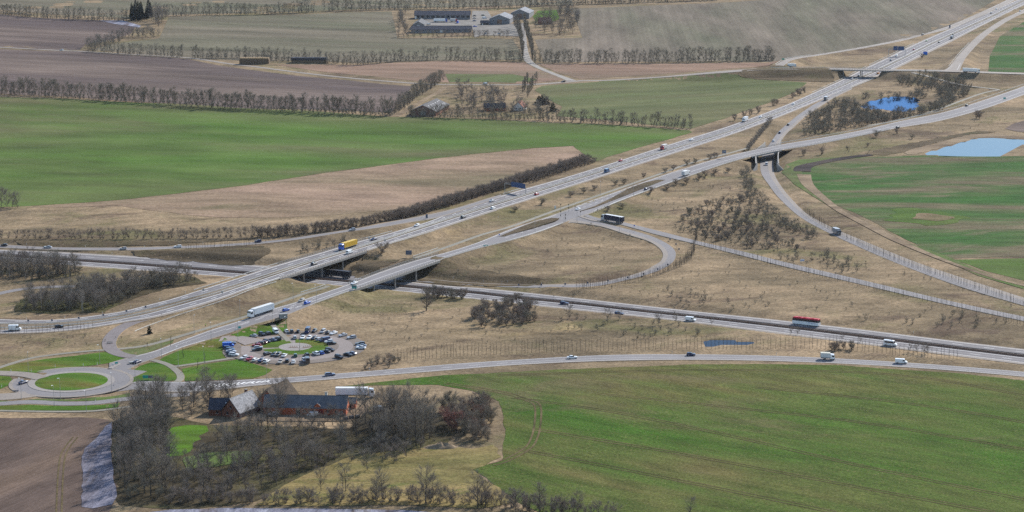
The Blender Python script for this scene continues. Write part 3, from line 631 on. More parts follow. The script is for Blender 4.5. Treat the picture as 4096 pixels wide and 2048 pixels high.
for k, q in enumerate([[(1290,1000),(1560,1040),(1850,1100),(2200,1180),(2600,1262)], [(1340,1080),(1700,1140),(2100,1215),(2500,1290)], [(1300,1130),(1560,1180),(1900,1248),(2100,1290)],
                       [(1500,990),(1900,1032),(2200,1068),(2600,1135)], [(1900,975),(2200,1005),(2450,1040),(2600,1068)], [(1250,945),(1700,932),(2100,935),(2350,955),(2600,1000)]]):
    wheel_lines(Fq(q), 2.2, 0.6, SOIL, ['tramline across the middle of the foreground field', 'tramline through the lower half of the foreground field', 'lowest tramline of the foreground field', 'upper tramline of the foreground field', 'short tramline at the right of the foreground field', 'tramline along the old road side of the foreground field'][k])
wheel_lines(Fq([(190,1100),(170,1125),(158,1150),(152,1200),(148,1300)]), 1.8, 0.6, SOIL, 'wheel track in the brown corner field')

# ------------------------------------------------------------------ water
def water_mat(name, tint, body):
    m, wnt, wb = new_mat(name)
    wnt.nodes.remove(wb)
    df = N(wnt, 'ShaderNodeBsdfDiffuse'); df.inputs['Color'].default_value = (*body, 1)
    gl = N(wnt, 'ShaderNodeBsdfGlossy'); gl.inputs['Color'].default_value = (*tint, 1); gl.inputs['Roughness'].default_value = 0.06  # tint puts a bluer sky reflection into the gloss colour
    fr = N(wnt, 'ShaderNodeFresnel'); fr.inputs['IOR'].default_value = 1.33
    wbp = N(wnt, 'ShaderNodeBump'); wbp.inputs['Strength'].default_value = 0.08; wbp.inputs['Distance'].default_value = 0.2
    wnt.links.new(noise(wnt, world_pos(wnt), 0.8, 3), wbp.inputs['Height'])
    for n_ in (df, gl, fr): wnt.links.new(wbp.outputs['Normal'], n_.inputs['Normal'])
    mx = N(wnt, 'ShaderNodeMixShader')
    wnt.links.new(fr.outputs[0], mx.inputs[0]); wnt.links.new(df.outputs[0], mx.inputs[1]); wnt.links.new(gl.outputs[0], mx.inputs[2])
    wnt.links.new(mx.outputs[0], wnt.nodes['Material Output'].inputs['Surface'])
    return m
WATERS = {'pond': water_mat('pond_water', (0.10, 0.18, 0.35), (0.005, 0.012, 0.03)), 'basin': water_mat('basin_water', (0.27, 0.32, 0.38), (0.04, 0.06, 0.085)), 'puddle': water_mat('pool_water', (0.11, 0.125, 0.15), (0.02, 0.026, 0.034))}
for n, q, zl, lab in pond_q:
    s = spline([tuple(p) for p in q] + [tuple(q[0])], 4 if n != 'basin' else 1)[:-1]
    link('water', mesh('water', [(x, y, zl) for x, y in s], [tuple(range(len(s)))], WATERS[n]), kind='structure', label=lab)
# ------------------------------------------------------------------ road surfaces
SURF_V, SURF_F = [], []                                              # everything one can stand on, for placing things
def keep_surface(v, f):
    b = len(SURF_V); SURF_V.extend(tuple(p) for p in v); SURF_F.extend(tuple(i + b for i in q) for q in f)

def pave(name, key, cols, lift=0.0, label=None, parent=None, skirt=1.2, objname='road'):
    """road surface in strips of material, its edges running out into grassed shoulders"""
    r = ROADS[key]; L, R = r['L'].copy(), r['R'].copy(); L[:, 2] += lift; R[:, 2] += lift
    fr = sorted({0.0, 1.0} | {c[0] for c in cols} | {c[1] for c in cols})
    n = len(fr); v = []; f = []; mi = []; mats = []
    for c in cols:
        if c[2] not in mats: mats.append(c[2])
    mats.append(DRY)
    c = (L + R) / 2; t = np.gradient(c[:, :2], axis=0); t /= np.linalg.norm(t, axis=1)[:, None] + 1e-9
    nr = np.stack([-t[:, 1], t[:, 0]], 1); nr *= np.sign((nr * (L - R)[:, :2]).sum(1))[:, None]
    sk = np.full(len(L), skirt)
    for a_, b_ in r['skip']: sk[(r['px'] > a_ - 12) & (r['px'] < b_ + 12)] = 0.0
    off = np.concatenate([nr * sk[:, None], (-0.12 - 0.55 * sk)[:, None]], 1); off2 = off * np.array([-1, -1, 1])
    for i in range(len(L)):
        v.append(tuple(L[i] + off[i]))
        for q in fr: v.append(tuple(L[i] * (1-q) + R[i] * q))
        v.append(tuple(R[i] + off2[i]))
    w = n + 2
    for i in range(len(L) - 1):
        for k in range(w - 1):
            f.append((i*w + k, i*w + k + 1, (i+1)*w + k + 1, (i+1)*w + k))
            if k in (0, w - 2): mi.append(len(mats) - 1); continue
            mid = 0.5 * (fr[k-1] + fr[k]); m = 0
            for c_ in cols:
                if c_[0] - 1e-6 <= mid <= c_[1] + 1e-6: m = mats.index(c_[2])
            mi.append(m)
    a, b, c = (np.array(v[f[1][k]]) for k in (0, 1, 2))
    if np.cross(b - a, c - a)[2] < 0: f = [q[::-1] for q in f]
    keep_surface(v, f)
    return link(objname, mesh(name, v, f, mats, mi), parent, kind=None if parent else 'structure', label=label)

def strip_along(pts, w, lift, dash=None, start=0.0):
    """painted line: quads along a world polyline, dash = (on, off) metres"""
    pts = np.asarray(pts, float); seg = np.linalg.norm(np.diff(pts[:, :2], axis=0), axis=1); s = np.concatenate([[0], np.cumsum(seg)])
    def at(d): return np.array([np.interp(d, s, pts[:, k]) for k in range(3)])
    v = []; f = []
    spans = [(0, s[-1])] if dash is None else [(d, min(d + dash[0], s[-1])) for d in np.arange(start, s[-1], dash[0] + dash[1])]
    for a, b in spans:
        cuts = [a] + [d for d in s if a < d < b] + [b]
        if dash is not None: cuts = [a, b]
        for i in range(len(cuts)):
            p = at(cuts[i]); q = at(min(cuts[i] + 1.0, s[-1])) - at(max(cuts[i] - 1.0, 0)); q[2] = 0; q /= np.linalg.norm(q) + 1e-9
            nr = np.array([-q[1], q[0], 0]) * w / 2
            v += [p + nr + (0, 0, lift), p - nr + (0, 0, lift)]
            if i: k = len(v); f.append((k-4, k-3, k-1, k-2))
    return v, f

def line_at(key, fr, a=None, b=None, lift=0.0):
    r = ROADS[key]; m = np.ones(len(r['px']), bool)
    if a is not None: m = (r['px'] >= a) & (r['px'] <= b)
    return r['L'][m] * (1-fr) + r['R'][m] * fr + (0, 0, lift)

def paint(parent, lines, lift=0.03):
    v = []; f = []
    for pts, w, dash in lines:
        if len(pts) < 2: continue
        a, b = strip_along(pts, w, lift, dash); k = len(v); v += a; f += [tuple(i + k for i in q) for q in b]
    o = link('road_marking', mesh('road_marking', v, f, PAINT), parent)
    return o

LANE_D = tarmac('rubbed_asphalt', srgb(135,130,131), 0.15)
PAINT_W = plain_mat('worn_paint', srgb(186,182,178, 0.75), 0.9, var=0.2)
D = (5.0, 10.0)
W = 0.44
r1 = pave('motorway_surface', 'm1_up', [(0,0.19,SHOULDER),(0.19,0.26,LANE),(0.26,0.50,LANE_D),(0.50,0.62,LANE),(0.62,0.86,LANE_D),(0.86,1,LANE)], label='far carriageway of the motorway rising to the upper right')
paint(r1, [(line_at('m1_up', 0.19), W, None), (line_at('m1_up', 0.93), W, None), (line_at('m1_up', 0.56), W*0.9, D)])
r2 = pave('motorway_surface', 'm1_low', [(0,0.14,LANE),(0.14,0.36,LANE_D),(0.36,0.46,LANE),(0.46,0.66,LANE_D),(0.66,1,SHOULDER)], label='near carriageway of the motorway rising to the upper right')
paint(r2, [(line_at('m1_low', 0.10), W, None), (line_at('m1_low', 0.70), W, None), (line_at('m1_low', 0.42), W*0.9, D)])
MED = ground_mat('median_gravel', [srgb(132,118,100), srgb(154,140,122), srgb(168,154,138)], big=0.05, mid=0.2, fine=1.0, grain=0.25)
MED_D = ground_mat('median_soil', [srgb(58,50,50), srgb(74,64,60), srgb(96,82,74)], big=0.08, mid=0.3, fine=1.0, grain=0.35)  # dark brown soil between the rails
pave('motorway_median', 'm1_mid', [(0,1,MED)], label='gravel median of the rising motorway', lift=0.02, objname='median', skirt=0.0)
r3 = pave('motorway_surface', 'm2_up', [(0,0.2,SHOULDER),(0.2,0.27,LANE),(0.27,0.50,LANE_D),(0.50,0.62,LANE),(0.62,0.86,LANE_D),(0.86,1,LANE)], label='far carriageway of the lower motorway')
paint(r3, [(line_at('m2_up', 0.20), W, None), (line_at('m2_up', 0.93), W, None), (line_at('m2_up', 0.56), W*0.9, D)])
r4 = pave('motorway_surface', 'm2_low', [(0,0.14,LANE),(0.14,0.36,LANE_D),(0.36,0.48,LANE),(0.48,0.70,LANE_D),(0.70,1,SHOULDER)], label='near carriageway of the lower motorway')
paint(r4, [(line_at('m2_low', 0.10), W, None), (line_at('m2_low', 0.74), W, None), (line_at('m2_low', 0.43), W*0.9, D)])
pave('motorway_median', 'm2_mid', [(0,1,MED_D)], label='dark soil median of the lower motorway', lift=0.02, objname='median', skirt=0.0)
r5 = pave('main_road_surface', 'r_main', [(0,0.08,SHOULDER),(0.08,0.92,LANE),(0.92,1,SHOULDER)], lift=0.03, label='main road from the roundabout over the lower motorway')
paint(r5, [(line_at('r_main', 0.09, 540, 2230), 0.3, None), (line_at('r_main', 0.09, 2300, 4200), 0.3, None), (line_at('r_main', 0.92, 1240, 2240), 0.3, None), (line_at('r_main', 0.92, 2440, 4200), 0.3, None),
           (line_at('r_main', 0.92, 640, 830), 0.3, None), (line_at('r_main', 0.56, 900, 1200), 0.26, (6, 4)), (line_at('r_main', 0.45, 850, 1300), 0.26, (8, 8)), (line_at('r_main', 0.62, 1180, 1960), 0.3, None),
           (line_at('r_main', 0.34, 2300, 2640), 0.26, (4, 5)), (line_at('r_main', 0.60, 2720, 4200), 0.3, None), (line_at('r_main', 0.62, 2010, 2180), 0.26, (4, 5)), (line_at('r_main', 0.30, 1050, 1300), 0.26, (4, 5)),
           (line_at('r_main', 0.42, 700, 860), 0.16, None)], lift=0.05)
# hatched centre of the main road near the car park
hv, hf = [], []
for x in np.arange(585, 800, 13.0):
    a = np.array(P(x, float(np.interp(x, [585, 805], [1424, 1351])), 0.2)); 
    q0 = line_at('r_main', 0.45, x-8, x+8).mean(0); q1 = line_at('r_main', 0.70, x-8, x+8).mean(0) + (line_at('r_main', 0.70, x+2, x+18).mean(0) - line_at('r_main', 0.70, x-8, x+8).mean(0))
    d = q1 - q0; t = np.array([-d[1], d[0], 0]); t /= np.linalg.norm(t) + 1e-9; t *= 0.10
    k = len(hv); hv += [q0 + t + (0,0,.06), q0 - t + (0,0,.06), q1 - t + (0,0,.06), q1 + t + (0,0,.06)]; hf.append((k, k+1, k+2, k+3))
link('road_marking', mesh('road_marking', hv, hf, PAINT_W), r5)
for k, lab in (('path_west','footpath curving west past the roundabout lawn'), ('path_mid','footpath beside the main road below the bridge'), ('path_east','footpath beside the main road beyond the bridge')):
    pave('footpath', k, [(0,1,PATHM)], lift=0.02, label=lab, objname='path', skirt=0.5)
r6 = pave('old_road_surface', 's_road', [(0,0.9,LANE),(0.9,1,SHOULDER)], label='old road along the foreground wheat field')
paint(r6, [(line_at('s_road', 0.08), 0.28, None), (line_at('s_road', 0.88), 0.28, None), (line_at('s_road', 0.50, 1180, 2100), 0.26, (5, 8)), (line_at('s_road', 0.56, 2040, 4200), 0.22, None)])
# chevrons on the old road by the roundabout
cv, cf = [], []
for i, x in enumerate(np.arange(800, 1075, 20.0)):
    g = line_at('s_road', 0.33, x+10, x+24).mean(0); m_ = line_at('s_road', 0.52, x-8, x+8).mean(0); h = line_at('s_road', 0.66, x+10, x+24).mean(0)
    e = np.array(P(x + 9, 1530)) - np.array(P(x, 1530)); e[2] = 0
    for p, q in ((g, m_), (m_, h)):
        k = len(cv); cv += [p + (0,0,.03), q + (0,0,.03), q + e + (0,0,.03), p + e + (0,0,.03)]; cf.append((k, k+1, k+2, k+3))
link('road_marking', mesh('road_marking', cv, cf, PAINT), r6)
r7 = pave('slip_surface', 'ramp_west', [(0,0.2,SHOULDER),(0.2,0.8,LANE),(0.8,1,SHOULDER)], lift=0.04, label='slip road leaving the rising motorway to the left edge')
paint(r7, [(line_at('ramp_west', 0.2), 0.3, None), (line_at('ramp_west', 0.85), 0.3, None)])
r8 = pave('slip_surface', 'ramp_parking', [(0,1,tarmac('dark_asphalt', srgb(146,136,134)))], lift=0.06, label='short curved slip road beside the roundabout lawn')
r9 = pave('slip_surface', 'ramp_loop', [(0,0.62,LANE),(0.62,1,SHOULDER)], lift=0.05, label='tight loop slip road under the signal junction')
paint(r9, [(line_at('ramp_loop', 0.04), 0.3, None), (line_at('ramp_loop', 0.60), 0.3, None)])
r10 = pave('slip_surface', 'ramp_south', [(0,1,LANE)], lift=0.045, label='long slip road from the signal junction to the right edge')
paint(r10, [(line_at('ramp_south', 0.1), 0.3, None), (line_at('ramp_south', 0.88), 0.3, None), (line_at('ramp_south', 0.5, 2400, 2900), 0.24, (4, 5))])
r11 = pave('slip_surface', 'ramp_under', [(0,0.62,LANE),(0.62,1,SHOULDER)], lift=0.04, label='slip road passing under the main road to the right edge')
paint(r11, [(line_at('ramp_under', 0.06), 0.3, None), (line_at('ramp_under', 0.60), 0.3, None)])
r12 = pave('country_road_surface', 'far_road', [(0,1,SHOULDER)], lift=0.02, label='country road crossing behind the fields')
paint(r12, [(line_at('far_road', 0.12, 3050, 4200), 0.3, None), (line_at('far_road', 0.88, 3050, 4200), 0.3, None)])
pave('drive_surface', 'farm_drive', [(0,1,CONC)], lift=0.04, label='pale drive lined with poplars up to the far farm')
pave('track_surface', 'barn_track', [(0,1,TRACK)], lift=0.04, label='sandy track past the grey-roofed barn', objname='path')
r13 = pave('slip_surface', 'far_ramp_north', [(0,1,SHOULDER)], lift=0.03, label='far slip road joining the motorway from the bridge')
paint(r13, [(line_at('far_ramp_north', 0.1), 0.3, None), (line_at('far_ramp_north', 0.9), 0.3, None)])
r14 = pave('slip_surface', 'far_ramp_east', [(0,1,SHOULDER)], lift=0.03, label='far slip road climbing from the motorway to the country road')
paint(r14, [(line_at('far_ramp_east', 0.1), 0.3, None), (line_at('far_ramp_east', 0.8), 0.3, None)])
pave('link_surface', 'left_link', [(0,1,LANE)], lift=0.03, label='short link road at the left edge below the stand of trees')
pave('track_surface', 'side_track', [(0,1,CONC)], lift=0.05, label='narrow track from the far bridge to the main road', objname='path')
pave('track_surface', 'field_track_r', [(0,1,PATHM)], lift=0.0, label='narrow path along the main road above the thicket', objname='path')

def disc(name, c, r0, r1, z, mat, label=None, n=64, parent=None, a0=0.0, a1=2*math.pi, kind='structure', skirt=0.0):
    v = []; f = []; full = a1 - a0 > 6.28
    m = n if full else n + 1
    for k in range(m):
        t = a0 + (a1 - a0) * k / n
        for r in (r0, r1): v.append((c.x + r * math.cos(t), c.y + r * math.sin(t), z))
    for k in range(n):
        a, b = 2 * k, 2 * ((k + 1) % m); f.append((a, a + 1, b + 1, b))
    if skirt:
        b0 = len(v)
        for k in range(m):
            x, y, _ = v[2*k+1]; v.append((x, y, z - skirt))
        for k in range(n): f.append((2*k+1, b0 + k, b0 + (k+1) % m, 2*((k+1) % m)+1))
    keep_surface(v, f)
    return link(name, mesh(name, v, f, mat), parent, kind=None if parent else kind, label=label)
for k, lab, w_ in (('rb_west_upper', 'upper road leaving the roundabout at the left edge', SHOULDER), ('rb_west_lower', 'lower road leaving the roundabout at the left edge', SHOULDER), ('rb_east', 'main road mouth at the roundabout', LANE), ('rb_south_east', 'old road mouth at the roundabout', LANE), ('service_road', 'service road below the roundabout', LANE)):
    pave(k, k, [(0,1,w_)], lift=0.05 if k == 'rb_east' else 0.03, label=lab)
for k, lab in (('foot_path_south', 'footpath along the brown corner field'), ('foot_path_car_park', 'curved footpath across the lawns'), ('foot_path_to_cars', 'footpath from the lawns to the round car park'), ('foot_path_ring_north', 'footpath from the bus shelter into the round car park'), ('foot_path_ring_west', 'short footpath from the car park centre')):
    pave(k, k, [(0,1,PATHM)], lift=0.05, label=lab, objname='path', skirt=0.4)
rbz = RB.z
disc('roundabout', RB, 0.0, 26.0, rbz + 0.08, LANE, 'roundabout carriageway', skirt=0.3)
disc('roundabout_edge', RB, 24.6, 26.2, rbz + 0.10, SHOULDER, 'pale outer edge of the roundabout')
disc('roundabout_apron', RB, 15.2, 18.2, rbz + 0.20, APRON, 'pale paved ring round the roundabout island', skirt=0.15)
# grassed island: a low dome
iv, if_ = [], []
for i in range(9):
    r = 15.3 * i / 8
    for k in range(56):
        t = 2 * math.pi * k / 56; iv.append((RB.x + r * math.cos(t), RB.y + r * math.sin(t), rbz + 0.22 + 0.75 * (1 - (i / 8) ** 2)))
for i in range(8):
    for k in range(56): if_.append((i*56 + k, (i+1)*56 + k, (i+1)*56 + (k+1) % 56, i*56 + (k+1) % 56))
keep_surface(iv, if_)
link('island', mesh('island', iv, if_, LAWN, smooth=True), kind='structure', label='round grassed island of the roundabout')
pz = PK.z
pave('car_park_entry', 'car_park_entry', [(0,1,RING)], lift=0.02, label='car park entry from the main road')
disc('car_park', PK, 0.0, 32.4, pz + 0.10, RING, 'round car park of two rings', skirt=0.3)
disc('stall_ring', PK, 26.6, 32.3, pz + 0.125, STALL, 'outer ring of parking stalls', a0=math.radians(-205), a1=math.radians(135))
disc('stall_ring', PK, 15.0, 20.0, pz + 0.125, STALL, 'inner ring of parking stalls')
disc('grass_ring', PK, 7.4, 15.1, pz + 0.17, LAWN, 'grass ring inside the round car park', a0=math.radians(-160), a1=math.radians(95))
disc('grass_ring', PK, 7.4, 15.1, pz + 0.17, LAWN, 'grass wedge inside the round car park', a0=math.radians(108), a1=math.radians(188))
disc('paved_disc', PK, 0.0, 7.5, pz + 0.19, APRON, 'round paved centre of the car park')
# grassed dividers in the main road at the signal junction
def pad(name, px_pts, dz, mat, label, h=0.16):
    q = [P(x, y, dz) for x, y in px_pts]; zc = [p.z for p in q]
    n = len(q); v = [(p.x, p.y, p.z + h) for p in q] + [(p.x, p.y, p.z - 0.2) for p in q]
    f = [tuple(range(n))] + [(k, (k+1) % n, n + (k+1) % n, n + k) for k in range(n)]
    o = link(name, mesh(name, v, f, mat), kind='structure', label=label)
    return o
pad('divider', T(1,1,[(2440,1098),(2576,1040)]) + T(2,1,[(120,985),(280,932),(400,908),(475,912),(430,938),(200,1012),(0,1068)]) + T(1,1,[(2500,1095)]), 3.0, BANK, 'brown grass divider left of the signal junction', 0.3)
pad('divider', T(2,1,[(690,838),(830,790),(1000,708),(1180,608),(1330,553),(1470,523),(1545,526),(1480,550),(1300,620),(1000,735),(830,800)]), 2.5, BANK, 'brown grass divider right of the signal junction', 0.3)
pad('divider', T(2,1,[(665,890),(720,893),(800,915),(895,948),(800,935),(700,905)]), 2.3, SHOULDER, 'paved splitter island at the signal junction', 0.25)
pad('divider', T(0,2,[(1085,1135),(1140,1100),(1215,1082),(1200,1100),(1130,1138)]), 0.0, APRON, 'paved splitter east of the roundabout', 0.28)
YARD = [(1030,1655),(1400,1650),(1440,1640),(1470,1600),(1420,1580),(1400,1660),(1410,1682),(1030,1682)]
sheet('farm_yard', px_poly([(1000,1662),(1380,1655),(1385,1600),(1480,1592),(1480,1625),(1440,1670),(1400,1686),(1000,1684)]), TRACK, lift=0.25, space=5, label='gravel yard of the brick farm')
sheet('farm_yard', px_poly(T(1,0,[(1700,190),(2165,185),(2180,110),(2330,110),(2420,240),(2576,240)]) + T(2,0,[(150,230),(120,370),(-300,355)]) + T(1,0,[(2200,380),(2170,260),(1700,260)])), GRAVEL, lift=0.3, space=10, label='gravel yard of the far farm')

land_v = np.stack([GX[5:-6, 5:-5].ravel(), GY[5:-6, 5:-5].ravel(), GZ[5:-6, 5:-5].ravel()], 1)
n2, m2 = GZ[5:-6, 5:-5].shape; ii = np.arange(n2 * m2).reshape(n2, m2)
quads = np.stack([ii[:-1, :-1], ii[:-1, 1:], ii[1:, 1:], ii[1:, :-1]], -1).reshape(-1, 4)
BVH_ROAD = BVHTree.FromPolygons(SURF_V, SURF_F)
BVH_LAND = BVHTree.FromPolygons(land_v.tolist(), quads.tolist())
CAMP = Vector((0, 0, CAM_H))
def hit(px, py, road=True):
    """first ground or road surface on the sight line through a pixel"""
    d = ray(px, py); best = None
    for t in ((BVH_ROAD, BVH_LAND) if road else (BVH_LAND,)):
        loc, nrm, i, dist = t.ray_cast(CAMP, d)
        if loc is not None and (best is None or dist < best[0]): best = (dist, loc)
    return best[1].copy() if best else P(px, py)
def drop(x, y):
    """height of the surface under a world point"""
    z = float(land_z(x, y))
    loc, *_ = BVH_ROAD.ray_cast(Vector((x, y, z + 30)), Vector((0, 0, -1)))
    return max(z, loc.z) if loc is not None and loc.z < z + 5 else z
# ------------------------------------------------------------------ vegetation: leafless trees, shrubs, saplings, a few conifers
def twig_mat(name, cols, rough=0.95):
    m, nt, b = new_mat(name)
    oi = N(nt, 'ShaderNodeObjectInfo')
    c = ramp(nt, oi.outputs['Random'], [(i / max(1, len(cols) - 1), c) for i, c in enumerate(cols)])
    g = N(nt, 'ShaderNodeTexCoord')
    n = noise(nt, g.outputs['Object'], 0.5, 3, 0.6)
    nt.links.new(mix(nt, 0.8, c, ramp(nt, n, [(0.3, grey(0.3)), (0.7, grey(0.7))]), 'OVERLAY'), b.inputs['Base Color'])
    b.inputs['Roughness'].default_value = rough; b.inputs['Specular IOR Level'].default_value = 0.1
    return m
BARK = plain_mat('grey_bark', (0.085, 0.072, 0.060), 0.95, var=0.35, scale=1.5)
BIRCH = plain_mat('birch_bark', (0.42, 0.38, 0.34), 0.9, var=0.3, scale=2.0)
TWIG_ROW = twig_mat('row_twigs', [(0.25,0.215,0.175), (0.285,0.245,0.19), (0.235,0.205,0.17), (0.275,0.25,0.19)])
TWIG_WOOD = twig_mat('wood_twigs', [(0.26,0.225,0.19), (0.30,0.255,0.21), (0.235,0.215,0.18), (0.28,0.23,0.20)])
TWIG_SHRUB = twig_mat('shrub_twigs', [(0.24,0.20,0.17), (0.29,0.235,0.19), (0.23,0.21,0.16), (0.28,0.215,0.18)])
TWIG_RED = twig_mat('reddish_twigs', [(0.34,0.17,0.14), (0.27,0.18,0.14), (0.24,0.18,0.14)])
NEEDLE = twig_mat('conifer_needles', [(0.018,0.030,0.022), (0.022,0.036,0.024)])

def bare_tree(seed, h, rad, base=0.2, trunk_r=0.16, n_main=9, n_sub=4, n_twig=14, tw=0.055, up=0.62, stems=1, twig_len=1.1):
    """-> trunk mesh data, crown mesh data; branches as three-sided tubes, twigs as slim triangles"""
    r = random.Random(seed); tr, cr = MB(), MB()
    def unit():
        t = r.uniform(0, 2 * math.pi); z = r.uniform(-1, 1); q = math.sqrt(1 - z * z)
        return Vector((q * math.cos(t), q * math.sin(t), z))
    def twigs(p, q, n, ln):
        for _ in range(n):
            s = p.lerp(q, r.uniform(0.15, 1.0))
            d = ((q - p).normalized() * 0.7 + unit() * 0.75 + Vector((0, 0, 0.30))).normalized() * ln * r.uniform(0.5, 1.25)
            w = d.cross(unit()).normalized() * tw * r.uniform(0.5, 1.0)
            cr.add([s - w, s + w, s + d], [(0, 1, 2)])
    tops = []
    for k in range(stems):
        lean = Vector((r.uniform(-1, 1), r.uniform(-1, 1), 0)) * (0.05 if stems == 1 else 0.42)
        hh = h * r.uniform(0.86, 1.0) if stems > 1 else h
        a = Vector((r.uniform(-.25, .25), r.uniform(-.25, .25), -0.3)) * (1 if stems > 1 else 0.2) + (Vector((0, 0, -0.3)) if stems == 1 else Vector((0, 0, 0)))
        pts = [a]
        seg = 4
        for i in range(1, seg + 1):
            pts.append(Vector((lean.x * hh * i / seg + r.uniform(-.12, .12), lean.y * hh * i / seg + r.uniform(-.12, .12), hh * 0.9 * i / seg)))
        for i in range(seg):
            f0, f1 = 1 - 0.85 * i / seg, 1 - 0.85 * (i + 1) / seg
            (tr if i < 3 else cr).tube(pts[i], pts[i+1], trunk_r * f0, trunk_r * f1, 5, 0 if i < 3 else 1, cap=False)
        nm = max(2, n_main // stems)
        for i in range(nm):
            t = base + (0.95 - base) * (i + r.random()) / nm
            ip = min(seg - 1, int(t * seg)); p = pts[ip].lerp(pts[ip+1], t * seg - ip)
            az = r.uniform(0, 2 * math.pi)
            prof = math.sin(math.pi * min(1, max(0.08, (t - base * 0.6) / (1.05 - base * 0.6)))) ** 0.6
            ln = rad * prof * r.uniform(0.8, 1.2) / math.cos(up * 0.9) * 0.85
            d = Vector((math.cos(az) * math.cos(up), math.sin(az) * math.cos(up), math.sin(up) * r.uniform(0.8, 1.3)))
            q = p + d * ln * 0.6; q2 = q + (d + Vector((0, 0, 0.35)) + unit() * 0.25).normalized() * ln * 0.5
            br = trunk_r * (1 - 0.8 * t) * 0.42 + 0.012
            cr.tube(p, q, br, br * 0.6, 3, 1, cap=False); cr.tube(q, q2, br * 0.6, br * 0.2, 3, 1, cap=False)
            twigs(q, q2, n_twig, twig_len)
            for _ in range(n_sub):
                s = p.lerp(q, r.uniform(0.35, 1.0))
                e = s + (d * 0.7 + unit() * 0.7 + Vector((0, 0, 0.35))).normalized() * ln * r.uniform(0.3, 0.55)
                cr.tube(s, e, br * 0.45, br * 0.15, 3, 1, cap=False)
                twigs(s, e, n_twig, twig_len)
    return tr, cr

def tree_kind(name, specs, bark, twig, parts=True):
    """prototypes kept as mesh data only"""
    out = []
    for s in specs:
        t, c = bare_tree(**s)
        if parts: out.append((t.mesh(name + '_trunk', bark), c.mesh(name + '_crown', [twig, bark])))
        else:
            b = len(t.v); c2 = MB(); c2.add(t.v, t.f, 1); k0 = len(c2.v); c2.v += c.v; c2.f += [tuple(i + k0 for i in q) for q in c.f]; c2.mi += c.mi; out.append((c2.mesh(name, [twig, bark]),))
    return out

K_ROW = tree_kind('row_tree', [dict(seed=10+i, h=13.0 + (i % 3), rad=4.1 + 0.4*(i % 2), base=0.04, trunk_r=0.15, n_main=20, n_sub=5, n_twig=32, tw=0.021, up=0.85, twig_len=1.2) for i in range(7)], BARK, TWIG_ROW)
K_ROW_L = tree_kind('row_tree', [dict(seed=20+i, h=13.0 + (i % 3), rad=4.1, base=0.04, trunk_r=0.15, n_main=15, n_sub=4, n_twig=15, tw=0.044, up=0.85, twig_len=1.35) for i in range(5)], BARK, TWIG_ROW)
K_WOOD = tree_kind('wood_tree', [dict(seed=40+i, h=14.0 + 1.2*(i % 3), rad=6.0, base=0.16, trunk_r=0.24, n_main=20, n_sub=7, n_twig=30, tw=0.013, up=0.72, twig_len=1.25) for i in range(7)], BARK, TWIG_WOOD)
K_SMALL = tree_kind('small_tree', [dict(seed=70+i, h=8.5, rad=3.9, base=0.08, trunk_r=0.12, n_main=17, n_sub=6, n_twig=26, tw=0.014, up=0.68, twig_len=1.0) for i in range(5)], BARK, TWIG_WOOD)
K_LONE = tree_kind('lone_tree', [dict(seed=95, h=10.5, rad=6.0, base=0.12, trunk_r=0.38, n_main=22, n_sub=7, n_twig=26, tw=0.016, up=0.55, twig_len=1.0)], BARK, TWIG_SHRUB)
K_BIRCH = tree_kind('birch', [dict(seed=110+i, h=11.0, rad=2.4, base=0.35, trunk_r=0.13, n_main=12, n_sub=4, n_twig=22, tw=0.014, up=0.8, twig_len=0.9) for i in range(3)], BIRCH, TWIG_WOOD)
K_SHRUB = tree_kind('shrub', [dict(seed=130+i, h=5.0, rad=2.9, base=0.03, trunk_r=0.05, n_main=28, n_sub=6, n_twig=22, tw=0.016, up=0.65, stems=6, twig_len=1.0) for i in range(6)], BARK, TWIG_SHRUB, False)
K_SHRUB_L = tree_kind('shrub', [dict(seed=140+i, h=5.0, rad=2.9, base=0.03, trunk_r=0.05, n_main=18, n_sub=4, n_twig=11, tw=0.030, up=0.65, stems=5, twig_len=1.05) for i in range(6)], BARK, TWIG_SHRUB, False)
K_RED = tree_kind('shrub', [dict(seed=150+i, h=5.0, rad=2.7, base=0.03, trunk_r=0.05, n_main=26, n_sub=6, n_twig=20, tw=0.016, up=0.65, stems=6, twig_len=1.0) for i in range(3)], BARK, TWIG_RED, False)
TWIG_SAP = twig_mat('sapling_twigs', [(0.11,0.092,0.07), (0.13,0.105,0.08)])
K_SAP = tree_kind('sapling', [dict(seed=170+i, h=7.0, rad=0.55, base=0.2, trunk_r=0.085, n_main=9, n_sub=1, n_twig=4, tw=0.018, up=1.15, twig_len=0.6) for i in range(5)], BARK, TWIG_SAP, False)
K_POPLAR = tree_kind('poplar', [dict(seed=190+i, h=17.0, rad=2.2, base=0.04, trunk_r=0.22, n_main=26, n_sub=5, n_twig=24, tw=0.022, up=1.15, twig_len=1.3) for i in range(3)], BARK, TWIG_ROW)

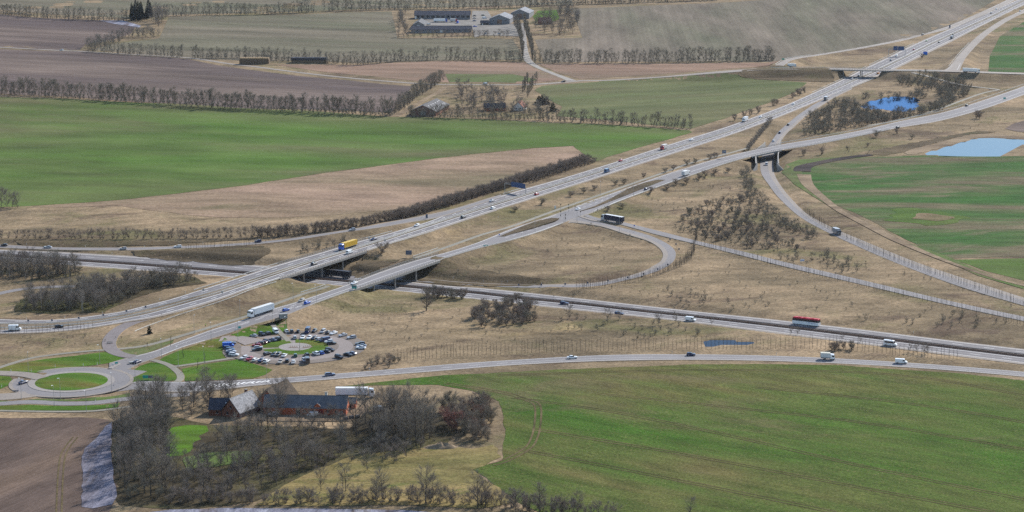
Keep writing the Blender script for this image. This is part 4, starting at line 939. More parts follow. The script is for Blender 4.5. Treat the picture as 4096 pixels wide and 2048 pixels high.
def conifer(seed, h, rad):
    r = random.Random(seed); tr, cr = MB(), MB()
    tr.tube((0, 0, -0.3), (0, 0, h * 0.97), 0.28, 0.03, 6, cap=False)
    n = int(h * 26)
    for i in range(n):
        t = 0.08 + 0.92 * (i + r.random()) / n; z = h * t; ln = rad * (1 - t) ** 0.8 * r.uniform(0.6, 1.15) + 0.25
        az = r.uniform(0, 6.283); d = Vector((math.cos(az), math.sin(az), -0.18 + 0.35 * t)); p = Vector((0, 0, z))
        s = Vector((-d.y, d.x, 0)) * (0.30 * ln + 0.12)
        q = p + d * ln
        cr.add([p, p + d * ln * .6 + s, q, p + d * ln * .6 - s], [(0, 1, 2, 3)])
        cr.add([p + d*ln*.3, p + d * ln * .7 + Vector((0, 0, -.35*ln*.5)), q, p + d * ln * .75 + Vector((0, 0, .2))], [(0, 1, 2, 3)])
    return tr.mesh('conifer_trunk', BARK), cr.mesh('conifer_crown', NEEDLE)
K_CON = [conifer(300 + i, 15.0 + i, 3.6) for i in range(3)]
K_CON_S = [conifer(320 + i, 3.4, 1.5) for i in range(2)]

VEG_N = {}
def plant(kind, name, p, label, group, cat='tree', s=1.0, sxy=None, rng=RNG):
    p = Vector(p); ms = kind[rng.randrange(len(kind))]; rz = rng.uniform(0, 6.283); k = sxy or s
    VEG_N[name] = VEG_N.get(name, 0) + 1
    if len(ms) == 1:
        o = link(name, ms[0], loc=p, rz=rz, label=label, cat=cat, group=group); o.scale = (k, k, s); return o
    o = empty(name, p, rz, label=label, cat=cat, group=group); o.scale = (k, k, s)
    link('trunk', ms[0], o); link('crown', ms[1], o)
    return o

def along(px_pts, step, jit=0.35, side=0.6):
    """ground points along a line of the photograph, step metres apart"""
    c = np.array([tuple(P(*q[:2]))[:2] for q in spline([q[:2] for q in px_pts], 6)])
    s = np.concatenate([[0], np.cumsum(np.linalg.norm(np.diff(c, axis=0), axis=1))]); out = []
    d = 0.0
    while d < s[-1]:
        x = np.interp(d, s, c[:, 0]) + RNG.uniform(-side, side); y = np.interp(d, s, c[:, 1]) + RNG.uniform(-side, side)
        out.append(Vector((x, y, drop(x, y)))); d += step * RNG.uniform(1 - jit, 1 + jit)
    return out

def scatter(px_pts, n, gap):
    q = np.array(px_poly(px_pts)); (x0, y0), (x1, y1) = q.min(0), q.max(0); out = []; tries = 0
    while len(out) < n and tries < n * 60:
        tries += 1; x, y = RNG.uniform(x0, x1), RNG.uniform(y0, y1)
        if not inside_poly(q, np.array(x), np.array(y)): continue
        if any((x - p.x) ** 2 + (y - p.y) ** 2 < gap * gap for p in out): continue
        out.append(Vector((x, y, drop(x, y))))
    return out

class Mass:
    """many alike plants beyond counting, one object"""
    def __init__(s, twig, bark): s.v = []; s.f = []; s.mi = []; s.m = [twig, bark]; s.n = 0
    def put(s, kind, p, sc):
        ms = kind[RNG.randrange(len(kind))]; a = RNG.uniform(0, 6.283); ca, sa = math.cos(a) * sc, math.sin(a) * sc
        for j, me in enumerate(ms):
            nv_ = len(me.vertices); co = np.empty(nv_ * 3); me.vertices.foreach_get('co', co); co = co.reshape(-1, 3)
            w = np.stack([co[:, 0] * ca - co[:, 1] * sa + p.x, co[:, 0] * sa + co[:, 1] * ca + p.y, co[:, 2] * sc + p.z], 1)
            s.v.append(w)
            lt = np.empty(len(me.polygons), np.int32); me.polygons.foreach_get('loop_total', lt)
            li = np.empty(len(me.loops), np.int32); me.loops.foreach_get('vertex_index', li)
            mi = np.empty(len(me.polygons), np.int32); me.polygons.foreach_get('material_index', mi)
            if len(ms) == 2 and j == 0: mi[:] = 1
            s.f.append((lt, li + s.n)); s.mi.append(mi); s.n += nv_
    def build(s, name, label):
        me = bpy.data.meshes.new(name); v = np.concatenate(s.v); lt = np.concatenate([a for a, _ in s.f]); li = np.concatenate([b for _, b in s.f])
        me.vertices.add(len(v)); me.vertices.foreach_set('co', v.ravel())
        me.loops.add(len(li)); me.loops.foreach_set('vertex_index', li)
        me.polygons.add(len(lt)); me.polygons.foreach_set('loop_start', np.concatenate([[0], np.cumsum(lt)[:-1]]).astype(np.int32)); me.polygons.foreach_set('loop_total', lt)
        for m in s.m: me.materials.append(m)
        me.polygons.foreach_set('material_index', np.concatenate(s.mi)); me.update(calc_edges=True)
        return link(name, me, kind='stuff', label=label)

# --- windbreak rows: the nearest ones tree by tree
def row(px_pts, step, kind, name, label, group, s0, s1, rows=1, gap=2.6, **k):
    for q in range(rows):
        for p in along(px_pts, step, jit=0.5, side=1.2):
            s = RNG.uniform(s0 * 0.9, s1) if RNG.random() < 0.85 else RNG.uniform(s0 * 0.55, s0); p = p + Vector((0, q * gap, 0)); plant(kind, name, p, label, group, s=s, **k)
row(T(0,0,[(-80,930),(0,940),(1000,1000),(2000,1072),(2576,1102)]) + T(1,0,[(700,1138),(1390,1162)]), 2.9, K_ROW, 'row_tree', 'bare tree in the windbreak between brown and green fields', 'windbreak along the big green field', 0.92, 1.15)
row(T(1,0,[(1540,1172),(2000,1186),(2576,1198)]) + T(2,0,[(600,1222),(1200,1258),(1790,1290)]), 3.0, K_ROW, 'row_tree', 'bare tree in the row from barn to motorway', 'tree row beside the barn', 0.62, 0.86)
row(T(1,0,[(1395,1155),(1500,1080),(1620,990),(1750,900),(1850,840),(1870,815)]), 6.5, K_ROW, 'row_tree', 'bare tree lining the sandy barn track', 'trees along the barn track', 0.85, 1.05)
m = Mass(TWIG_ROW, BARK)
for pts, st, s0, s1 in ((T(0,0,[(-80,132),(0,140),(500,182),(1000,200),(1290,205)]), 3.0, 0.85, 1.05),
                        (T(0,0,[(1700,160),(2000,150),(2576,146)]) + T(1,0,[(200,135),(600,118)]) , 3.0, 0.9, 1.1),
                        (T(1,0,[(690,108),(1100,102),(1500,92),(2576,75)]) + T(2,0,[(400,50),(900,36),(1700,8),(2100,-6)]), 3.0, 0.9, 1.1),
                        (T(0,0,[(900,515),(1300,540),(1860,575)]), 3.0, 0.7, 0.95), (T(0,0,[(1950,580),(2576,585)]) + T(1,0,[(200,606),(720,632),(1000,650),(1250,632),(1500,608),(1840,600)]), 3.0, 0.75, 0.98),
                        (T(1,0,[(1915,600),(2576,612)]) + T(2,0,[(90,620)]), 3.0, 0.8, 1.0), (T(2,0,[(235,626),(730,632)]), 2.6, 0.8, 1.0), (T(2,0,[(770,632),(1200,628),(1500,625),(2000,615),(2576,606)]) + T(3,0,[(0,600)]), 2.4, 0.85, 1.05)):
    for p in along(pts, st, jit=0.5, side=1.4): m.put(K_ROW_L, p, RNG.uniform(s0 * 0.8, s1))
for pts in (T(0,0,[(-80,140),(0,147),(500,189),(1000,207),(1290,212)]), T(0,0,[(1700,165),(2000,155),(2576,150)]) + T(1,0,[(600,122)]), T(1,0,[(690,112),(1500,96),(2576,79)]) + T(2,0,[(400,54),(900,40),(2100,-2)]), T(0,0,[(900,520),(1860,580)]), T(0,0,[(1950,585),(2576,590)]) + T(1,0,[(200,611),(720,637),(1000,655),(1250,637),(1500,613),(1840,605)]),
            T(1,0,[(1915,605),(2576,617)]) + T(2,0,[(90,625)]), T(2,0,[(235,632),(730,638)]), T(2,0,[(770,638),(1500,631),(2576,612)]) + T(3,0,[(0,606)]), T(0,0,[(-80,938),(0,948),(1000,1008),(2000,1080),(2576,1110)]) + T(1,0,[(700,1146),(1390,1170)]), T(1,0,[(1540,1180),(2576,1206)]) + T(2,0,[(600,1230),(1790,1296)])):
    for p in along(pts, 3.4, jit=0.7, side=1.6): m.put(K_SHRUB_L, p, RNG.uniform(0.4, 1.0))
m.build('far_windbreaks', 'bare tree rows dividing the farthest fields')
# poplar avenues
for p in along(T(2,0,[(108,600),(100,520),(88,430),(60,330),(20,260)]), 14, side=0.4): plant(K_POPLAR, 'poplar', p, 'columnar bare poplar on the left side of the farm drive', 'left poplars of the farm drive', s=RNG.uniform(0.85, 1.1))
for p in along(T(2,0,[(205,610),(190,520),(170,430),(140,330),(120,280)]), 14, side=0.4): plant(K_POPLAR, 'poplar', p, 'columnar bare poplar on the right side of the farm drive', 'right poplars of the farm drive', s=RNG.uniform(0.85, 1.1))
for p in along(T(2,0,[(160,840),(130,900),(95,960)]), 12, side=0.4): plant(K_POPLAR, 'poplar', p, 'reddish bare poplar of the left row behind the red gabled house', 'left poplars behind the red gabled house', s=RNG.uniform(0.6, 0.75))
for p in along(T(2,0,[(250,835),(200,900),(150,985)]), 12, side=0.4): plant(K_POPLAR, 'poplar', p, 'reddish bare poplar of the right row behind the red gabled house', 'right poplars behind the red gabled house', s=RNG.uniform(0.6, 0.75))
# --- shrub belts along the motorway
m = Mass(TWIG_SHRUB, BARK)
for pts, st, s0, s1, rows in (([(-30,953),(200,955),(600,955),(1024,950)], 3.4, 0.7, 1.25, 1), ([(1024,948),(1150,944),(1420,912),(1620,876)], 2.2, 0.8, 1.3, 2),
                              ([(1600,880),(1750,838),(1900,792),(2048,746),(2200,698),(2362,648)], 2.2, 0.75, 1.2, 3), ([(2120,735),(2250,690),(2340,662),(2385,646)], 2.6, 0.5, 0.7, 1)):
    for q in range(rows):
        for p in along(pts, st, side=1.2):
            m.put(K_SHRUB_L, p + Vector((-1.6 * q, 3.0 * q, 0)), RNG.uniform(s0, s1))
m.build('motorway_thicket', 'dense belt of dark bare shrubs along the motorway verge')
# --- countable woods and thickets
def wood(poly, n, gap, kind, name, label, group, s0, s1, cat='tree'):
    for p in scatter(poly, n, gap): plant(kind, name, p, label, group, cat, s=RNG.uniform(s0, s1))
wood(Fq([(300,1085),(345,1035),(400,1020),(425,1060),(412,1150),(440,1175),(420,1250),(300,1248)]), 46, 3.6, K_WOOD, 'woodland_tree', 'tall bare tree in the wood west of the thatched house', 'wood west of the thatched house', 0.8, 1.08)
wood(Fq([(430,1190),(520,1165),(640,1145),(760,1132),(860,1120),(880,1150),(780,1185),(700,1225),(560,1255),(430,1255)]), 52, 3.6, K_WOOD, 'woodland_tree', 'bare tree in the dark wood below the farm yard', 'wood below the farm yard', 0.42, 0.72)
wood(Fq([(890,1075),(960,1050),(1080,1070),(1110,1095),(1060,1130),(930,1125),(885,1105)]), 30, 4.2, K_WOOD, 'woodland_tree', 'tall bare tree in the grove right of the brick barn', 'grove right of the brick barn', 0.85, 1.1)
wood(Fq([(540,1105),(700,1078),(870,1072),(880,1110),(700,1125),(560,1135)]), 24, 4.5, K_SMALL, 'woodland_tree', 'small bare tree at the edge of the farm yard', 'small trees at the farm yard', 0.8, 1.2)
wood(Fq([(440,1010),(530,985),(620,990),(560,1030),(470,1050)]), 14, 5, K_SMALL, 'woodland_tree', 'bare tree between old road and thatched house', 'trees between old road and thatched house', 0.9, 1.4)
for q in T(0,3,[(1660,540),(1640,585)]) + T(1,3,[(235,300),(60,440)]): plant(K_WOOD, 'garden_tree', hit(*q), 'tall bare tree close to the farm buildings', 'tall trees close to the farm buildings', s=1.05)
for p in scatter(Fq([(1120,1030),(1200,1020),(1243,1045),(1240,1105),(1180,1122),(1130,1085)]), 30, 2.4): plant(K_RED if RNG.random() < 0.35 else K_SHRUB, 'shrub', p, 'rusty bare shrub in the thicket at the foreground field edge', 'thicket at the foreground field edge', 'shrub', s=RNG.uniform(1.0, 1.5))
for i, q in enumerate(T(1,3,[(655,1078),(905,1082),(1210,1148),(1270,1162),(1705,1203),(1785,1198),(2230,1255),(2310,1245)]) + T(2,3,[(30,1330),(270,1330),(660,1320),(1790,1340)])):
    plant(K_SMALL if i in (2, 5) else K_WOOD, 'hedge_tree', hit(*q), 'bare tree standing out of the hedge along the bottom edge', 'trees in the bottom hedge', s=[0.62,0.66,0.9,0.75,0.95,1.1,0.85,0.72,0.7,0.75,0.6,0.5][i])
m = Mass(TWIG_SHRUB, BARK)
for p in along(Fq([(430,1262),(600,1264),(800,1266),(1000,1262),(1150,1268),(1300,1278),(1440,1296)]), 1.3, side=2.4): m.put(K_SHRUB_L, p, RNG.uniform(0.55, 1.15))
for p in along(T(2,3,[(280,1300),(440,1320),(600,1335),(900,1350),(1100,1370)]), 2.0, side=1.5): m.put(K_SHRUB_L, p, RNG.uniform(0.8, 1.3))
for p in scatter(Fq([(470,1255),(520,1175),(640,1150),(760,1138),(880,1126),(1000,1120),(1090,1130),(1000,1140),(880,1150),(760,1195),(640,1235)]), 60, 1.8): m.put(K_SHRUB_L, p, RNG.uniform(0.6, 1.1))
m.build('hedge_undergrowth', 'bare undergrowth of the foreground hedge and wood')
for q, s in zip(T(1,3,[(1120,868),(960,780),(1390,790),(1515,735),(1300,770),(620,820),(1260,700)]), (1.2, 0.9, 1.0, 0.9, 0.9, 1.1, 1.1)): plant(K_SMALL, 'orchard_tree', hit(*q), 'low rounded bare tree on the meadow below the farm wood', 'low trees on the meadow below the farm', s=s * 0.8, sxy=s)
wood([(-20,1122),(0,1070),(180,1066),(330,1080),(335,1108),(120,1120)], 40, 2.8, K_SMALL, 'thicket_tree', 'bare tree in the upper stand at the left edge', 'upper stand at the left edge', 1.0, 1.3)
wood([(-20,1118),(0,1075),(180,1070),(330,1085),(120,1118)], 9, 5, K_BIRCH, 'birch', 'white-stemmed birch in the upper stand at the left edge', 'birches in the upper left stand', 0.9, 1.15)
wood([(85,1235),(120,1190),(260,1178),(420,1140),(620,1110),(760,1118),(800,1132),(640,1152),(560,1178),(470,1212),(420,1240),(300,1242),(120,1243)], 90, 2.6, K_SMALL, 'thicket_tree', 'dark bare tree in the thicket between the motorways at left', 'thicket between the motorways at left', 0.75, 1.15)
wood([(100,1238),(160,1225),(420,1225),(420,1246),(120,1246)], 8, 5, K_BIRCH, 'birch', 'white-stemmed birch at the thicket edge above the motorway', 'birches at the thicket edge', 0.75, 1.05)
SCRUB = {'thicket round the pond', 'shrubs behind the pond', 'shrubs left of the underpass slip road', 'shrubs between the slip roads', 'low bushes above the lower motorway', 'low bushes above the sapling row', 'low bushes on the slope at right', 'shrubs on the bank beside the truck'}
scrub = Mass(TWIG_SHRUB, BARK)
for poly, n, s0, s1, lab, g in (([(3225,480),(3330,425),(3400,400),(3440,440),(3560,462),(3700,452),(3770,400),(3720,352),(3850,330),(3890,372),(3760,452),(3560,495),(3330,530),(3200,548)], 380, 0.7, 1.35, 'dark bare shrub in the thicket round the pond', 'thicket round the pond'),
                         ([(3440,386),(3560,374),(3690,370),(3715,392),(3560,383),(3450,398)], 30, 0.7, 1.1, 'dark bare shrub on the far shore of the pond', 'thicket round the pond'),
                         ([(3590,318),(3700,322),(3800,340),(3700,372),(3660,350),(3600,345)], 60, 0.7, 1.2, 'bare shrub on the bank behind the pond', 'shrubs behind the pond'),
                         ([(2690,920),(2750,850),(2880,800),(2990,785),(3040,880),(3120,955),(3240,1005),(3100,1008),(2960,990),(2840,962)], 90, 0.45, 0.85, 'dark bare shrub in the thicket right of the loop road', 'thicket right of the loop road'),
                         ([(1880,1275),(1930,1228),(2060,1208),(2140,1232),(2142,1290),(2050,1312),(1920,1312)], 52, 0.6, 1.1, 'dark bare shrub in the round thicket below the lower motorway', 'round thicket below the lower motorway'),
                         ([(1700,1178),(1800,1182),(1870,1192),(1860,1202),(1720,1196)], 16, 0.7, 1.0, 'bare shrub at the motorway edge behind the lone tree', 'shrubs behind the lone tree'),
                         ([(1440,1465),(1480,1440),(1560,1430),(1600,1448),(1560,1470),(1460,1478)], 14, 0.35, 0.6, 'low bare shrub between car park and old road', 'shrubs between car park and old road'),
                         ([(3310,1398),(3400,1392),(3420,1404),(3330,1410)], 7, 0.6, 0.8, 'low dark shrub behind the white box van', 'shrubs behind the white box van'),
                         ([(2960,700),(2990,660),(3020,760),(3110,860),(3280,945),(3250,965),(3080,900),(2990,800)], 120, 0.5, 0.9, 'bare shrub on the slope left of the underpass slip road', 'shrubs left of the underpass slip road'),
                         ([(3060,1040),(3300,1010),(3480,1080),(3400,1100),(3200,1060)], 22, 0.5, 0.9, 'bare shrub between the two right-hand slip roads', 'shrubs between the slip roads'),
                         ([(2560,1165),(2900,1160),(3100,1230),(2900,1240),(2650,1215)], 26, 0.3, 0.55, 'low brown bush on the dry grass above the lower motorway', 'low bushes above the lower motorway'),
                         ([(2200,1270),(2650,1290),(2900,1330),(2800,1370),(2300,1350)], 30, 0.3, 0.6, 'low brown bush in the scrub above the sapling row', 'low bushes above the sapling row'),
                         ([(3400,1290),(3900,1330),(4080,1290),(3800,1240)], 18, 0.35, 0.65, 'low brown bush on the slope at right', 'low bushes on the slope at right'),
                         ([(1180,1005),(1400,960),(1420,990),(1300,1000),(1150,1030)], 22, 0.4, 0.8, 'low dark shrub on the bank beside the truck', 'shrubs on the bank beside the truck')):
    for p in scatter(poly, n, 1.8):
        if g in SCRUB: scrub.put(K_SHRUB_L, p, RNG.uniform(s0, s1))
        else: plant(K_SHRUB, 'shrub', p, lab, g, 'shrub', s=RNG.uniform(s0, s1))
for poly, n in (([(1780,1100),(2200,1110),(2500,1060),(2560,960),(2300,900),(1900,1040)], 40), ([(2150,1170),(2600,1140),(2800,1040),(3000,1080),(3500,1180),(4000,1290),(3900,1330),(3000,1240),(2500,1190)], 90), ([(1300,1230),(1800,1200),(1880,1270),(2300,1330),(2800,1350),(2000,1390),(1500,1420)], 70), ([(2450,860),(2700,760),(2950,710),(2980,780),(2700,880)], 45), ([(60,1350),(500,1340),(480,1370),(60,1400)], 25), ([(3100,1080),(3400,1000),(3800,1140),(4050,1230),(3600,1120)], 50), ([(3200,600),(3600,560),(4000,450),(4080,470),(3700,600),(3300,640)], 40)):
    for p in scatter(poly, n, 2.0): scrub.put(K_SHRUB_L, p, RNG.uniform(0.12, 0.34))
scrub.build('scrub', 'bare scrub round the pond and on the grass slopes')
for i, q in enumerate([(2573,711),(2694,678),(2662,689),(2750,660),(2781,652),(2838,638),(2862,632),(2746,735),(2796,716),(2822,708),(2858,696),(2913,688),(2667,759),(2165,818),(2282,786),(2334,772),(2376,758),(2463,740),(2495,736),(2491,832),(2430,844),(2060,845),(2600,774),(2705,742)]):
    plant(K_SHRUB, 'shrub', hit(*q), 'round bare shrub on the grass beside the main road', 'round shrubs beside the main road', 'shrub', s=RNG.uniform(0.55, 0.9), sxy=RNG.uniform(0.9, 1.3))
plant(K_SHRUB, 'shrub', hit(1527, 1014), 'dense round shrub at the motorway bridge end', None, 'shrub', s=1.2, sxy=1.7)
plant(K_LONE, 'lone_tree', hit(1705, 1243), 'lone spreading bare tree on dry grass below the bridge', None, s=0.92)
for q, s in zip(T(2,2,[(155,585),(575,630),(965,675),(1475,690),(1650,670),(230,555),(1085,640),(2005,690)]) + T(3,2,[(745,845),(930,865),(230,790),(300,790),(1490,970),(1570,980),(1430,965),(1600,985)]), (1.2, 1.1, 1.1, 0.95, 0.8, 0.9, 0.7, 0.5, 0.55, 0.6, 0.6, 0.6, 0.8, 0.8, 0.7, 0.7)):
    plant(K_SMALL, 'verge_tree', hit(*q), 'small bare tree on the verge of the lower motorway', 'verge trees of the lower motorway', s=s * 0.75, sxy=s * 0.8)
for q in T(0,2,[(1715,905),(1845,1025),(1990,1128)]) + [(820,1450)]: plant(K_SAP, 'lawn_tree', hit(*q), 'young tree on the lawn west of the car park', 'young trees on the lawns', s=0.75, sxy=1.6)
for q in T(0,2,[(2110,1290),(2180,1285)]): plant(K_BIRCH, 'birch', hit(q[0]-12, q[1]+40), 'slim birch between old road and thatched house', 'birches near the thatched house', s=0.9)
# --- farms
wood(Fq([(1150,225),(1240,232),(1300,262),(1395,262),(1405,285),(1290,292),(1180,284),(1140,250)]), 46, 4.5, K_SMALL, 'farm_tree', 'bare tree in the garden between barn and red gabled house', 'trees between barn and red gabled house', 0.8, 1.4)
for i, q in enumerate(T(2,0,[(270,1040),(310,1050),(345,1048),(300,1035),(410,1120)])): plant(K_CON_S, 'conifer', hit(*q), 'dark rounded conifer beside the red gabled house', 'conifers beside the red gabled house', s=1.9 if i < 4 else 2.2, sxy=2.6)
wood(Fq([(1345,55),(1400,40),(1440,25),(1462,60),(1470,88),(1400,92),(1345,92)]), 44, 6, K_WOOD, 'farm_tree', 'bare tree in the copse right of the far farm', 'copse right of the far farm', 0.7, 1.0)
wood(Fq([(1002,60),(1014,40),(1022,30),(1024,92),(1004,92)]), 14, 6, K_WOOD, 'farm_tree', 'bare tree screening the far farm at its left', 'trees left of the far farm', 0.6, 0.85)
for p in along(T(1,0,[(1430,380),(1800,382),(2200,382),(2560,380)]) , 6): plant(K_SMALL, 'farm_tree', p, 'bare tree in the dark hedge before the far farm', 'hedge before the far farm', s=RNG.uniform(0.8, 1.2))
wood(T(0,0,[(1290,190),(1330,150),(1500,150),(1560,200),(1480,235),(1330,225)]), 12, 7, K_CON, 'conifer', 'tall dark conifer in the clump at the far field corner', 'dark conifer clump at the far field corner', 0.95, 1.3)
wood(T(0,0,[(1480,240),(1560,180),(1690,160),(1660,220),(1600,280),(1500,270)]), 12, 7, K_WOOD, 'farm_tree', 'grey bare tree beside the dark conifer clump', 'grey trees beside the conifer clump', 0.9, 1.3)
wood(T(0,0,[(850,500),(950,440),(1200,370),(1500,330),(1600,360),(1590,385),(1300,392),(1150,450),(950,515)]), 42, 7, K_SMALL, 'farm_tree', 'bare tree in the curved belt by the far road', 'curved tree belt by the far road', 0.9, 1.25)
for q in T(3,0,[(250,985),(320,960),(370,935),(50,1065),(90,1055),(300,950)]) + T(2,0,[(2240,1215),(2330,1185),(2480,1140),(2400,1160)]): plant(K_SHRUB, 'shrub', hit(*q), 'bare shrub on the pasture side of the motorway', 'shrubs on the pasture side of the motorway', 'shrub', s=RNG.uniform(0.9, 1.3))
for q, s in ((T(3,0,[(2130,1195)])[0], 1.3), (T(3,0,[(2100,1190)])[0], 1.1), (T(3,0,[(1550,590)])[0], 1.0), (T(3,1,[(540,270)])[0], 1.0), (T(3,1,[(1090,95)])[0], 1.1), (T(3,1,[(1300,60)])[0], 0.9), (T(3,1,[(360,280)])[0], 0.9), (T(3,1,[(1450,110)])[0], 0.7), (T(3,1,[(800,225)])[0], 0.6), (T(3,1,[(1000,190)])[0], 0.6)):
    plant(K_SHRUB, 'shrub', hit(*q), 'dark shrub on the slope above the patchy field', 'shrubs above the patchy field', 'shrub', s=s)
for i, q in enumerate([(598,1335), (1750,30)]): plant(K_CON_S, 'conifer', hit(*q), ['small pine on the slope beside the footpath', 'x'][i], None, s=1.1) if i == 0 else None
for p in along([(2990,620),(2998,600),(3020,570),(3060,520),(3085,490)], 5): plant(K_SMALL, 'verge_tree', p, 'bare tree in the short row beside the underpass slip road', 'short row beside the underpass slip road', s=RNG.uniform(0.5, 0.75))
# --- rows of saplings along the slip roads
def sap(pts, step, label, group, s0, s1):
    for p in along(pts, step, jit=0.25, side=0.25): plant(K_SAP, 'sapling', p, label, group, s=RNG.uniform(s0, s1), sxy=1.0)
sap(T(1,2,[(1425,1052),(1700,1035),(2100,1005),(2576,985)]) + T(2,2,[(500,965),(1200,948),(2000,940),(2576,932)]) + T(3,2,[(500,935),(900,955),(1300,1000),(1660,1030),(1940,1045)]), 1.75, 'thin upright sapling in the row above the old road', 'sapling row above the old road', 0.75, 1.1)
sap(T(0,2,[(-60,782),(0,780),(400,775),(700,755),(970,735)]), 1.9, 'thin sapling in the row below the motorway at left', 'sapling row below the motorway at left', 0.55, 0.8)
m = Mass(TWIG_SAP, BARK)
for pts in ([(3215,842),(3330,925),(3450,985),(3600,1050),(3800,1120),(4130,1240)], [(2790,985),(3000,1040),(3300,1115),(3600,1185),(3900,1255),(4130,1310)], [(2310,1160),(2480,1140),(2600,1112),(2700,1078),(2760,1040),(2778,1000)], [(2325,1158),(2600,1105),(2690,1075),(2770,1020)],
            [(1024,972),(1120,966),(1300,942),(1500,912)], [(740,1000),(900,992),(1024,984)], [(2770,1000),(2785,970),(2780,940)]):
    for k in (0, 1):
        for p in along(pts, 1.6, jit=0.3, side=0.8): m.put(K_SAP, p + Vector((0, 2.0 * k, 0)), RNG.uniform(0.45, 0.75))
m.build('sapling_rows', 'rows of thin young trees planted along the slip roads')

for i, q in enumerate([(5,826),(28,828),(50,829),(70,832),(-14,824)]): plant(K_SMALL, 'field_tree', hit(*q), 'grey bare tree at the left edge of the green field', 'trees at the left edge of the green field', s=RNG.uniform(1.0, 1.5))

m = Mass(TWIG_SHRUB, BARK)
for poly, n, s0, s1 in (([(90,1238),(130,1195),(260,1180),(420,1142),(620,1112),(780,1120),(640,1152),(560,1180),(470,1214),(420,1242),(120,1245)], 150, 0.5, 1.0), ([(-20,1122),(0,1075),(180,1070),(330,1085),(335,1108),(120,1122)], 60, 0.5, 1.0), (Fq([(296,1120),(345,1050),(420,1050),(412,1150),(440,1175),(430,1255),(300,1255)]), 45, 0.4, 0.8), (Fq([(890,1085),(960,1060),(1090,1080),(1110,1100),(1060,1132),(930,1128)]), 25, 0.4, 0.8),
                        ([(2690,920),(2750,850),(2880,800),(2990,785),(3040,880),(3120,955),(3240,1005),(3100,1008),(2960,990),(2840,962)], 360, 0.25, 0.55), ([(1640,930),(2048,800),(2200,760),(2350,715),(2320,700),(2048,775),(1700,890)], 0, 0.3, 0.5)):
    for p in scatter(poly, n, 1.2): m.put(K_SHRUB_L, p, RNG.uniform(s0, s1))
m.build('undergrowth', 'tangled bare undergrowth in the woods and thickets')

for q, s_ in (((1106,1702), 0.95), ((1072,1722), 0.8), ((1000,1712), 0.62), ((1330,1700), 0.6)): plant(K_WOOD, 'garden_tree', hit(*q), 'bare tree standing before the farm buildings', 'trees standing before the farm buildings', s=s_)
# ------------------------------------------------------------------ bridges, rails, lamps, signs
STEEL = plain_mat('galvanised_steel', (0.36, 0.36, 0.35), 0.55, 0.3, var=0.15)
DARKSTEEL = plain_mat('dark_steel', (0.05, 0.055, 0.06), 0.6, 0.2)
CONCRETE = plain_mat('concrete', (0.27, 0.255, 0.235), 0.9, var=0.2, scale=0.4)
WHITEP = plain_mat('white_plastic', (0.72, 0.71, 0.68), 0.6, var=0.06)
SIGNBACK = plain_mat('sign_back', (0.10, 0.12, 0.17), 0.6, 0.2, var=0.2)
SIGNBLUE = plain_mat('sign_blue', (0.015, 0.12, 0.55), 0.5, var=0.1)
SIGNGREEN = plain_mat('sign_green', (0.02, 0.30, 0.22), 0.5, var=0.1)
SIGNTEAL = plain_mat('sign_teal', (0.05, 0.36, 0.34), 0.5, var=0.1)
RUST = plain_mat('weathered_steel', (0.22, 0.14, 0.10), 0.8, var=0.3)
LAMPGLASS = plain_mat('lamp_cover', (0.8, 0.82, 0.84), 0.2, var=0.02)

def edge_line(key, side, a, b, off=0.0, lift=0.0):
    r = ROADS[key]; m = (r['px'] >= a) & (r['px'] <= b)
    p = (r['L'] if side == 'L' else r['R'])[m].copy(); q = (r['R'] if side == 'L' else r['L'])[m]
    d = p[:, :2] - q[:, :2]
    t = np.gradient(p[:, :2], axis=0); t /= np.linalg.norm(t, axis=1)[:, None] + 1e-9
    n = np.stack([-t[:, 1], t[:, 0]], 1); n *= np.sign((n * d).sum(1))[:, None]
    p[:, :2] += n * off; p[:, 2] += lift
    return p

def resample(p, step):
    p = np.asarray(p, float); s = np.concatenate([[0], np.cumsum(np.linalg.norm(np.diff(p, axis=0), axis=1))])
    n = max(2, int(s[-1] / step) + 1); d = np.linspace(0, s[-1], n)
    return np.stack([np.interp(d, s, p[:, k]) for k in range(3)], 1)

def sweep(mb, p, prof, m=0):
    """extrude a closed (side, up) profile along a polyline"""
    p = np.asarray(p, float); t = np.gradient(p[:, :2], axis=0); t /= np.linalg.norm(t, axis=1)[:, None] + 1e-9
    n = np.stack([-t[:, 1], t[:, 0]], 1)
    mb.loft([[(p[i, 0] + n[i, 0] * a, p[i, 1] + n[i, 1] * a, p[i, 2] + b) for a, b in prof] for i in range(len(p))], m)

def guard_rail(p, label, mat=None, step=4.0, h=0.78, parent=None, group=None):
    p = resample(p, step); root = empty('guard_rail', tuple(p[0]), label=label, cat='guard rail', group=group)
    q = p - p[0]; b = MB(); sweep(b, q, [(-0.06, h - 0.33), (0.06, h - 0.33), (0.09, h - 0.16), (0.06, h), (-0.06, h), (-0.09, h - 0.16)])
    b.obj('beam', mat or STEEL, root)
    b = MB()
    for x, y, z in q[::1]: b.box(x - 0.07, x + 0.07, y - 0.07, y + 0.07, z - 0.5, z + h - 0.1)
    o = b.obj('rail_posts', mat or STEEL, root, kind='stuff')
    return root
PALE = plain_mat('pale_rail', (0.62, 0.60, 0.55), 0.6, var=0.1)
guard_rail(line_at('m1_mid', 0.20), 'far rail of the median of the rising motorway', PALE)
guard_rail(line_at('m1_mid', 0.85), 'near rail of the median of the rising motorway', PALE)
guard_rail(line_at('m2_mid', 0.30), 'far rail of the median of the lower motorway', DARKSTEEL)
guard_rail(line_at('m2_mid', 0.75), 'near rail of the median of the lower motorway', RUST)
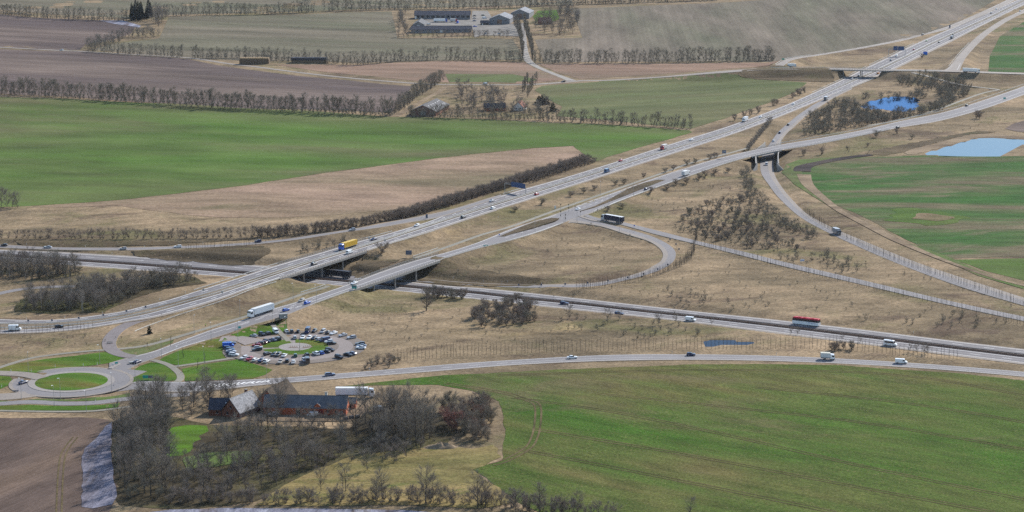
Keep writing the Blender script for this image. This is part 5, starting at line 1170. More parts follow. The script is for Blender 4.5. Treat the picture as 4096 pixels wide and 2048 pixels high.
for key, side, a, b, off, lab in (('m1_up', 'L', 770, 1118, 0.7, 'rail on the bank where the rising motorway nears its bridge'), ('m1_up', 'L', 1462, 1580, 0.7, 'rail behind the yellow truck'), ('m1_up', 'L', 2010, 2110, 0.8, 'rail beside the gantry foot'), ('m1_up', 'L', 3250, 3360, 0.8, 'rail just before the far bridge'), ('m1_up', 'L', 3360, 3470, 0.8, 'rail under the far bridge'), ('m1_up', 'L', 3480, 3660, 1.0, 'rail beside the far gantry'),
                                  ('m1_low', 'R', 1462, 1735, 1.6, 'white rail beside the motorway near the round shrub'), ('m1_low', 'R', 980, 1122, 0.8, 'rail leading to the near side of the motorway bridge'), ('m1_low', 'R', 3330, 3500, 1.0, 'near side rail at the far bridge'),
                                  ('r_main', 'R', 1242, 1396, 0.5, 'rail of the main road leading up to its bridge'), ('r_main', 'R', 1750, 2258, 0.5, 'rail of the main road between bridge and junction'), ('r_main', 'R', 2400, 3004, 0.5, 'rail of the main road between junction and underpass'), ('r_main', 'R', 3128, 3560, 0.5, 'rail of the main road beyond the underpass'), ('r_main', 'L', 3128, 4120, 3.4, 'far side rail of the main road above the thicket'),
                                  ('path_mid', 'L', 1210, 1330, 0.4, 'handrail of the footpath below the bridge'), ('path_east', 'L', 1662, 1765, 0.5, 'rail of the footpath beyond the bridge'),
                                  ('far_road', 'L', 3080, 3328, 0.6, 'rail on the approach left of the far bridge'), ('far_road', 'R', 3562, 3780, 0.6, 'rail on the approach right of the far bridge'), 
                                  ('far_ramp_east', 'L', 3820, 3900, 0.8, 'rail in the bend of the far slip road'), ('far_ramp_north', 'L', 3120, 3260, 0.8, 'rail in the bend of the northern far slip road')):
    p = edge_line(key, side, a, b, off)
    if len(p) > 2: guard_rail(p, lab, PALE)
guard_rail([tuple(hit(*q) ) for q in spline([(540,1329),(575,1314),(640,1290),(720,1262),(820,1230),(920,1196),(1010,1160),(1105,1131)], 5)], 'long white rail on the slope above the footpath', PALE)
guard_rail([tuple(hit(*q)) for q in spline(T(2,1,[(825,850),(850,832),(900,808),(960,790)]), 5)], 'curved rail beside the dark lorry', PALE)

def bridge(name, label, key_l, key_r, a, b, thick=1.15, pier_px=(), pier_n=3, ground_gap=7.5, parapet=1.1, over=0.5):
    L = edge_line(key_l, 'L', a, b, over); R = edge_line(key_r, 'R', a, b, over)
    n = min(len(L), len(R)); L, R = L[:n], R[:n]
    o0 = (L[0] + R[0]) / 2; root = empty(name, tuple(o0), label=label, cat='bridge')
    mb = MB()
    mb.loft([[tuple(L[i] - o0 + (0, 0, -0.45)), tuple(R[i] - o0 + (0, 0, -0.45)), tuple(R[i] - o0 - (0, 0, thick * 0.8)), tuple(R[i] * 0.85 + L[i] * 0.15 - o0 - (0, 0, thick)), tuple(L[i] * 0.85 + R[i] * 0.15 - o0 - (0, 0, thick)), tuple(L[i] - o0 - (0, 0, thick * 0.8))] for i in range(n)])
    mb.obj('deck', CONCRETE, root)
    for E in (L, R):
        q = resample(E - o0, 2.4); mb = MB()
        sweep(mb, q, [(-0.2, -thick * 0.85), (0.2, -thick * 0.85), (0.2, 0.14), (-0.2, 0.14)])
        par = mb.obj('parapet', CONCRETE, root)
        mb = MB(); sweep(mb, q, [(-0.05, parapet - 0.12), (0.05, parapet - 0.12), (0.05, parapet), (-0.05, parapet)])
        sweep(mb, q, [(-0.03, 0.6), (0.03, 0.6), (0.03, 0.68), (-0.03, 0.68)])
        mb.obj('handrail', STEEL, par)
        mb = MB()
        for x, y, z in q: mb.box(x - 0.06, x + 0.06, y - 0.06, y + 0.06, z, z + parapet)
        mb.obj('rail_posts', DARKSTEEL, par, kind='stuff')
    px = ROADS[key_r]['px']; sel = px[(px >= a) & (px <= b)]
    for t in pier_px:
        i = int(np.argmin(np.abs(sel[:n] - t)))
        for k in range(pier_n):
            f = 0.06 + 0.88 * k / max(1, pier_n - 1); c = L[i] * (1 - f) + R[i] * f
            zb = float(land_z(c[0], c[1])) - 0.6
            if c[2] - zb < 2: continue
            mb = MB(); mb.tube((c[0] - o0[0], c[1] - o0[1], zb - o0[2]), (c[0] - o0[0], c[1] - o0[1], c[2] - o0[2] - thick * 0.8), 0.42, 0.42, 8)
            mb.obj('pier', CONCRETE, root)
    return root
bridge('motorway_bridge', 'concrete bridge carrying the rising motorway over the lower one', 'm1_up', 'm1_low', 1112, 1468, pier_px=(1216, 1290, 1370), pier_n=4)
bridge('road_bridge', 'concrete bridge carrying the main road over the lower motorway', 'r_main', 'r_main', 1388, 1758, pier_px=(1490, 1576, 1664), pier_n=2)
bridge('far_bridge', 'slim far bridge carrying the country road over the motorway', 'far_road', 'far_road', 3318, 3572, thick=1.0, pier_px=(3370, 3455, 3542), pier_n=2)
# path strip on the main road bridge, north side
def underpass():
    a, b = 3000, 3130
    root = bridge('underpass', 'concrete underpass where the slip road dives below the main road', 'r_main', 'r_main', a, b, thick=1.0)
    o0 = root.location
    r = ROADS['ramp_under']; c = (r['L'] + r['R']) / 2
    m = (c[:, 1] > P(3065, 668).y - 4) & (c[:, 1] < P(3090, 575).y + 10)
    for side, E in (('L', r['L'][m]), ('R', r['R'][m])):
        other = r['R'][m] if side == 'L' else r['L'][m]
        d = E[:, :2] - other[:, :2]; d /= np.linalg.norm(d, axis=1)[:, None]
        p = E.copy(); p[:, :2] += d * 2.2; mb = MB()
        top = max(z for z in ROADS['r_main']['L'][:, 2][(ROADS['r_main']['px'] > a) & (ROADS['r_main']['px'] < b)]) - 0.9
        mb.loft([[(p[i, 0] - o0.x, p[i, 1] - o0.y, p[i, 2] - 0.8 - o0.z), (p[i, 0] + d[i, 0] * 0.8 - o0.x, p[i, 1] + d[i, 1] * 0.8 - o0.y, p[i, 2] - 0.8 - o0.z), (p[i, 0] + d[i, 0] * 1.6 - o0.x, p[i, 1] + d[i, 1] * 1.6 - o0.y, top - o0.z), (p[i, 0] + d[i, 0] * 0.8 - o0.x, p[i, 1] + d[i, 1] * 0.8 - o0.y, top - o0.z)] for i in range(len(p))])
        mb.obj('abutment', CONCRETE, root)
        near = 0 if p[0, 1] < p[-1, 1] else -1                         # wing wall sloping down towards the viewer
        q = p[near]; dn = d[near]; mb = MB()
        v = [(q[0], q[1], q[2] - 0.8), (q[0], q[1], top), (q[0] + dn[0] * 4.5, q[1] - 11, q[2] - 0.8), (q[0] + dn[0] * 4.5, q[1] - 11, q[2] + 0.9)]
        w = [(x + dn[0] * 0.6, y + dn[1] * 0.6 + 0.2, z) for x, y, z in v]
        mb.add([(x - o0.x, y - o0.y, z - o0.z) for x, y, z in v + w], [(0, 1, 3, 2), (4, 6, 7, 5), (1, 5, 7, 3), (0, 2, 6, 4), (2, 3, 7, 6), (0, 4, 5, 1)])
        mb.obj('wing_wall', CONCRETE, root)
underpass()

# street lamps
def lamp_proto():
    root = empty('street_lamp', (0, 0, 0), label='x', cat='street lamp')
    b = MB(); b.tube((0, 0, -0.3), (0, 0, 1.2), 0.11, 0.11, 6); b.tube((0, 0, 1.2), (0, 0, 8.8), 0.085, 0.055, 6); b.obj('pole', STEEL, root)
    b = MB(); b.tube((0, 0, 8.75), (0, -0.9, 9.05), 0.045, 0.04, 5); b.obj('arm', STEEL, root)
    b = MB(); b.loft([[(-0.14, -0.75, 9.0), (0.14, -0.75, 9.0), (0.12, -0.75, 9.16), (-0.12, -0.75, 9.16)], [(-0.18, -1.2, 9.02), (0.18, -1.2, 9.02), (0.15, -1.2, 9.22), (-0.15, -1.2, 9.22)], [(-0.1, -1.55, 9.06), (0.1, -1.55, 9.06), (0.08, -1.55, 9.18), (-0.08, -1.55, 9.18)]]); b.obj('lamp_head', LAMPGLASS, root)
    return root
LAMPS = T(0,2,[(285,1165,'on the lawn at the left edge'), (1005,1090,'beside the upper roundabout lawn'), (1360,1250,'on the lawn facing the splitter'), (1625,1025,'at the main road by the hatching'), (1955,780,'on the footpath below the small pine slope'), (2415,625,'on the footpath behind the white lorry'), (2125,855,'opposite the car park entry'), (1795,1110,'at the fork of the footpaths'), (2055,1105,'on the footpath towards the parked cars')]) + \
        [(85.5,1595,'between roundabout and service road at left'), (217,1625.6,'on the strip beside the service road'), (242,1596,'at the lower rim of the roundabout'), (447,1572,'right of the roundabout'), (345.5,1647.5,'on the lowest footpath'), (952,1361,'beside the blue parked cars'), (1144,1340,'at the top of the round car park'), (1199,1404,'in the paved centre of the car park'), (1197,1466,'at the bottom of the round car park')] + \
        T(1,2,[(165,660,'next to the bus shelter path'), (610,470,'on the main road above the blue cars'), (375,450,'at the footpath rail below the bridge'), (110,1290,'on the old road below the car park')]) + [(2435.6,822,'at the curved rail of the junction'), (2533.6,783,'right of the junction on the near rail'), (2256,890.5,'at the near edge of the signal junction'), (2308,886,'in the middle of the signal junction'), (2401,779,'behind the main road near the junction'), (2140,925,'left of the signal junction'), (2477,930,'on the loop road below the dark lorry'), (1433,1033,'at the motorway bridge end')]
LP = lamp_proto()
for i, (x, y, w) in enumerate(LAMPS):
    p = hit(x, y); lab = 'tall grey street lamp ' + w; rz = RNG.uniform(-0.6, 0.6)
    if i == 0: LP.location = p; LP.rotation_euler = (0, 0, rz); LP['label'] = lab; LP['group'] = 'street lamps'
    else: copy_tree(LP, p, rz, lab, 'street lamps')

# delineator posts
def post_mesh():
    b = MB(); b.prism([(-0.06, -0.06), (0.06, -0.06), (0.06, 0.06), (-0.06, 0.06)], -0.2, 1.0); b.box(-0.066, 0.066, -0.066, 0.066, 0.72, 0.86, 1); b.box(-0.05, 0.05, -0.05, 0.05, 1.0, 1.06, 0, 0.03)
    return b.mesh('delineator_post', [WHITEP, DARKSTEEL])
PM = post_mesh()
for pts, lab, g in ((T(0,1,[(265,1178),(858,1200),(1453,1198),(2043,1168),(1128,1268),(2570,1130)]), 'white marker post beside the slip road at the left', 'marker posts of the left slip road'),
                    (T(0,2,[(265,638),(652,625),(1030,582),(1318,522),(1607,448),(1865,375),(2140,292)]), 'white marker post above the motorway bend', 'marker posts of the motorway bend'),
                    (T(0,2,[(555,1122),(838,1108),(978,1098),(315,1165),(110,1165),(1375,1105),(1312,1140),(1298,1185),(1787,560)]), 'white marker post round the roundabout', 'marker posts of the roundabout'),
                    (T(1,1,[(1683,895),(1475,925),(1665,915),(2110,930),(990,1215),(2440,905)]), 'white marker post at the slip road gore', 'marker posts at the gore'),
                    (T(2,2,[(282,365),(298,288),(1612,978),(2395,555)]) + T(3,2,[(1463,780),(85,998)]), 'white marker post beside the lower motorway', 'marker posts of the lower motorway'),
                    (T(1,2,[(1985,232),(2290,262),(2475,278),(2530,270),(1140,1150)]), 'white marker post along the loop road end', 'marker posts of the loop road'),
                    (T(2,1,[(190,975),(225,945),(935,955),(1020,960),(1160,655),(1230,1050)]), 'white marker post near the signal junction', 'marker posts of the junction'),
                    (T(0,3,[(15,35),(120,-10),(1200,55),(960,178)]), 'white marker post beside the service road', 'marker posts of the service road')):
    for q in pts:
        o = link('marker_post', PM, loc=hit(*q), label=lab, cat='marker post', group=g); o.scale = (1.2, 1.2, 1.25)

# curve boards
def board(px, py, w, h, foot, label, mat=SIGNBACK, cat='sign', rz=0.0, legs=2, group=None, front=None, name='road_sign', frame=None):
    p = hit(px, py); root = empty(name, p, rz, label=label, cat=cat, group=group)
    b = MB(); b.box(-w/2, w/2, -0.05, 0.05, foot, foot + h); pan = b.obj('panel', mat, root)
    if frame:
        b = MB(); b.box(-w/2 - 0.06, w/2 + 0.06, -0.02, 0.075, foot + h, foot + h + 0.08); b.box(-w/2 - 0.06, w/2 + 0.06, -0.02, 0.075, foot - 0.08, foot); b.obj('trim', frame, pan)
    for k in range(legs):
        x = 0 if legs == 1 else (-w * 0.32 + w * 0.64 * k)
        b = MB(); b.tube((x, 0.1, -0.4), (x, 0.1, foot + h * 0.9), 0.06, 0.06, 5); b.obj('post', STEEL, root)
    if front: front(root, w, h, foot)
    return root
for q in T(0,2,[(285,672),(523,668),(793,645),(1040,615),(1273,575),(1465,533)]): board(*q, 0.9, 0.9, 0.7, 'dark back of a curve marker board in the motorway bend', legs=2, group='curve boards in the motorway bend', name='curve_board', cat='curve board')
for q in T(2,2,[(67,308),(295,308),(535,300),(760,288),(965,266),(1163,233),(1323,198),(1465,150),(1567,105)]): board(*q, 0.85, 0.9, 0.6, 'dark back of a curve marker board round the loop road', legs=2, group='curve boards round the loop road', name='curve_board', cat='curve board')
for q in [(2680,963),(2704,983),(2716,1003)]: board(*q, 0.85, 0.9, 0.6, 'dark curve marker board at the outer bend of the loop road', legs=2, group='curve boards at the outer bend', name='curve_board', cat='curve board')
def stripe(root, w, h, foot):
    b = MB(); b.box(-w*0.42, w*0.42, -0.07, -0.052, foot + h*0.44, foot + h*0.54); b.obj('stripe', WHITEP, root.children[0])
board(2896, 632, 2.9, 2.3, 3.4, 'blue board on tall legs beside the main road', SIGNBACK, legs=2, frame=STEEL, front=stripe)
board(1635, 1030, 3.4, 2.4, 1.6, 'dark blue board back on the grass between the bridges', SIGNBACK, legs=2, frame=STEEL)
def plates(root, w, h, foot):
    for k in range(2):
        b = MB(); b.box(-w/2 + 0.1, w/2 - 0.1, -0.09, -0.06, foot + 0.15 + k * h * 0.5, foot + h * 0.42 + k * h * 0.5); b.obj('plate', SIGNTEAL if k == 0 else SIGNBACK, root.children[0])
board(1417, 1160, 2.5, 1.8, 0.6, 'teal direction sign at the bridge rail', SIGNGREEN, legs=2, front=plates)
board(582, 1519, 2.3, 1.3, 0.7, 'teal direction sign on the lawn behind the big tree', SIGNGREEN, legs=2, frame=STEEL)
board(602, 1519, 2.2, 1.2, 0.7, 'grey sign back on the lawn behind the big tree', SIGNBACK, legs=2)
board(958, 1316, 1.3, 1.0, 0.3, 'small teal sign at the car park entry', SIGNTEAL, legs=2, rz=0.3)
board(944, 1322, 1.0, 0.5, 0.3, 'small white sign at the car park entry', WHITEP, legs=2, rz=0.3)
board(466, 1458, 1.3, 0.8, 0.4, 'small teal sign on the roundabout splitter', SIGNTEAL, legs=2, rz=0.3)
board(452, 1463, 1.1, 0.6, 0.4, 'small white sign on the roundabout splitter', WHITEP, legs=2, rz=0.3)
board(62, 1568, 2.6, 0.45, 0.3, 'low dark board on the left roundabout splitter', SIGNBACK, legs=2, rz=0.1)
board(1943, 986, 2.6, 0.6, 0.3, 'low green board at the main road edge', SIGNTEAL, legs=2, rz=0.0)
board(T(1,1,[(2447,1090)])[0][0], T(1,1,[(2447,1090)])[0][1], 0.7, 0.7, 0.7, 'small blue arrow sign on the divider tip', SIGNBLUE, legs=1)
board(T(2,1,[(1230,1005)])[0][0], T(2,1,[(1230,1005)])[0][1], 0.7, 0.7, 1.0, 'small blue arrow sign behind the dark lorry', SIGNBLUE, legs=1)
board(3209, 1050, 2.4, 1.3, 0.6, 'white board with a blue band beside the long slip road', WHITEP, legs=2, rz=0.2, front=lambda r_, w, h, f_: (lambda b: (b.box(-w/2, w/2, -0.07, -0.052, f_ + h*0.42, f_ + h*0.58), b.obj('stripe', SIGNBLUE, r_.children[0])))(MB()))
board(3701, 222, 4.4, 3.2, 0.8, 'bright blue direction sign beside the far carriageway', SIGNBLUE, legs=2, front=lambda r_, w, h, f_: (lambda b: (b.box(-w/2, w/2, -0.07, -0.052, f_ - 0.5, f_ - 0.02), b.obj('plate', SIGNGREEN, r_.children[0])))(MB()))
board(T(3,0,[(152,612)])[0][0], T(3,0,[(152,612)])[0][1], 2.6, 1.4, 1.0, 'green sign where the far slip road meets the bridge road', SIGNGREEN, legs=2)
board(T(3,0,[(2380,1003)])[0][0], T(3,0,[(2380,1003)])[0][1], 2.2, 1.4, 0.6, 'teal sign beside the upper main road', SIGNTEAL, legs=2)
board(T(1,1,[(1718,912)])[0][0], T(1,1,[(1718,912)])[0][1], 1.3, 2.4, 0.3, 'tall blue exit panel on the slip road gore', SIGNBACK, legs=2)
board(T(3,0,[(1828,284)])[0][0], T(3,0,[(1828,284)])[0][1], 1.8, 3.4, 0.3, 'tall blue exit panel on the far gore', SIGNBACK, legs=2)
for q, lab in ((T(0,2,[(2048,378)])[0], 'round sign back standing in the near lane edge of the motorway'), (T(0,2,[(2236,402)])[0], 'round sign back at the median of the motorway'), (T(1,1,[(1297,1165)])[0], 'round sign back above the yellow truck'), ((1477,967), 'round sign back just behind the dark car')):
    p = hit(*q); root = empty('round_sign', p, label=lab, cat='sign')
    b = MB(); b.tube((0, -0.03, 2.0), (0, 0.03, 2.0), 0.62, 0.62, 18); d_ = b.obj('disc', STEEL, root)
    b = MB(); b.tube((0, 0.02, 2.0), (0, 0.05, 2.0), 0.5, 0.5, 18); b.obj('plate', SIGNBACK, d_)
    b = MB(); b.tube((0, 0.06, -0.3), (0, 0.06, 2.3), 0.05, 0.05, 5); b.obj('post', STEEL, root)

def gantry(pl, pr, panels, label, hgt):
    a, b_ = hit(*pl), hit(*pr); root = empty('sign_gantry', a, label=label, cat='gantry'); d = b_ - a
    for k, q in enumerate((Vector((0, 0, 0)), d)):
        m_ = MB(); m_.box(q.x - 0.2, q.x + 0.2, q.y - 0.2, q.y + 0.2, q.z - 0.5, hgt); m_.obj('leg', STEEL, root)
    m_ = MB(); m_.tube((0, 0, hgt - 0.25), (d.x, d.y, hgt - 0.25), 0.22, 0.22, 6); m_.tube((0, 0, hgt + 0.7), (d.x, d.y, hgt + 0.7), 0.12, 0.12, 6); m_.obj('beam', STEEL, root)
    e = Vector((d.x, d.y, 0)).normalized(); nr = Vector((-e.y, e.x, 0))
    if nr.y > 0: nr = -nr
    for f0, f1, z0, z1 in panels:
        L_ = Vector((d.x, d.y, 0)); p = L_ * f0; q = L_ * f1; m_ = MB()
        o_ = [p + nr * 0.3, q + nr * 0.3, q + nr * 0.45, p + nr * 0.45]
        m_.add([(v.x, v.y, z) for z in (z0, z1) for v in o_], [(3,2,1,0),(4,5,6,7),(0,1,5,4),(1,2,6,5),(2,3,7,6),(3,0,4,7)])
        pan = m_.obj('sign_panel', SIGNPANEL, root)
        for k in range(7):
            t = (k + 0.5) / 7; c = p.lerp(q, t) + nr * 0.48; m_ = MB(); m_.box(c.x - 0.06, c.x + 0.06, c.y - 0.04, c.y + 0.04, z0 + 0.05, z1 - 0.05); m_.obj('rib', SIGNBACK, pan)
SIGNPANEL = plain_mat('sign_panel_back', (0.035, 0.08, 0.20), 0.5, 0.1, var=0.2)
gantry((2019.5, 773), (2103, 779), [(0.32, 0.65, 5.3, 8.6), (0.66, 0.99, 5.3, 8.6)], 'sign gantry with two blue panels over the motorway', 6.8)
gantry((3554, 224), (3620, 223), [(0.28, 0.54, 6.0, 10.2), (0.56, 0.93, 5.8, 10.0)], 'far sign gantry with two blue panels beyond the bridge', 7.2)

# traffic signals, cabinet, shelter
SIGNAL = plain_mat('signal_black', (0.02, 0.02, 0.022), 0.5)
def signal(px, py, h, heads, label):
    root = empty('traffic_signal', hit(px, py), label=label, cat='traffic light', group='traffic lights of the junction')
    b = MB(); b.tube((0, 0, -0.2), (0, 0, h), 0.07, 0.06, 6); b.obj('pole', STEEL, root)
    for z in heads:
        b = MB(); b.box(-0.22, 0.22, -0.28, -0.06, z, z + 1.0); hd = b.obj('signal_head', SIGNAL, root)
        for k in range(3):
            b = MB(); b.tube((0, -0.3, z + 0.2 + 0.3 * k), (0, -0.28, z + 0.2 + 0.3 * k), 0.1, 0.1, 8); b.obj('lens', plain_mat('lens_%d' % k, [(0.02, 0.1, 0.04), (0.16, 0.1, 0.01), (0.15, 0.015, 0.012)][k], 0.3), hd)
S4 = lambda X, Y: (2048 + X / 5.031, 640 + Y / 5.031)
for (X, Y), h, hs, lab in (((978, 1160), 8.6, (7.6, 3.4, 1.0), 'tall traffic light on the far left of the junction'), ((1140, 1045), 5.2, (4.2, 2.0), 'traffic light with two heads at the footpath'), ((1268, 1000), 2.6, (1.6,), 'low traffic light left of the white car'),
                           ((1375, 1130), 3.4, (2.4,), 'traffic light on the divider before the junction'), ((1078, 1250), 5.0, (4.0, 2.0), 'traffic light at the near corner of the junction'), ((1720, 1048), 1.9, (0.9,), 'low traffic light at the curved rail')):
    signal(*S4(X, Y), h, hs, lab)
def cabinet():
    root = empty('switch_cabinet', hit(*S4(870, 985)), label='white switch cabinet on the grass behind the signals', cat='cabinet')
    b = MB(); b.box(-0.55, 0.55, -0.3, 0.3, 0.1, 1.9); c = b.obj('housing', WHITEP, root); b = MB(); b.box(-0.62, 0.62, -0.37, 0.37, 1.9, 2.0); b.obj('lid', STEEL, root); b = MB(); b.box(-0.45, 0.45, -0.33, -0.302, 0.25, 1.75); b.obj('door', WHITEP, root); b = MB(); b.box(-0.55, 0.55, -0.3, 0.3, -0.2, 0.1); b.obj('plinth', CONCRETE, root)
cabinet()
def shelter():
    root = empty('bus_shelter', hit(1133, 1274), 0.35, label='grey bus shelter at the roadside above the car park', cat='bus shelter')
    b = MB(); b.box(-2.0, 2.0, -0.75, 0.85, 2.25, 2.38); b.obj('roof', STEEL, root)
    b = MB(); b.box(-1.9, 1.9, -0.7, -0.62, 0.1, 2.25); b.obj('back_wall', plain_mat('shelter_glass', (0.25, 0.27, 0.28), 0.3), root)
    for s in (-1, 1):
        b = MB(); b.box(s * 1.92 - 0.04, s * 1.92 + 0.04, -0.7, 0.6, 0.05, 2.25); b.obj('side_wall', SIGNBACK if s < 0 else STEEL, root)
    b = MB(); b.box(-1.4, 1.4, -0.55, -0.2, 0.42, 0.5); b.obj('bench', RUST, root)
shelter()
def bollards():
    for q in T(0,2,[(1080,880),(1092,880),(1104,880),(1116,880),(1128,880)]):
        p = hit(*q); b = MB(); b.box(-0.14, 0.14, -0.1, 0.1, -0.1, 1.0, 0, 0.02); b.box(-0.15, 0.15, -0.11, 0.11, 0.55, 0.75, 1)
        link('barrier_post', b.mesh('barrier_post', [SIGNAL, WHITEP]), loc=p, label='dark barrier post across the short slip road', cat='barrier post', group='barrier posts across the short slip road')
bollards()
def bench_set(px, py, rz, label):
    root = empty('cycle_rack', hit(px, py), rz, label=label, cat='cycle rack')
    for k in range(5):
        b = MB(); x = -2.0 + k; b.tube((x, -0.4, 0), (x, -0.4, 0.8), 0.05, 0.05, 5); b.tube((x, -0.4, 0.8), (x, 0.5, 0.8), 0.05, 0.05, 5); b.tube((x, 0.5, 0.8), (x, 0.5, 0), 0.05, 0.05, 5); b.obj('hoop', DARKSTEEL, root)
    b = MB(); b.box(-2.4, 2.4, -0.7, 0.8, 0.0, 0.05); b.obj('base', RUST, root)
bench_set(*T(1,2,[(520,918)])[0], 0.5, 'dark cycle rack at the right of the paved centre')
bench_set(*T(1,2,[(390,918)])[0], 0.1, 'dark cycle rack in the middle of the paved centre')

# ------------------------------------------------------------------ buildings
def brick_mat(name, col):
    m_, nt, b = new_mat(name); g = N(nt, 'ShaderNodeTexCoord'); br = N(nt, 'ShaderNodeTexBrick')
    br.inputs['Color1'].default_value = (*col, 1); br.inputs['Color2'].default_value = (*(c * 0.72 for c in col), 1); br.inputs['Mortar'].default_value = (*(min(1, c * 0.5 + 0.12) for c in col), 1)
    br.inputs['Scale'].default_value = 2.2; nt.links.new(g.outputs['Object'], br.inputs['Vector'])
    n = noise(nt, g.outputs['Object'], 0.5, 4); nt.links.new(mix(nt, 0.7, br.outputs['Color'], ramp(nt, n, [(0.3, grey(0.36)), (0.7, grey(0.62))]), 'OVERLAY'), b.inputs['Base Color'])
    return m_
def roof_mat(name, col, axis_scale=3.0, var=0.38):
    m_, nt, b = new_mat(name); g = N(nt, 'ShaderNodeTexCoord'); w = N(nt, 'ShaderNodeTexWave', bands_direction='X'); w.inputs['Scale'].default_value = axis_scale; w.inputs['Distortion'].default_value = 0.3
    nt.links.new(g.outputs['Object'], w.inputs['Vector']); n = noise(nt, g.outputs['Object'], 0.35, 5, 0.7)
    c = ramp(nt, n, [(0.25, tuple(x * (1 - var) for x in col)), (0.75, tuple(min(1, x * (1 + var)) for x in col))])
    nt.links.new(mix(nt, 0.35, c, ramp(nt, w.outputs['Fac'], [(0, grey(0.3)), (1, grey(0.7))]), 'OVERLAY'), b.inputs['Base Color']); b.inputs['Roughness'].default_value = 0.95; b.inputs['Specular IOR Level'].default_value = 0.08
    return m_
BRICK_R = brick_mat('red_brick', (0.50, 0.13, 0.055)); BRICK_D = brick_mat('dark_brick', (0.22, 0.09, 0.055))
ROOF_G = roof_mat('fibre_cement_roof', (0.165, 0.165, 0.17)); ROOF_L = roof_mat('pale_sheet_roof', (0.26, 0.265, 0.28)); ROOF_B = roof_mat('blue_grey_roof', (0.075, 0.078, 0.095)); ROOF_BARN = roof_mat('weathered_roof', (0.15, 0.145, 0.145)); ROOF_R = roof_mat('red_tile_roof', (0.26, 0.13, 0.10), 6.0)
THATCH = plain_mat('dark_thatch', (0.095, 0.072, 0.052), 1.0, var=0.45, scale=1.2); THATCH_W = plain_mat('sunlit_thatch', (0.30, 0.295, 0.30), 1.0, var=0.5, scale=1.4)
GLASSD = plain_mat('dark_window', (0.02, 0.024, 0.03), 0.15, var=0.1); WALL_G = plain_mat('grey_cladding', (0.20, 0.20, 0.21), 0.8, var=0.15); WALL_W = plain_mat('white_render', (0.6, 0.58, 0.53), 0.9, var=0.1); WOODD = plain_mat('tarred_wood', (0.05, 0.045, 0.042), 0.9, var=0.3)
def gable(name, label, p, rz, ln, wd, wall, rise, wallm, roofm, over=0.5, windows=(), doors=(), chimney=None, skylights=(), cat='building', roof2=None, dormer=None, thick=0.28):
    """ridge along local x; p = middle of the floor"""
    z = drop(p.x, p.y); root = empty(name, (p.x, p.y, z), rz, label=label, cat=cat); hx, hy = ln / 2, wd / 2
    b = MB(); b.add([(-hx,-hy,-0.8),(hx,-hy,-0.8),(hx,hy,-0.8),(-hx,hy,-0.8),(-hx,-hy,wall),(hx,-hy,wall),(hx,hy,wall),(-hx,hy,wall),(-hx,0,wall+rise),(hx,0,wall+rise)],
                    [(0,1,5,4),(2,3,7,6),(1,2,6,9,5),(3,0,4,8,7),(3,2,1,0)]); b.obj('wall', wallm, root)
    sl = rise / hy; ro = None
    for s in (-1, 1):
        b = MB(); e = hy + over; ze = wall - over * sl
        v = [(-hx-over, s*e, ze), (hx+over, s*e, ze), (hx+over, 0, wall+rise), (-hx-over, 0, wall+rise)]
        b.add([(x, y, zz + 0.04) for x, y, zz in v] + [(x, y, zz + 0.04 + thick) for x, y, zz in v], [(0,1,2,3),(7,6,5,4),(0,4,5,1),(1,5,6,2),(2,6,7,3),(3,7,4,0)])
        o = b.obj('roof', roofm if (s < 0 or roof2 is None) else roof2, root); ro = o if s < 0 else ro
    b = MB(); b.tube((-hx-over, 0, wall+rise+thick), (hx+over, 0, wall+rise+thick), 0.16, 0.16, 6); b.obj('ridge_cap', roofm, root)
    for side, t, w_, h_, z0 in windows:                              # side: 'f' front(-y) 'b' back 'l' 'r'
        b = MB()
        if side in 'fb':
            y = -hy if side == 'f' else hy; k = -1 if side == 'f' else 1; x = -hx + t * ln
            b.box(x - w_/2, x + w_/2, min(y, y + k*0.05), max(y, y + k*0.05), z0, z0 + h_)
            fr = (x - w_/2 - 0.08, x + w_/2 + 0.08, min(y + k*0.02, y + k*0.1), max(y + k*0.02, y + k*0.1), z0 - 0.1, z0)
        else:
            x = -hx if side == 'l' else hx; k = -1 if side == 'l' else 1; y = -hy + t * wd
            b.box(min(x, x + k*0.05), max(x, x + k*0.05), y - w_/2, y + w_/2, z0, z0 + h_)
            fr = (min(x + k*0.02, x + k*0.1), max(x + k*0.02, x + k*0.1), y - w_/2 - 0.08, y + w_/2 + 0.08, z0 - 0.1, z0)
        o = b.obj('window', GLASSD, root); b = MB(); b.box(*fr); b.obj('sill', WALL_W, o)
    for side, t, w_, h_, dm in doors:
        b = MB()
        if side in 'fb':
            y = -hy if side == 'f' else hy; k = -1 if side == 'f' else 1; x = -hx + t * ln; b.box(x - w_/2, x + w_/2, min(y, y + k*0.06), max(y, y + k*0.06), 0, h_)
        else:
            x = -hx if side == 'l' else hx; k = -1 if side == 'l' else 1; y = -hy + t * wd; b.box(min(x, x + k*0.06), max(x, x + k*0.06), y - w_/2, y + w_/2, 0, h_)
        b.obj('door', dm, root)
    if chimney:
        x, y, hh, cm = chimney; zr = wall + rise * (1 - abs(y) / hy); b = MB(); b.box(x - 0.5, x + 0.5, y - 0.45, y + 0.45, zr - 0.4, zr + hh); c = b.obj('chimney', cm, root); b = MB(); b.box(x - 0.6, x + 0.6, y - 0.55, y + 0.55, zr + hh, zr + hh + 0.2); b.obj('chimney_cap', CONCRETE, c)
    for x, t in skylights:
        y = -hy * (1 - t); zz = wall + rise * t + thick + 0.06; b = MB(); b.add([(x - 0.6, y - 0.5, zz - 0.5*sl), (x + 0.6, y - 0.5, zz - 0.5*sl), (x + 0.6, y + 0.5, zz + 0.5*sl), (x - 0.6, y + 0.5, zz + 0.5*sl)], [(0,1,2,3)]); b.obj('skylight', WHITEP, ro)
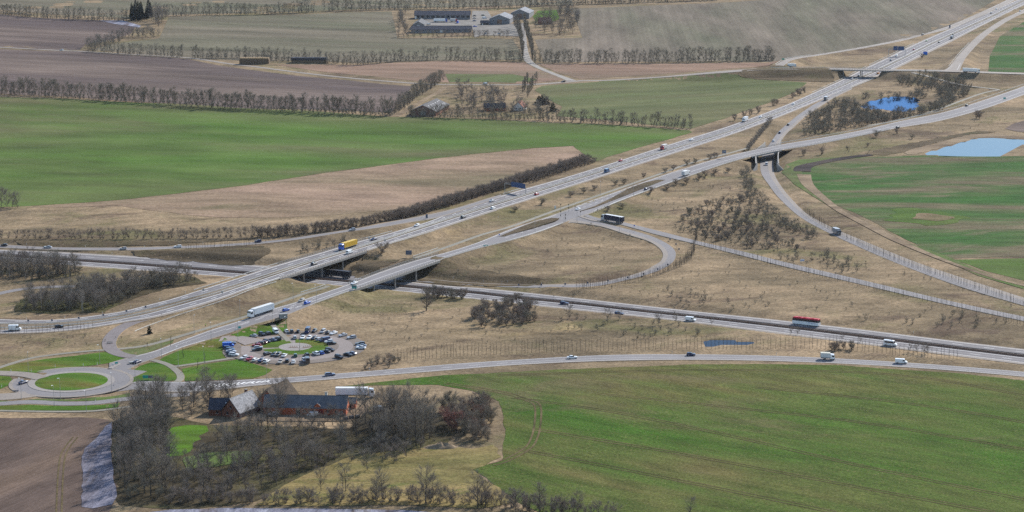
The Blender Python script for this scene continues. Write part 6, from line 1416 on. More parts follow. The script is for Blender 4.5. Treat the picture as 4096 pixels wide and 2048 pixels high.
    if dormer:
        x, w_, h_, dm, rm = dormer; b = MB(); y0, y1 = -hy - 0.08, -hy * 0.35; b.box(x - w_/2, x + w_/2, y0, y1, wall - 0.6, wall + h_); b.add([(x - w_/2, y0, wall + h_), (x + w_/2, y0, wall + h_), (x, y0, wall + h_ + w_*0.45), (x - w_/2, y1, wall + h_), (x + w_/2, y1, wall + h_), (x, y1, wall + h_ + w_*0.45)], [(0,1,2),(3,5,4)])
        d_ = b.obj('dormer', dm, root)
        for s in (-1, 1):
            b = MB(); b.add([(x + s*(w_/2 + 0.25), y0 - 0.3, wall + h_ - 0.22), (x, y0 - 0.3, wall + h_ + w_*0.47), (x, y1, wall + h_ + w_*0.47), (x + s*(w_/2 + 0.25), y1, wall + h_ - 0.22)], [(0,1,2,3) if s < 0 else (3,2,1,0)]); b.obj('dormer_roof', rm, d_)
    return root
def back(p, d, rz): return Vector((p.x - math.sin(rz) * d, p.y + math.cos(rz) * d, p.z))
# the brick farm in the foreground
rz = math.radians(-4)
fm = back(hit(1219, 1661), 4.6, rz)
gable('brick_barn', 'long red brick barn with grey roof and a small brick dormer', fm, rz, 33.5, 9.2, 2.9, 3.7, BRICK_R, ROOF_G, over=0.35, windows=[('f', t, 1.1, 1.0, 1.0) for t in (0.50, 0.60, 0.78, 0.88, 0.95)] + [('r', 0.35, 1.0, 1.3, 1.0), ('r', 0.68, 1.0, 1.3, 1.0), ('r', 0.5, 0.9, 1.1, 3.6)],
      doors=[('f', 0.69, 2.0, 2.2, plain_mat('red_door', (0.22, 0.02, 0.02), 0.7)), ('f', 0.42, 1.6, 2.2, WOODD)], chimney=(8.0, 0.6, 1.9, WALL_W), dormer=(5.2, 2.4, 0.9, BRICK_R, ROOF_G))
p = hit(1398, 1640); gable('brick_annex', 'small red brick annex at the right end of the barn', Vector((p.x + 0.4, p.y + 4, p.z)), rz, 4.2, 5.4, 2.3, 1.6, BRICK_R, ROOF_G, over=0.25, windows=[('r', 0.5, 0.8, 0.9, 1.0)], doors=[('f', 0.5, 1.0, 1.9, WOODD)])
p = hit(1108, 1612); gable('thatched_wing', 'dark thatched wing with a red brick gable behind the barn', p, math.radians(68), 17, 9.5, 2.4, 5.2, BRICK_R, THATCH, over=0.7, thick=0.45, windows=[('r', 0.5, 1.0, 1.2, 1.2)], doors=[('r', 0.3, 1.0, 2.0, WOODD)])
p = hit(958, 1668); gable('thatched_house', 'steep-roofed house with slopes coloured as lit and shaded beside the lawn', Vector((p.x, p.y + 6, p.z)), math.radians(62), 14.5, 8.4, 2.6, 4.8, BRICK_D, THATCH_W, over=0.6, thick=0.4, roof2=ROOF_B, windows=[('l', 0.3, 1.0, 1.2, 1.0), ('l', 0.7, 1.0, 1.2, 1.0), ('l', 0.5, 0.9, 1.0, 3.6), ('f', 0.3, 1.1, 1.2, 1.0), ('f', 0.7, 1.1, 1.2, 1.0)], doors=[('f', 0.5, 1.0, 2.1, WOODD)], chimney=(5.2, 1.2, 2.4, BRICK_D))  # white-grey thatch paints the sunlit slope, dark roofing the shaded one
p = hit(893, 1662); gable('dark_outhouse', 'dark roofed outhouse left of the steep-roofed house', Vector((p.x, p.y + 3.5, p.z)), math.radians(-3), 11, 8.0, 2.6, 3.4, BRICK_D, ROOF_B, over=0.3, windows=[('f', 0.3, 1.0, 1.0, 1.0), ('f', 0.7, 1.0, 1.0, 1.0)], doors=[('f', 0.5, 1.0, 2.0, WOODD)], skylights=[(1.5, 0.5)])
p = hit(667, 1812); root = gable('garden_shed', 'tiny dark garden shed with a white end at the lawn', p, math.radians(10), 2.2, 1.8, 1.5, 0.7, WOODD, WOODD, over=0.15, doors=[('l', 0.5, 0.8, 1.4, WHITEP)], windows=[('f', 0.5, 0.5, 0.5, 0.7)], thick=0.1)
# grey-roofed barn beside the green field
p = hit(*T(1,0,[(1672,1168)])[0]); rz = math.radians(79)
gable('field_barn', 'big grey-roofed barn with a red brick side beside the green field', Vector((p.x + 5.5, p.y + 26, p.z)), rz, 50, 22, 3.6, 4.8, BRICK_D, ROOF_BARN, over=0.6, windows=[('f', t, 1.6, 0.8, 1.8) for t in (0.1, 0.2, 0.3, 0.4, 0.5, 0.6, 0.7, 0.8, 0.9)], doors=[('l', 0.5, 4.5, 3.6, WALL_G)], skylights=[(x, t) for x in (-18, -10, -2, 6, 14, 20) for t in (0.3, 0.7)])
p = hit(*T(2,0,[(80,1112)])[0]); gable('gabled_house', 'small house with a pale gable and red-brown roof in the garden', Vector((p.x, p.y + 5, p.z)), math.radians(75), 12, 9, 2.8, 4.2, WALL_W, ROOF_R, over=0.4, windows=[('l', 0.3, 1.0, 1.1, 1.0), ('l', 0.7, 1.0, 1.1, 1.0), ('f', 0.3, 1.1, 1.1, 1.0), ('f', 0.7, 1.1, 1.1, 1.0)], doors=[('f', 0.5, 1.0, 2.0, WOODD)], chimney=(0, 0.4, 1.2, BRICK_R))
p = hit(*T(1,0,[(2400,1120)])[0]); gable('low_house', 'low dark-roofed house half hidden by the garden trees', Vector((p.x, p.y + 5, p.z)), math.radians(5), 18, 8, 2.6, 3.4, BRICK_R, ROOF_B, over=0.4, windows=[('f', t, 1.2, 1.1, 1.0) for t in (0.2, 0.4, 0.7, 0.85)], doors=[('f', 0.55, 1.0, 2.0, WOODD)], chimney=(3, 0.4, 1.0, BRICK_R))
# the far farm
def far_shed(name, label, q, ln, wd, wall, rise, rz, wm, rm, **k):
    p = hit(*q); rz = math.radians(rz); gable(name, label, back(p, wd / 2, rz), rz, ln, wd, wall, rise, wm, rm, **k)
far_shed('long_shed', 'long blue-grey shed at the back of the far farm yard', T(1,0,[(1875,192)])[0], 66, 18, 4.4, 4.2, 0, WALL_G, ROOF_B, windows=[('f', 0.06 + 0.09 * k, 4.0, 2.4, 1.2) for k in range(11)], doors=[('f', 0.02, 2.0, 3.0, WHITEP)])
far_shed('front_shed', 'low dark-roofed shed closing the far farm yard', T(1,0,[(1865,330)])[0], 68, 14, 3.4, 3.2, 0, WALL_G, ROOF_B, windows=[('f', 0.1 + 0.1 * k, 1.6, 1.0, 1.4) for k in range(9)], doors=[('f', 0.5, 3.0, 3.0, WALL_W)])
p = hit(*T(1,0,[(1640,300)])[0]); gable('side_shed', 'pale-roofed side shed left of the far farm yard', Vector((p.x, p.y + 30, p.z)), math.radians(88), 46, 13, 3.6, 3.4, WALL_G, ROOF_G, windows=[('f', 0.3, 1.6, 1.0, 1.4)], doors=[('l', 0.5, 3.0, 3.0, WALL_W)])
for i, q in enumerate(T(1,0,[(2450,240)]) + T(2,0,[(80,185)])):
    p = hit(*q); gable('farm_hall', ['pale grey steel hall right of the far farm yard', 'second pale grey steel hall nearer the bright lawn'][i], Vector((p.x + 3, p.y + 18, p.z)), math.radians(82), 44, 24 - 2*i, 5.5, 4.6, WALL_G, ROOF_L, doors=[('l', 0.5, 5.5, 5.0, RUST)], windows=[('l', 0.2, 2.0, 1.0, 3.0), ('l', 0.8, 2.0, 1.0, 3.0)], skylights=[(x, 0.5) for x in (-14, -5, 4, 13)])
p = hit(*T(1,0,[(2300,250)])[0]); gable('farm_hut', 'small dark hut before the steel halls', p, 0.1, 9, 6, 2.6, 2.2, WOODD, ROOF_B, windows=[('f', 0.5, 1.2, 1.0, 1.0)], doors=[('f', 0.2, 1.0, 2.0, WHITEP)])
p = hit(*T(2,0,[(330,240)])[0]); gable('farm_cottage', 'brown-roofed cottage among the trees right of the far farm', p, math.radians(15), 14, 9, 2.8, 4.4, BRICK_D, ROOF_R, windows=[('f', 0.25, 1.2, 1.1, 1.0), ('f', 0.75, 1.2, 1.1, 1.0)], doors=[('f', 0.5, 1.0, 2.0, WOODD)], chimney=(0, 0, 1.2, BRICK_R))
# stacks of straw
STRAW = plain_mat('old_straw', (0.16, 0.115, 0.075), 1.0, var=0.35, scale=1.0); STRAW_L = plain_mat('pale_straw', (0.34, 0.25, 0.15), 1.0, var=0.3); TARP = plain_mat('dark_tarpaulin', (0.035, 0.036, 0.045), 0.6, var=0.25)
def bale_stack():
    p = hit(*T(1,0,[(-20,645)])[0]); root = empty('straw_stack', p, math.radians(-2), label='brown stack of straw bales with round bales on top', cat='straw stack')
    b = MB(); b.box(-1.2, 1.2, 0, 8.0, 0.04, 1.18, 0, 0.06); me = b.mesh('bale', STRAW)
    for k in range(12):
        for j in range(4): link('bale', me, root, loc=(-13.6 + 2.48 * k + (0.1 if j % 2 else 0), RNG.uniform(-0.12, 0.12), j * 1.22))
    b = MB(); b.tube((0, 0, 0), (0, 1.4, 0), 0.75, 0.75, 12); rb = b.mesh('round_bale', STRAW_L)
    for k in range(17):
        for j in range(3): link('round_bale', rb, root, loc=(-13.8 + 1.72 * k, 0.3 + 2.3 * j, 4 * 1.22 + 0.75))
bale_stack()
p = hit(*T(1,0,[(532,634)])[0]); root = empty('tarp_stack', p, math.radians(-2), label='long flat stack under a dark tarpaulin beside the bales', cat='straw stack')
b = MB(); b.box(-17.5, 17.5, 0, 8, -0.2, 5.0); b.obj('straw', STRAW, root)
b = MB(); b.loft([[(x, -0.15, 2.6 + 0.3 * math.sin(x * 1.3)), (x, -0.15, 5.0), (x, 2.5, 5.5 + 0.15 * math.sin(x)), (x, 6, 5.5 + 0.12 * math.sin(x * 0.8)), (x, 8.15, 5.0), (x, 8.15, 2.6)] for x in np.linspace(-17.7, 17.7, 24)]); b.obj('tarpaulin', TARP, root)
p = hit(*T(1,3,[(1870,640)])[0])
v = []; f = []; n_ = 22
for i in range(7):
    for k in range(n_):
        t = 2 * math.pi * k / n_; r_ = i / 6; v.append((7.5 * r_ * math.cos(t), 3.2 * r_ * math.sin(t), 1.9 * (1 - r_ ** 1.6) * (1 + 0.3 * math.sin(3 * t + i) + RNG.uniform(-0.12, 0.12)) - 0.15))
for i in range(6):
    for k in range(n_): f.append((i*n_ + k, (i+1)*n_ + k, (i+1)*n_ + (k+1) % n_, i*n_ + (k+1) % n_))
link('soil_heap', mesh('soil_heap', v, f, TRACK, smooth=True), loc=p, label='pale heap of soil at the meadow edge', cat='heap')
for i, q in enumerate(T(1,3,[(900,365),(960,352),(1020,345)])):
    b = MB(); b.tube((-0.9, 0, 0.75), (0.9, 0, 0.75), 0.75, 0.75, 12); link('wrapped_bale', b.mesh('wrapped_bale', TARP), loc=hit(*q), rz=0.4, label='dark wrapped bale at the end of the brick barn', cat='bale', group='wrapped bales at the barn')
# ------------------------------------------------------------------ vehicles
CARPAINT, cnt, cb = new_mat('car_paint')
oi = N(cnt, 'ShaderNodeObjectInfo'); cnt.links.new(oi.outputs['Color'], cb.inputs['Base Color'])
cb.inputs['Roughness'].default_value = 0.28; cb.inputs['Specular IOR Level'].default_value = 0.5; cb.inputs['Coat Weight'].default_value = 0.5; cb.inputs['Coat Roughness'].default_value = 0.08
CARGLASS, gnt, gb = new_mat('car_glass'); gb.inputs['Base Color'].default_value = (0.012, 0.016, 0.024, 1); gb.inputs['Roughness'].default_value = 0.06; gb.inputs['Specular IOR Level'].default_value = 0.6
TYRE = plain_mat('tyre_rubber', (0.018, 0.018, 0.019), 0.9); RIM = plain_mat('wheel_rim', (0.35, 0.35, 0.36), 0.35, 0.7); TRIM = plain_mat('black_trim', (0.022, 0.022, 0.025), 0.6)
HEADL = plain_mat('headlight_glass', (0.75, 0.76, 0.78), 0.1); TAILL = plain_mat('tail_light', (0.30, 0.012, 0.012), 0.3); CANVAS = None
def painted(b, name, parent, mat=None):
    o = b.obj(name, mat or CARPAINT, parent); o['paint'] = 1; return o
WHEELS = {}
def wheel_mesh(r, w):
    k = (r, w)
    if k not in WHEELS:
        b = MB(); b.tube((0, -w/2, 0), (0, w/2, 0), r, r, 14); b.tube((0, -w/2 - 0.012, 0), (0, w/2 + 0.012, 0), r * 0.62, r * 0.62, 10, 1); WHEELS[k] = b.mesh('wheel', [TYRE, RIM])
    return WHEELS[k]
def wheels(root, xs, track, r=0.33, w=0.22):
    for x in xs:
        for s in (-1, 1): link('wheel', wheel_mesh(r, w), root, loc=(x, s * track / 2, r))
def lights(root, xf, xr, hw, zf, zr):
    for s in (-1, 1):
        b = MB(); b.box(xf - 0.10, xf + 0.02, s * hw - 0.2, s * hw + 0.2, zf, zf + 0.16); b.obj('headlight', HEADL, root)
        b = MB(); b.box(xr - 0.02, xr + 0.06, s * (hw + 0.08) - 0.1, s * (hw + 0.08) + 0.1, zr, zr + 0.3); b.obj('tail_light', TAILL, root)
def body_ring(x, hw, z0, z1, tuck=0.10):
    return [(x, -hw + 0.05, z0), (x, -hw, z0 + 0.22), (x, -hw, z1 - tuck), (x, -hw + tuck * 0.9, z1), (x, hw - tuck * 0.9, z1), (x, hw, z1 - tuck), (x, hw, z0 + 0.22), (x, hw - 0.05, z0)]
def car(name, L, H, Wd, hood, belt, c):
    """c = x of the cabin foot and roof: rear foot, rear roof, front roof, windscreen foot (fractions of L from rear)"""
    root = empty(name, (0, 0, 0)); hw = Wd / 2; X = lambda f: (f - 0.5) * L
    b = MB(); b.loft([body_ring(X(0), hw * 0.86, 0.38, belt * 0.86), body_ring(X(0.03), hw * 0.97, 0.26, belt * 0.97), body_ring(X(0.15), hw, 0.22, belt), body_ring(X(c[3] - 0.02), hw, 0.22, belt), body_ring(X(c[3] + 0.08), hw, 0.22, belt * 0.5 + hood * 0.5), body_ring(X(0.92), hw * 0.96, 0.24, hood * 0.97), body_ring(X(0.985), hw * 0.88, 0.28, hood * 0.84), body_ring(X(1.0), hw * 0.78, 0.36, hood * 0.7)])
    painted(b, 'body', root)
    zb, zr = belt - 0.03, H - 0.07; g = hw - 0.09; t = hw - 0.27
    def quad(name, v):
        b = MB(); b.add(v, [(0, 1, 2, 3)]); b.obj(name, CARGLASS, root)
    b = MB(); b.add([(X(c[0]), -g, zb), (X(c[3]), -g, zb), (X(c[2]), -t, zr), (X(c[1]), -t, zr), (X(c[0]), g, zb), (X(c[3]), g, zb), (X(c[2]), t, zr), (X(c[1]), t, zr)], [(0,1,2,3),(7,6,5,4),(1,5,6,2),(4,0,3,7)])
    b.obj('windows', CARGLASS, root)
    b = MB(); b.loft([[(X(c[1]) - 0.06, -t - 0.02, zr - 0.03), (X(c[1]) - 0.04, -t + 0.1, H - 0.01), (X(c[1]) - 0.04, t - 0.1, H - 0.01), (X(c[1]) - 0.06, t + 0.02, zr - 0.03)], [(X(c[1]*.5 + c[2]*.5), -t - 0.02, zr), (X(c[1]*.5 + c[2]*.5), -t + 0.1, H), (X(c[1]*.5 + c[2]*.5), t - 0.1, H), (X(c[1]*.5 + c[2]*.5), t + 0.02, zr)], [(X(c[2]) + 0.05, -t - 0.02, zr - 0.04), (X(c[2]) + 0.02, -t + 0.1, H - 0.03), (X(c[2]) + 0.02, t - 0.1, H - 0.03), (X(c[2]) + 0.05, t + 0.02, zr - 0.04)]])
    painted(b, 'roof', root)
    for s in (-1, 1):                                                # rear pillars carry body colour
        b = MB(); k = 0.012 * s; b.add([(X(c[0]) - 0.02, s*g + k, zb), (X(c[0]) + 0.35, s*g + k, zb), (X(c[1]) + 0.12, s*t + k, zr), (X(c[1]) - 0.04, s*t + k, zr)], [(0,1,2,3) if s < 0 else (3,2,1,0)]); painted(b, 'pillar', root)
    wheels(root, (X(0.19), X(0.81)), Wd - 0.2); lights(root, X(0.985), X(0.01), hw * 0.62, hood * 0.62, belt * 0.62)
    return root
def van(name, L, H, Wd, win=False, nose=0.17):
    root = empty(name, (0, 0, 0)); hw = Wd / 2; X = lambda f: (f - 0.5) * L
    def r(x, h, z1, tk=0.16): return [(x, -h + .05, .35), (x, -h, .5), (x, -h, z1 * 0.55), (x, -h + tk * .4, z1 - tk), (x, -h + tk, z1), (x, h - tk, z1), (x, h - tk * .4, z1 - tk), (x, h, z1 * 0.55), (x, h, .5), (x, h - .05, .35)]
    b = MB(); b.loft([r(X(0), hw * .97, H * .985), r(X(.04), hw, H), r(X(.70), hw, H), r(X(.78), hw, H * .94)]); painted(b, 'body', root)
    b = MB(); hd = H * (0.55 if H > 2.3 else 0.6); b.loft([body_ring(X(.76), hw, .3, H * .55), body_ring(X(1 - nose), hw, .3, hd * .95), body_ring(X(.96), hw * .95, .32, hd * .8), body_ring(X(1), hw * .8, .4, hd * .6)]); painted(b, 'bonnet', root)
    b = MB(); b.add([(X(.775), -hw + .03, H * .52), (X(1 - nose), -hw + .06, hd * .93), (X(.79), -hw + .17, H * .93), (X(.775), hw - .03, H * .52), (X(1 - nose), hw - .06, hd * .93), (X(.79), hw - .17, H * .93)], [(0,1,2),(5,4,3),(1,4,5,2)]); b.obj('windscreen', CARGLASS, root)
    for s in (-1, 1):
        b = MB(); y = s * (hw + 0.012); x0 = X(.08 if win else .62); b.add([(x0, y - s*.0, H * .55), (X(.76), y, H * .55), (X(.75), y - s*.06, H * .84), (x0 + .05, y - s*.06, H * .84)], [(0,1,2,3) if s < 0 else (3,2,1,0)]); b.obj('side_window', CARGLASS, root)
    b = MB(); b.box(X(0) - .015, X(0), -hw * .75, hw * .75, H * .58, H * .86); b.obj('rear_window', CARGLASS, root)
    wheels(root, (X(.2), X(.83)), Wd - .2, .35, .24); lights(root, X(.985), X(.005), hw * .65, hd * .5, H * .42)
    return root
def cab(root, x0, L, H, Wd, z0=0.5):
    hw = Wd / 2; b = MB(); b.loft([[(x, -h, z0), (x, -h, zt - .25), (x, -h + .25, zt), (x, h - .25, zt), (x, h, zt - .25), (x, h, z0)] for x, h, zt in ((x0, hw, H), (x0 + L * .8, hw, H - .15), (x0 + L * .97, hw * .95, H * .62), (x0 + L, hw * .93, H * .55))]); painted(b, 'cab', root)
    b = MB(); b.add([(x0 + L * .99, -hw * .88, H * .57), (x0 + L * .99, hw * .88, H * .57), (x0 + L * .86, hw * .84, H * .88), (x0 + L * .86, -hw * .84, H * .88)], [(0,1,2,3)]); b.obj('windscreen', CARGLASS, root)
    for s in (-1, 1):
        b = MB(); y = s * (hw + .015); b.add([(x0 + L * .35, y, H * .55), (x0 + L * .9, y, H * .55), (x0 + L * .8, y, H * .78), (x0 + L * .35, y, H * .8)], [(0,1,2,3) if s < 0 else (3,2,1,0)]); b.obj('side_window', CARGLASS, root)
        b = MB(); b.box(x0 + L - .06, x0 + L + .03, s * hw * .7 - .2, s * hw * .7 + .2, z0 + .25, z0 + .5); b.obj('headlight', HEADL, root)
        b = MB(); b.box(x0 + L * .78, x0 + L * .84, s * (hw + .2) - .12, s * (hw + .2) + .12, H * .55, H * .8); b.obj('mirror', TRIM, root)
    b = MB(); b.box(x0 + L * .6, x0 + L + .04, -hw * .96, hw * .96, z0 - .15, z0 + .2); b.obj('bumper', TRIM, root)
BOXES = {}
def boxmat(col):
    if col not in BOXES: BOXES[col] = plain_mat('truck_side_%d' % len(BOXES), col, 0.45, var=0.05, scale=0.3)
    return BOXES[col]
def cargo(root, x0, x1, z0, z1, Wd, col, top=None, name='cargo_box', back=None):
    hw = Wd / 2; b = MB(); b.box(x0, x1, -hw, hw, z0, z1); o = b.obj(name, boxmat(col), root)
    if top: b = MB(); b.box(x0 + .03, x1 - .03, -hw + .03, hw - .03, z1, z1 + .04); b.obj('box_roof', boxmat(top), o)
    for s in (-1, 1):
        b = MB(); b.box(x0 + .02, x1 - .02, s * hw - .02 + s*.02, s * hw + .02 + s*.02, z0 - .02, z0 + .1); b.obj('side_rail', STEEL, o)
    b = MB(); b.box(x0 - .03, x0, -.03, .03, z0 + .1, z1 - .1); b.obj('door_seam', TRIM, o)
    if back: b = MB(); b.box(x0 - .025, x0 - .002, -hw + .15, -.08, z0 + .15, z1 - .15); b.box(x0 - .025, x0 - .002, .08, hw - .15, z0 + .15, z1 - .15); b.obj('rear_door', boxmat(back), o)
    return o
def chassis(root, x0, x1, xs, r=.5):
    b = MB(); b.box(x0, x1, -.45, .45, .55, .95); b.obj('chassis', TRIM, root); wheels(root, xs, 2.1, r, .3)
def lorry(name, L, H, col, top=None, back=None):
    root = empty(name, (0, 0, 0)); cab(root, L/2 - 2.0, 2.0, H * .86, 2.45); cargo(root, -L/2, L/2 - 2.1, 1.0, H, 2.5, col, top, back=back); chassis(root, -L/2 + .3, L/2 - .5, (-L/2 + 2.0, L/2 - 1.2), .48); return root
def artic(name, col, top=None, H=4.0, back=None):
    root = empty(name, (0, 0, 0)); cab(root, 5.6, 2.3, 3.7, 2.5); cargo(root, -8.2, 5.2, 1.15, H, 2.55, col, top, back=back); chassis(root, -8.0, 7.4, (-6.8, -5.5, -4.2, 3.9, 6.9), .5); return root
def coach(name):
    root = empty(name, (0, 0, 0)); L, H, hw = 13.6, 3.6, 1.27; X = lambda f: (f - .5) * L
    wm = boxmat((0.80, 0.80, 0.78)); rd = boxmat((0.50, 0.015, 0.03))
    def ring(x, h, z0, z1): return [(x, -h, z0), (x, -h, z1), (x, h, z1), (x, h, z0)]
    b = MB(); b.loft([ring(X(0), hw*.97, .4, 1.85), ring(X(.03), hw, .32, 1.9), ring(X(.96), hw, .32, 1.9), ring(X(1), hw*.92, .42, 1.75)]); body = b.obj('body', wm, root)
    b = MB(); b.loft([ring(X(.0), hw*.96, 1.85, 3.05), ring(X(.03), hw*.985, 1.9, 3.05), ring(X(.95), hw*.985, 1.9, 3.05), ring(X(.995), hw*.9, 1.75, 3.05)]); b.obj('windows', CARGLASS, root)
    b = MB(); b.loft([[(X(f), -hw*k, 3.05), (X(f), -hw*k + .05, 3.35), (X(f), -hw*k + .3, z), (X(f), hw*k - .3, z), (X(f), hw*k - .05, 3.35), (X(f), hw*k, 3.05)] for f, k, z in ((0, .97, 3.5), (.04, 1, 3.6), (.93, 1, 3.6), (.985, .93, 3.4))]); rf = b.obj('roof', rd, root)
    for f in (.25, .55, .75):
        b = MB(); b.box(X(f) - .6, X(f) + .6, -.5, .5, 3.6, 3.72); b.obj('roof_hatch', rd, rf)
    for f in np.linspace(.12, .88, 7):
        for s in (-1, 1): b = MB(); b.box(X(f) - .06, X(f) + .06, s*hw - .02, s*hw + .02, 1.9, 3.05); b.obj('window_pillar', TRIM, root)
    for s in (-1, 1):                                                # lettering row near the tail, blurred to dashes in the photograph
        for k in range(9): b = MB(); x = X(.12) + k * .42; b.box(x, x + .28, s*hw + (-.004 if s < 0 else 0) - .006, s*hw + .01, 1.35, 1.6); b.obj('lettering', boxmat((.05, .10, .30)), body)
    wheels(root, (X(.14), X(.24), X(.80)), 2.2, .5, .3); lights(root, X(.995), X(.005), 1.0, .7, .9)
    return root
PROTO = {}
def proto(k):
    if k not in PROTO:
        PROTO[k] = {'hatch': lambda: car('hatchback', 4.1, 1.48, 1.76, .92, 1.0, (.03, .10, .52, .72)), 'estate': lambda: car('estate_car', 4.7, 1.48, 1.82, .90, .98, (.02, .09, .52, .70)), 'suv': lambda: car('offroad_car', 4.5, 1.70, 1.86, 1.05, 1.12, (.03, .09, .53, .71)), 'sedan': lambda: car('saloon_car', 4.7, 1.44, 1.82, .88, .97, (.14, .27, .53, .70)), 'mpv': lambda: car('people_carrier', 4.5, 1.68, 1.82, .98, 1.05, (.02, .06, .58, .80)),
                    'van': lambda: van('panel_van', 5.3, 2.05, 1.95), 'bigvan': lambda: van('high_van', 5.9, 2.65, 2.0), 'minibus': lambda: van('minibus', 6.2, 2.6, 2.0, True), 'smallvan': lambda: van('small_van', 4.4, 1.82, 1.8), 'coach': lambda: coach('coach'),
                    'lorry_white': lambda: lorry('box_lorry', 8.5, 3.6, (.82, .82, .80), (.7, .7, .68), back=(.5, .51, .52)), 'boxvan': lambda: lorry('box_van', 6.4, 3.0, (.60, .61, .61), (.55, .52, .42)), 'lorry_red': lambda: lorry('box_lorry', 8.5, 3.7, (.62, .58, .55), (.68, .66, .62)), 'lorry_grey': lambda: lorry('box_lorry', 8.0, 3.4, (.30, .31, .33), (.5, .55, .6), back=(.14, .15, .17)),
                    'artic_yellow': lambda: artic('container_lorry', (.60, .36, .035), (.64, .42, .06), 3.9), 'artic_white': lambda: artic('articulated_lorry', (.84, .84, .83), (.7, .7, .68), 4.0), 'artic_dark': lambda: artic('articulated_lorry', (.018, .02, .045), (.70, .71, .72), 4.0, back=(.03, .035, .06)), 'artic_black': lambda: artic('articulated_lorry', (.02, .021, .026), (.03, .03, .035), 3.9)}[k]()
        PROTO[k].hide_render = False; PROTO[k]['fresh'] = 1
    return PROTO[k]
HGT = {'hatch': 1.5, 'estate': 1.5, 'suv': 1.7, 'sedan': 1.45, 'mpv': 1.7, 'van': 2.0, 'bigvan': 2.6, 'minibus': 2.6, 'smallvan': 1.8, 'coach': 3.6}
CATS = {'coach': 'bus', 'minibus': 'minibus', 'van': 'van', 'bigvan': 'van', 'smallvan': 'van'}
COLS = {'white': (.82, .82, .81), 'silver': (.42, .43, .45), 'grey': (.16, .17, .18), 'black': (.012, .013, .016), 'dark blue': (.012, .025, .09), 'blue': (.02, .10, .46), 'bright blue': (.015, .12, .60), 'red': (.42, .012, .018), 'dark red': (.16, .012, .018), 'green': (.02, .09, .07), 'pale green': (.45, .52, .25), 'orange': (.60, .22, .03), 'dark grey': (.05, .053, .06), 'grey-blue': (.12, .15, .24), 'teal blue': (.01, .08, .20), 'beige': (.40, .36, .30)}
def put_vehicle(k, p, rz, col, label, group):
    pr = proto(k); c = COLS[col]
    if 'fresh' in pr:
        del pr['fresh']; o = pr; o.location = p; o.rotation_euler = (0, 0, rz); o['label'] = label; o['category'] = CATS.get(k, 'car' if k in HGT else 'lorry'); o['group'] = group
        for ch in o.children:
            if 'paint' in ch: ch.color = (*c, 1)
        return o
    return copy_tree(pr, p, rz, label, group, color=c)
def px_scale(p): return CAM_F / (p - CAMP).length

# cars in the round car park: position in the enlarged view (origin, zoom 8.05), kind, colour
ORD = ['first', 'second', 'third', 'fourth', 'fifth', 'sixth', 'seventh', 'eighth', 'ninth', 'tenth', 'eleventh', 'twelfth', 'thirteenth', 'fourteenth']
NAMEK = {'hatch': 'hatchback', 'estate': 'estate car', 'suv': 'off-roader', 'sedan': 'saloon car', 'mpv': 'people carrier', 'van': 'van', 'bigvan': 'high van', 'smallvan': 'small van'}
A, B_, C_, D_ = (860, 1280), (1160, 1280), (860, 1360), (1160, 1360)
ARCS = [('from the top in the left column of the outer ring', [(A,510,730,'estate','dark blue'),(A,430,795,'van','bright blue'),(A,430,885,'estate','dark blue'),(A,490,940,'hatch','teal blue'),(A,520,1000,'sedan','silver'),(A,520,1060,'hatch','dark blue'),(A,610,1100,'estate','white')]),
        ('from the left on the upper outer arc', [(A,1250,500,'hatch','silver'),(A,1510,445,'suv','black'),(A,1690,415,'estate','black'),(A,1955,360,'van','white'),(A,2300,345,'hatch','white'),(A,2470,355,'suv','dark grey'),(B_,265,355,'hatch','black'),(B_,565,340,'bigvan','dark blue'),(B_,810,325,'hatch','black'),(B_,1080,345,'mpv','silver'),(B_,1250,395,'sedan','black'),(B_,1400,415,'sedan','white'),(B_,1700,480,'sedan','silver'),(B_,1980,550,'estate','silver')]),
        ('from the left on the upper left inner arc', [(A,1350,940,'estate','black'),(A,1400,880,'hatch','silver'),(A,1340,800,'hatch','red'),(A,1450,735,'hatch','dark grey'),(A,1560,720,'hatch','dark red'),(A,1710,680,'hatch','black'),(A,1890,635,'sedan','grey-blue'),(A,2040,605,'suv','black')]),
        ('from the left on the upper right inner arc', [(B_,160,560,'hatch','silver'),(B_,410,555,'sedan','white'),(B_,600,575,'hatch','white'),(B_,750,590,'hatch','black'),(B_,940,615,'estate','silver'),(B_,1110,630,'van','dark blue'),(B_,1250,680,'hatch','white'),(B_,1330,740,'estate','black')]),
        ('from the left on the lower inner arc', [(A,1590,1105,'estate','black'),(A,1760,1165,'hatch','dark grey'),(A,1930,1175,'suv','dark grey'),(A,2170,1190,'sedan','white'),(A,2370,1220,'hatch','black'),(B_,180,1200,'hatch','green'),(B_,400,1200,'hatch','silver'),(B_,620,1165,'hatch','black'),(B_,880,1085,'suv','white'),(B_,1040,1065,'estate','blue'),(B_,1220,1010,'sedan','black'),(B_,1320,955,'mpv','black')]),
        ('from the left on the lower outer arc', [(C_,890,570,'hatch','white'),(C_,1030,640,'hatch','red'),(C_,1210,680,'hatch','white'),(C_,1360,725,'hatch','dark blue'),(C_,1580,735,'hatch','white'),(C_,2070,745,'sedan','beige'),(D_,105,770,'sedan','white'),(D_,590,710,'bigvan','dark grey'),(D_,1690,575,'suv','black'),(D_,1970,490,'sedan','black'),(D_,2090,440,'sedan','grey-blue')]),
        ('from the top at the right end of the outer ring', [(B_,2260,755,'estate','dark grey'),(B_,2300,825,'sedan','grey-blue'),(B_,2300,885,'sedan','white')])]
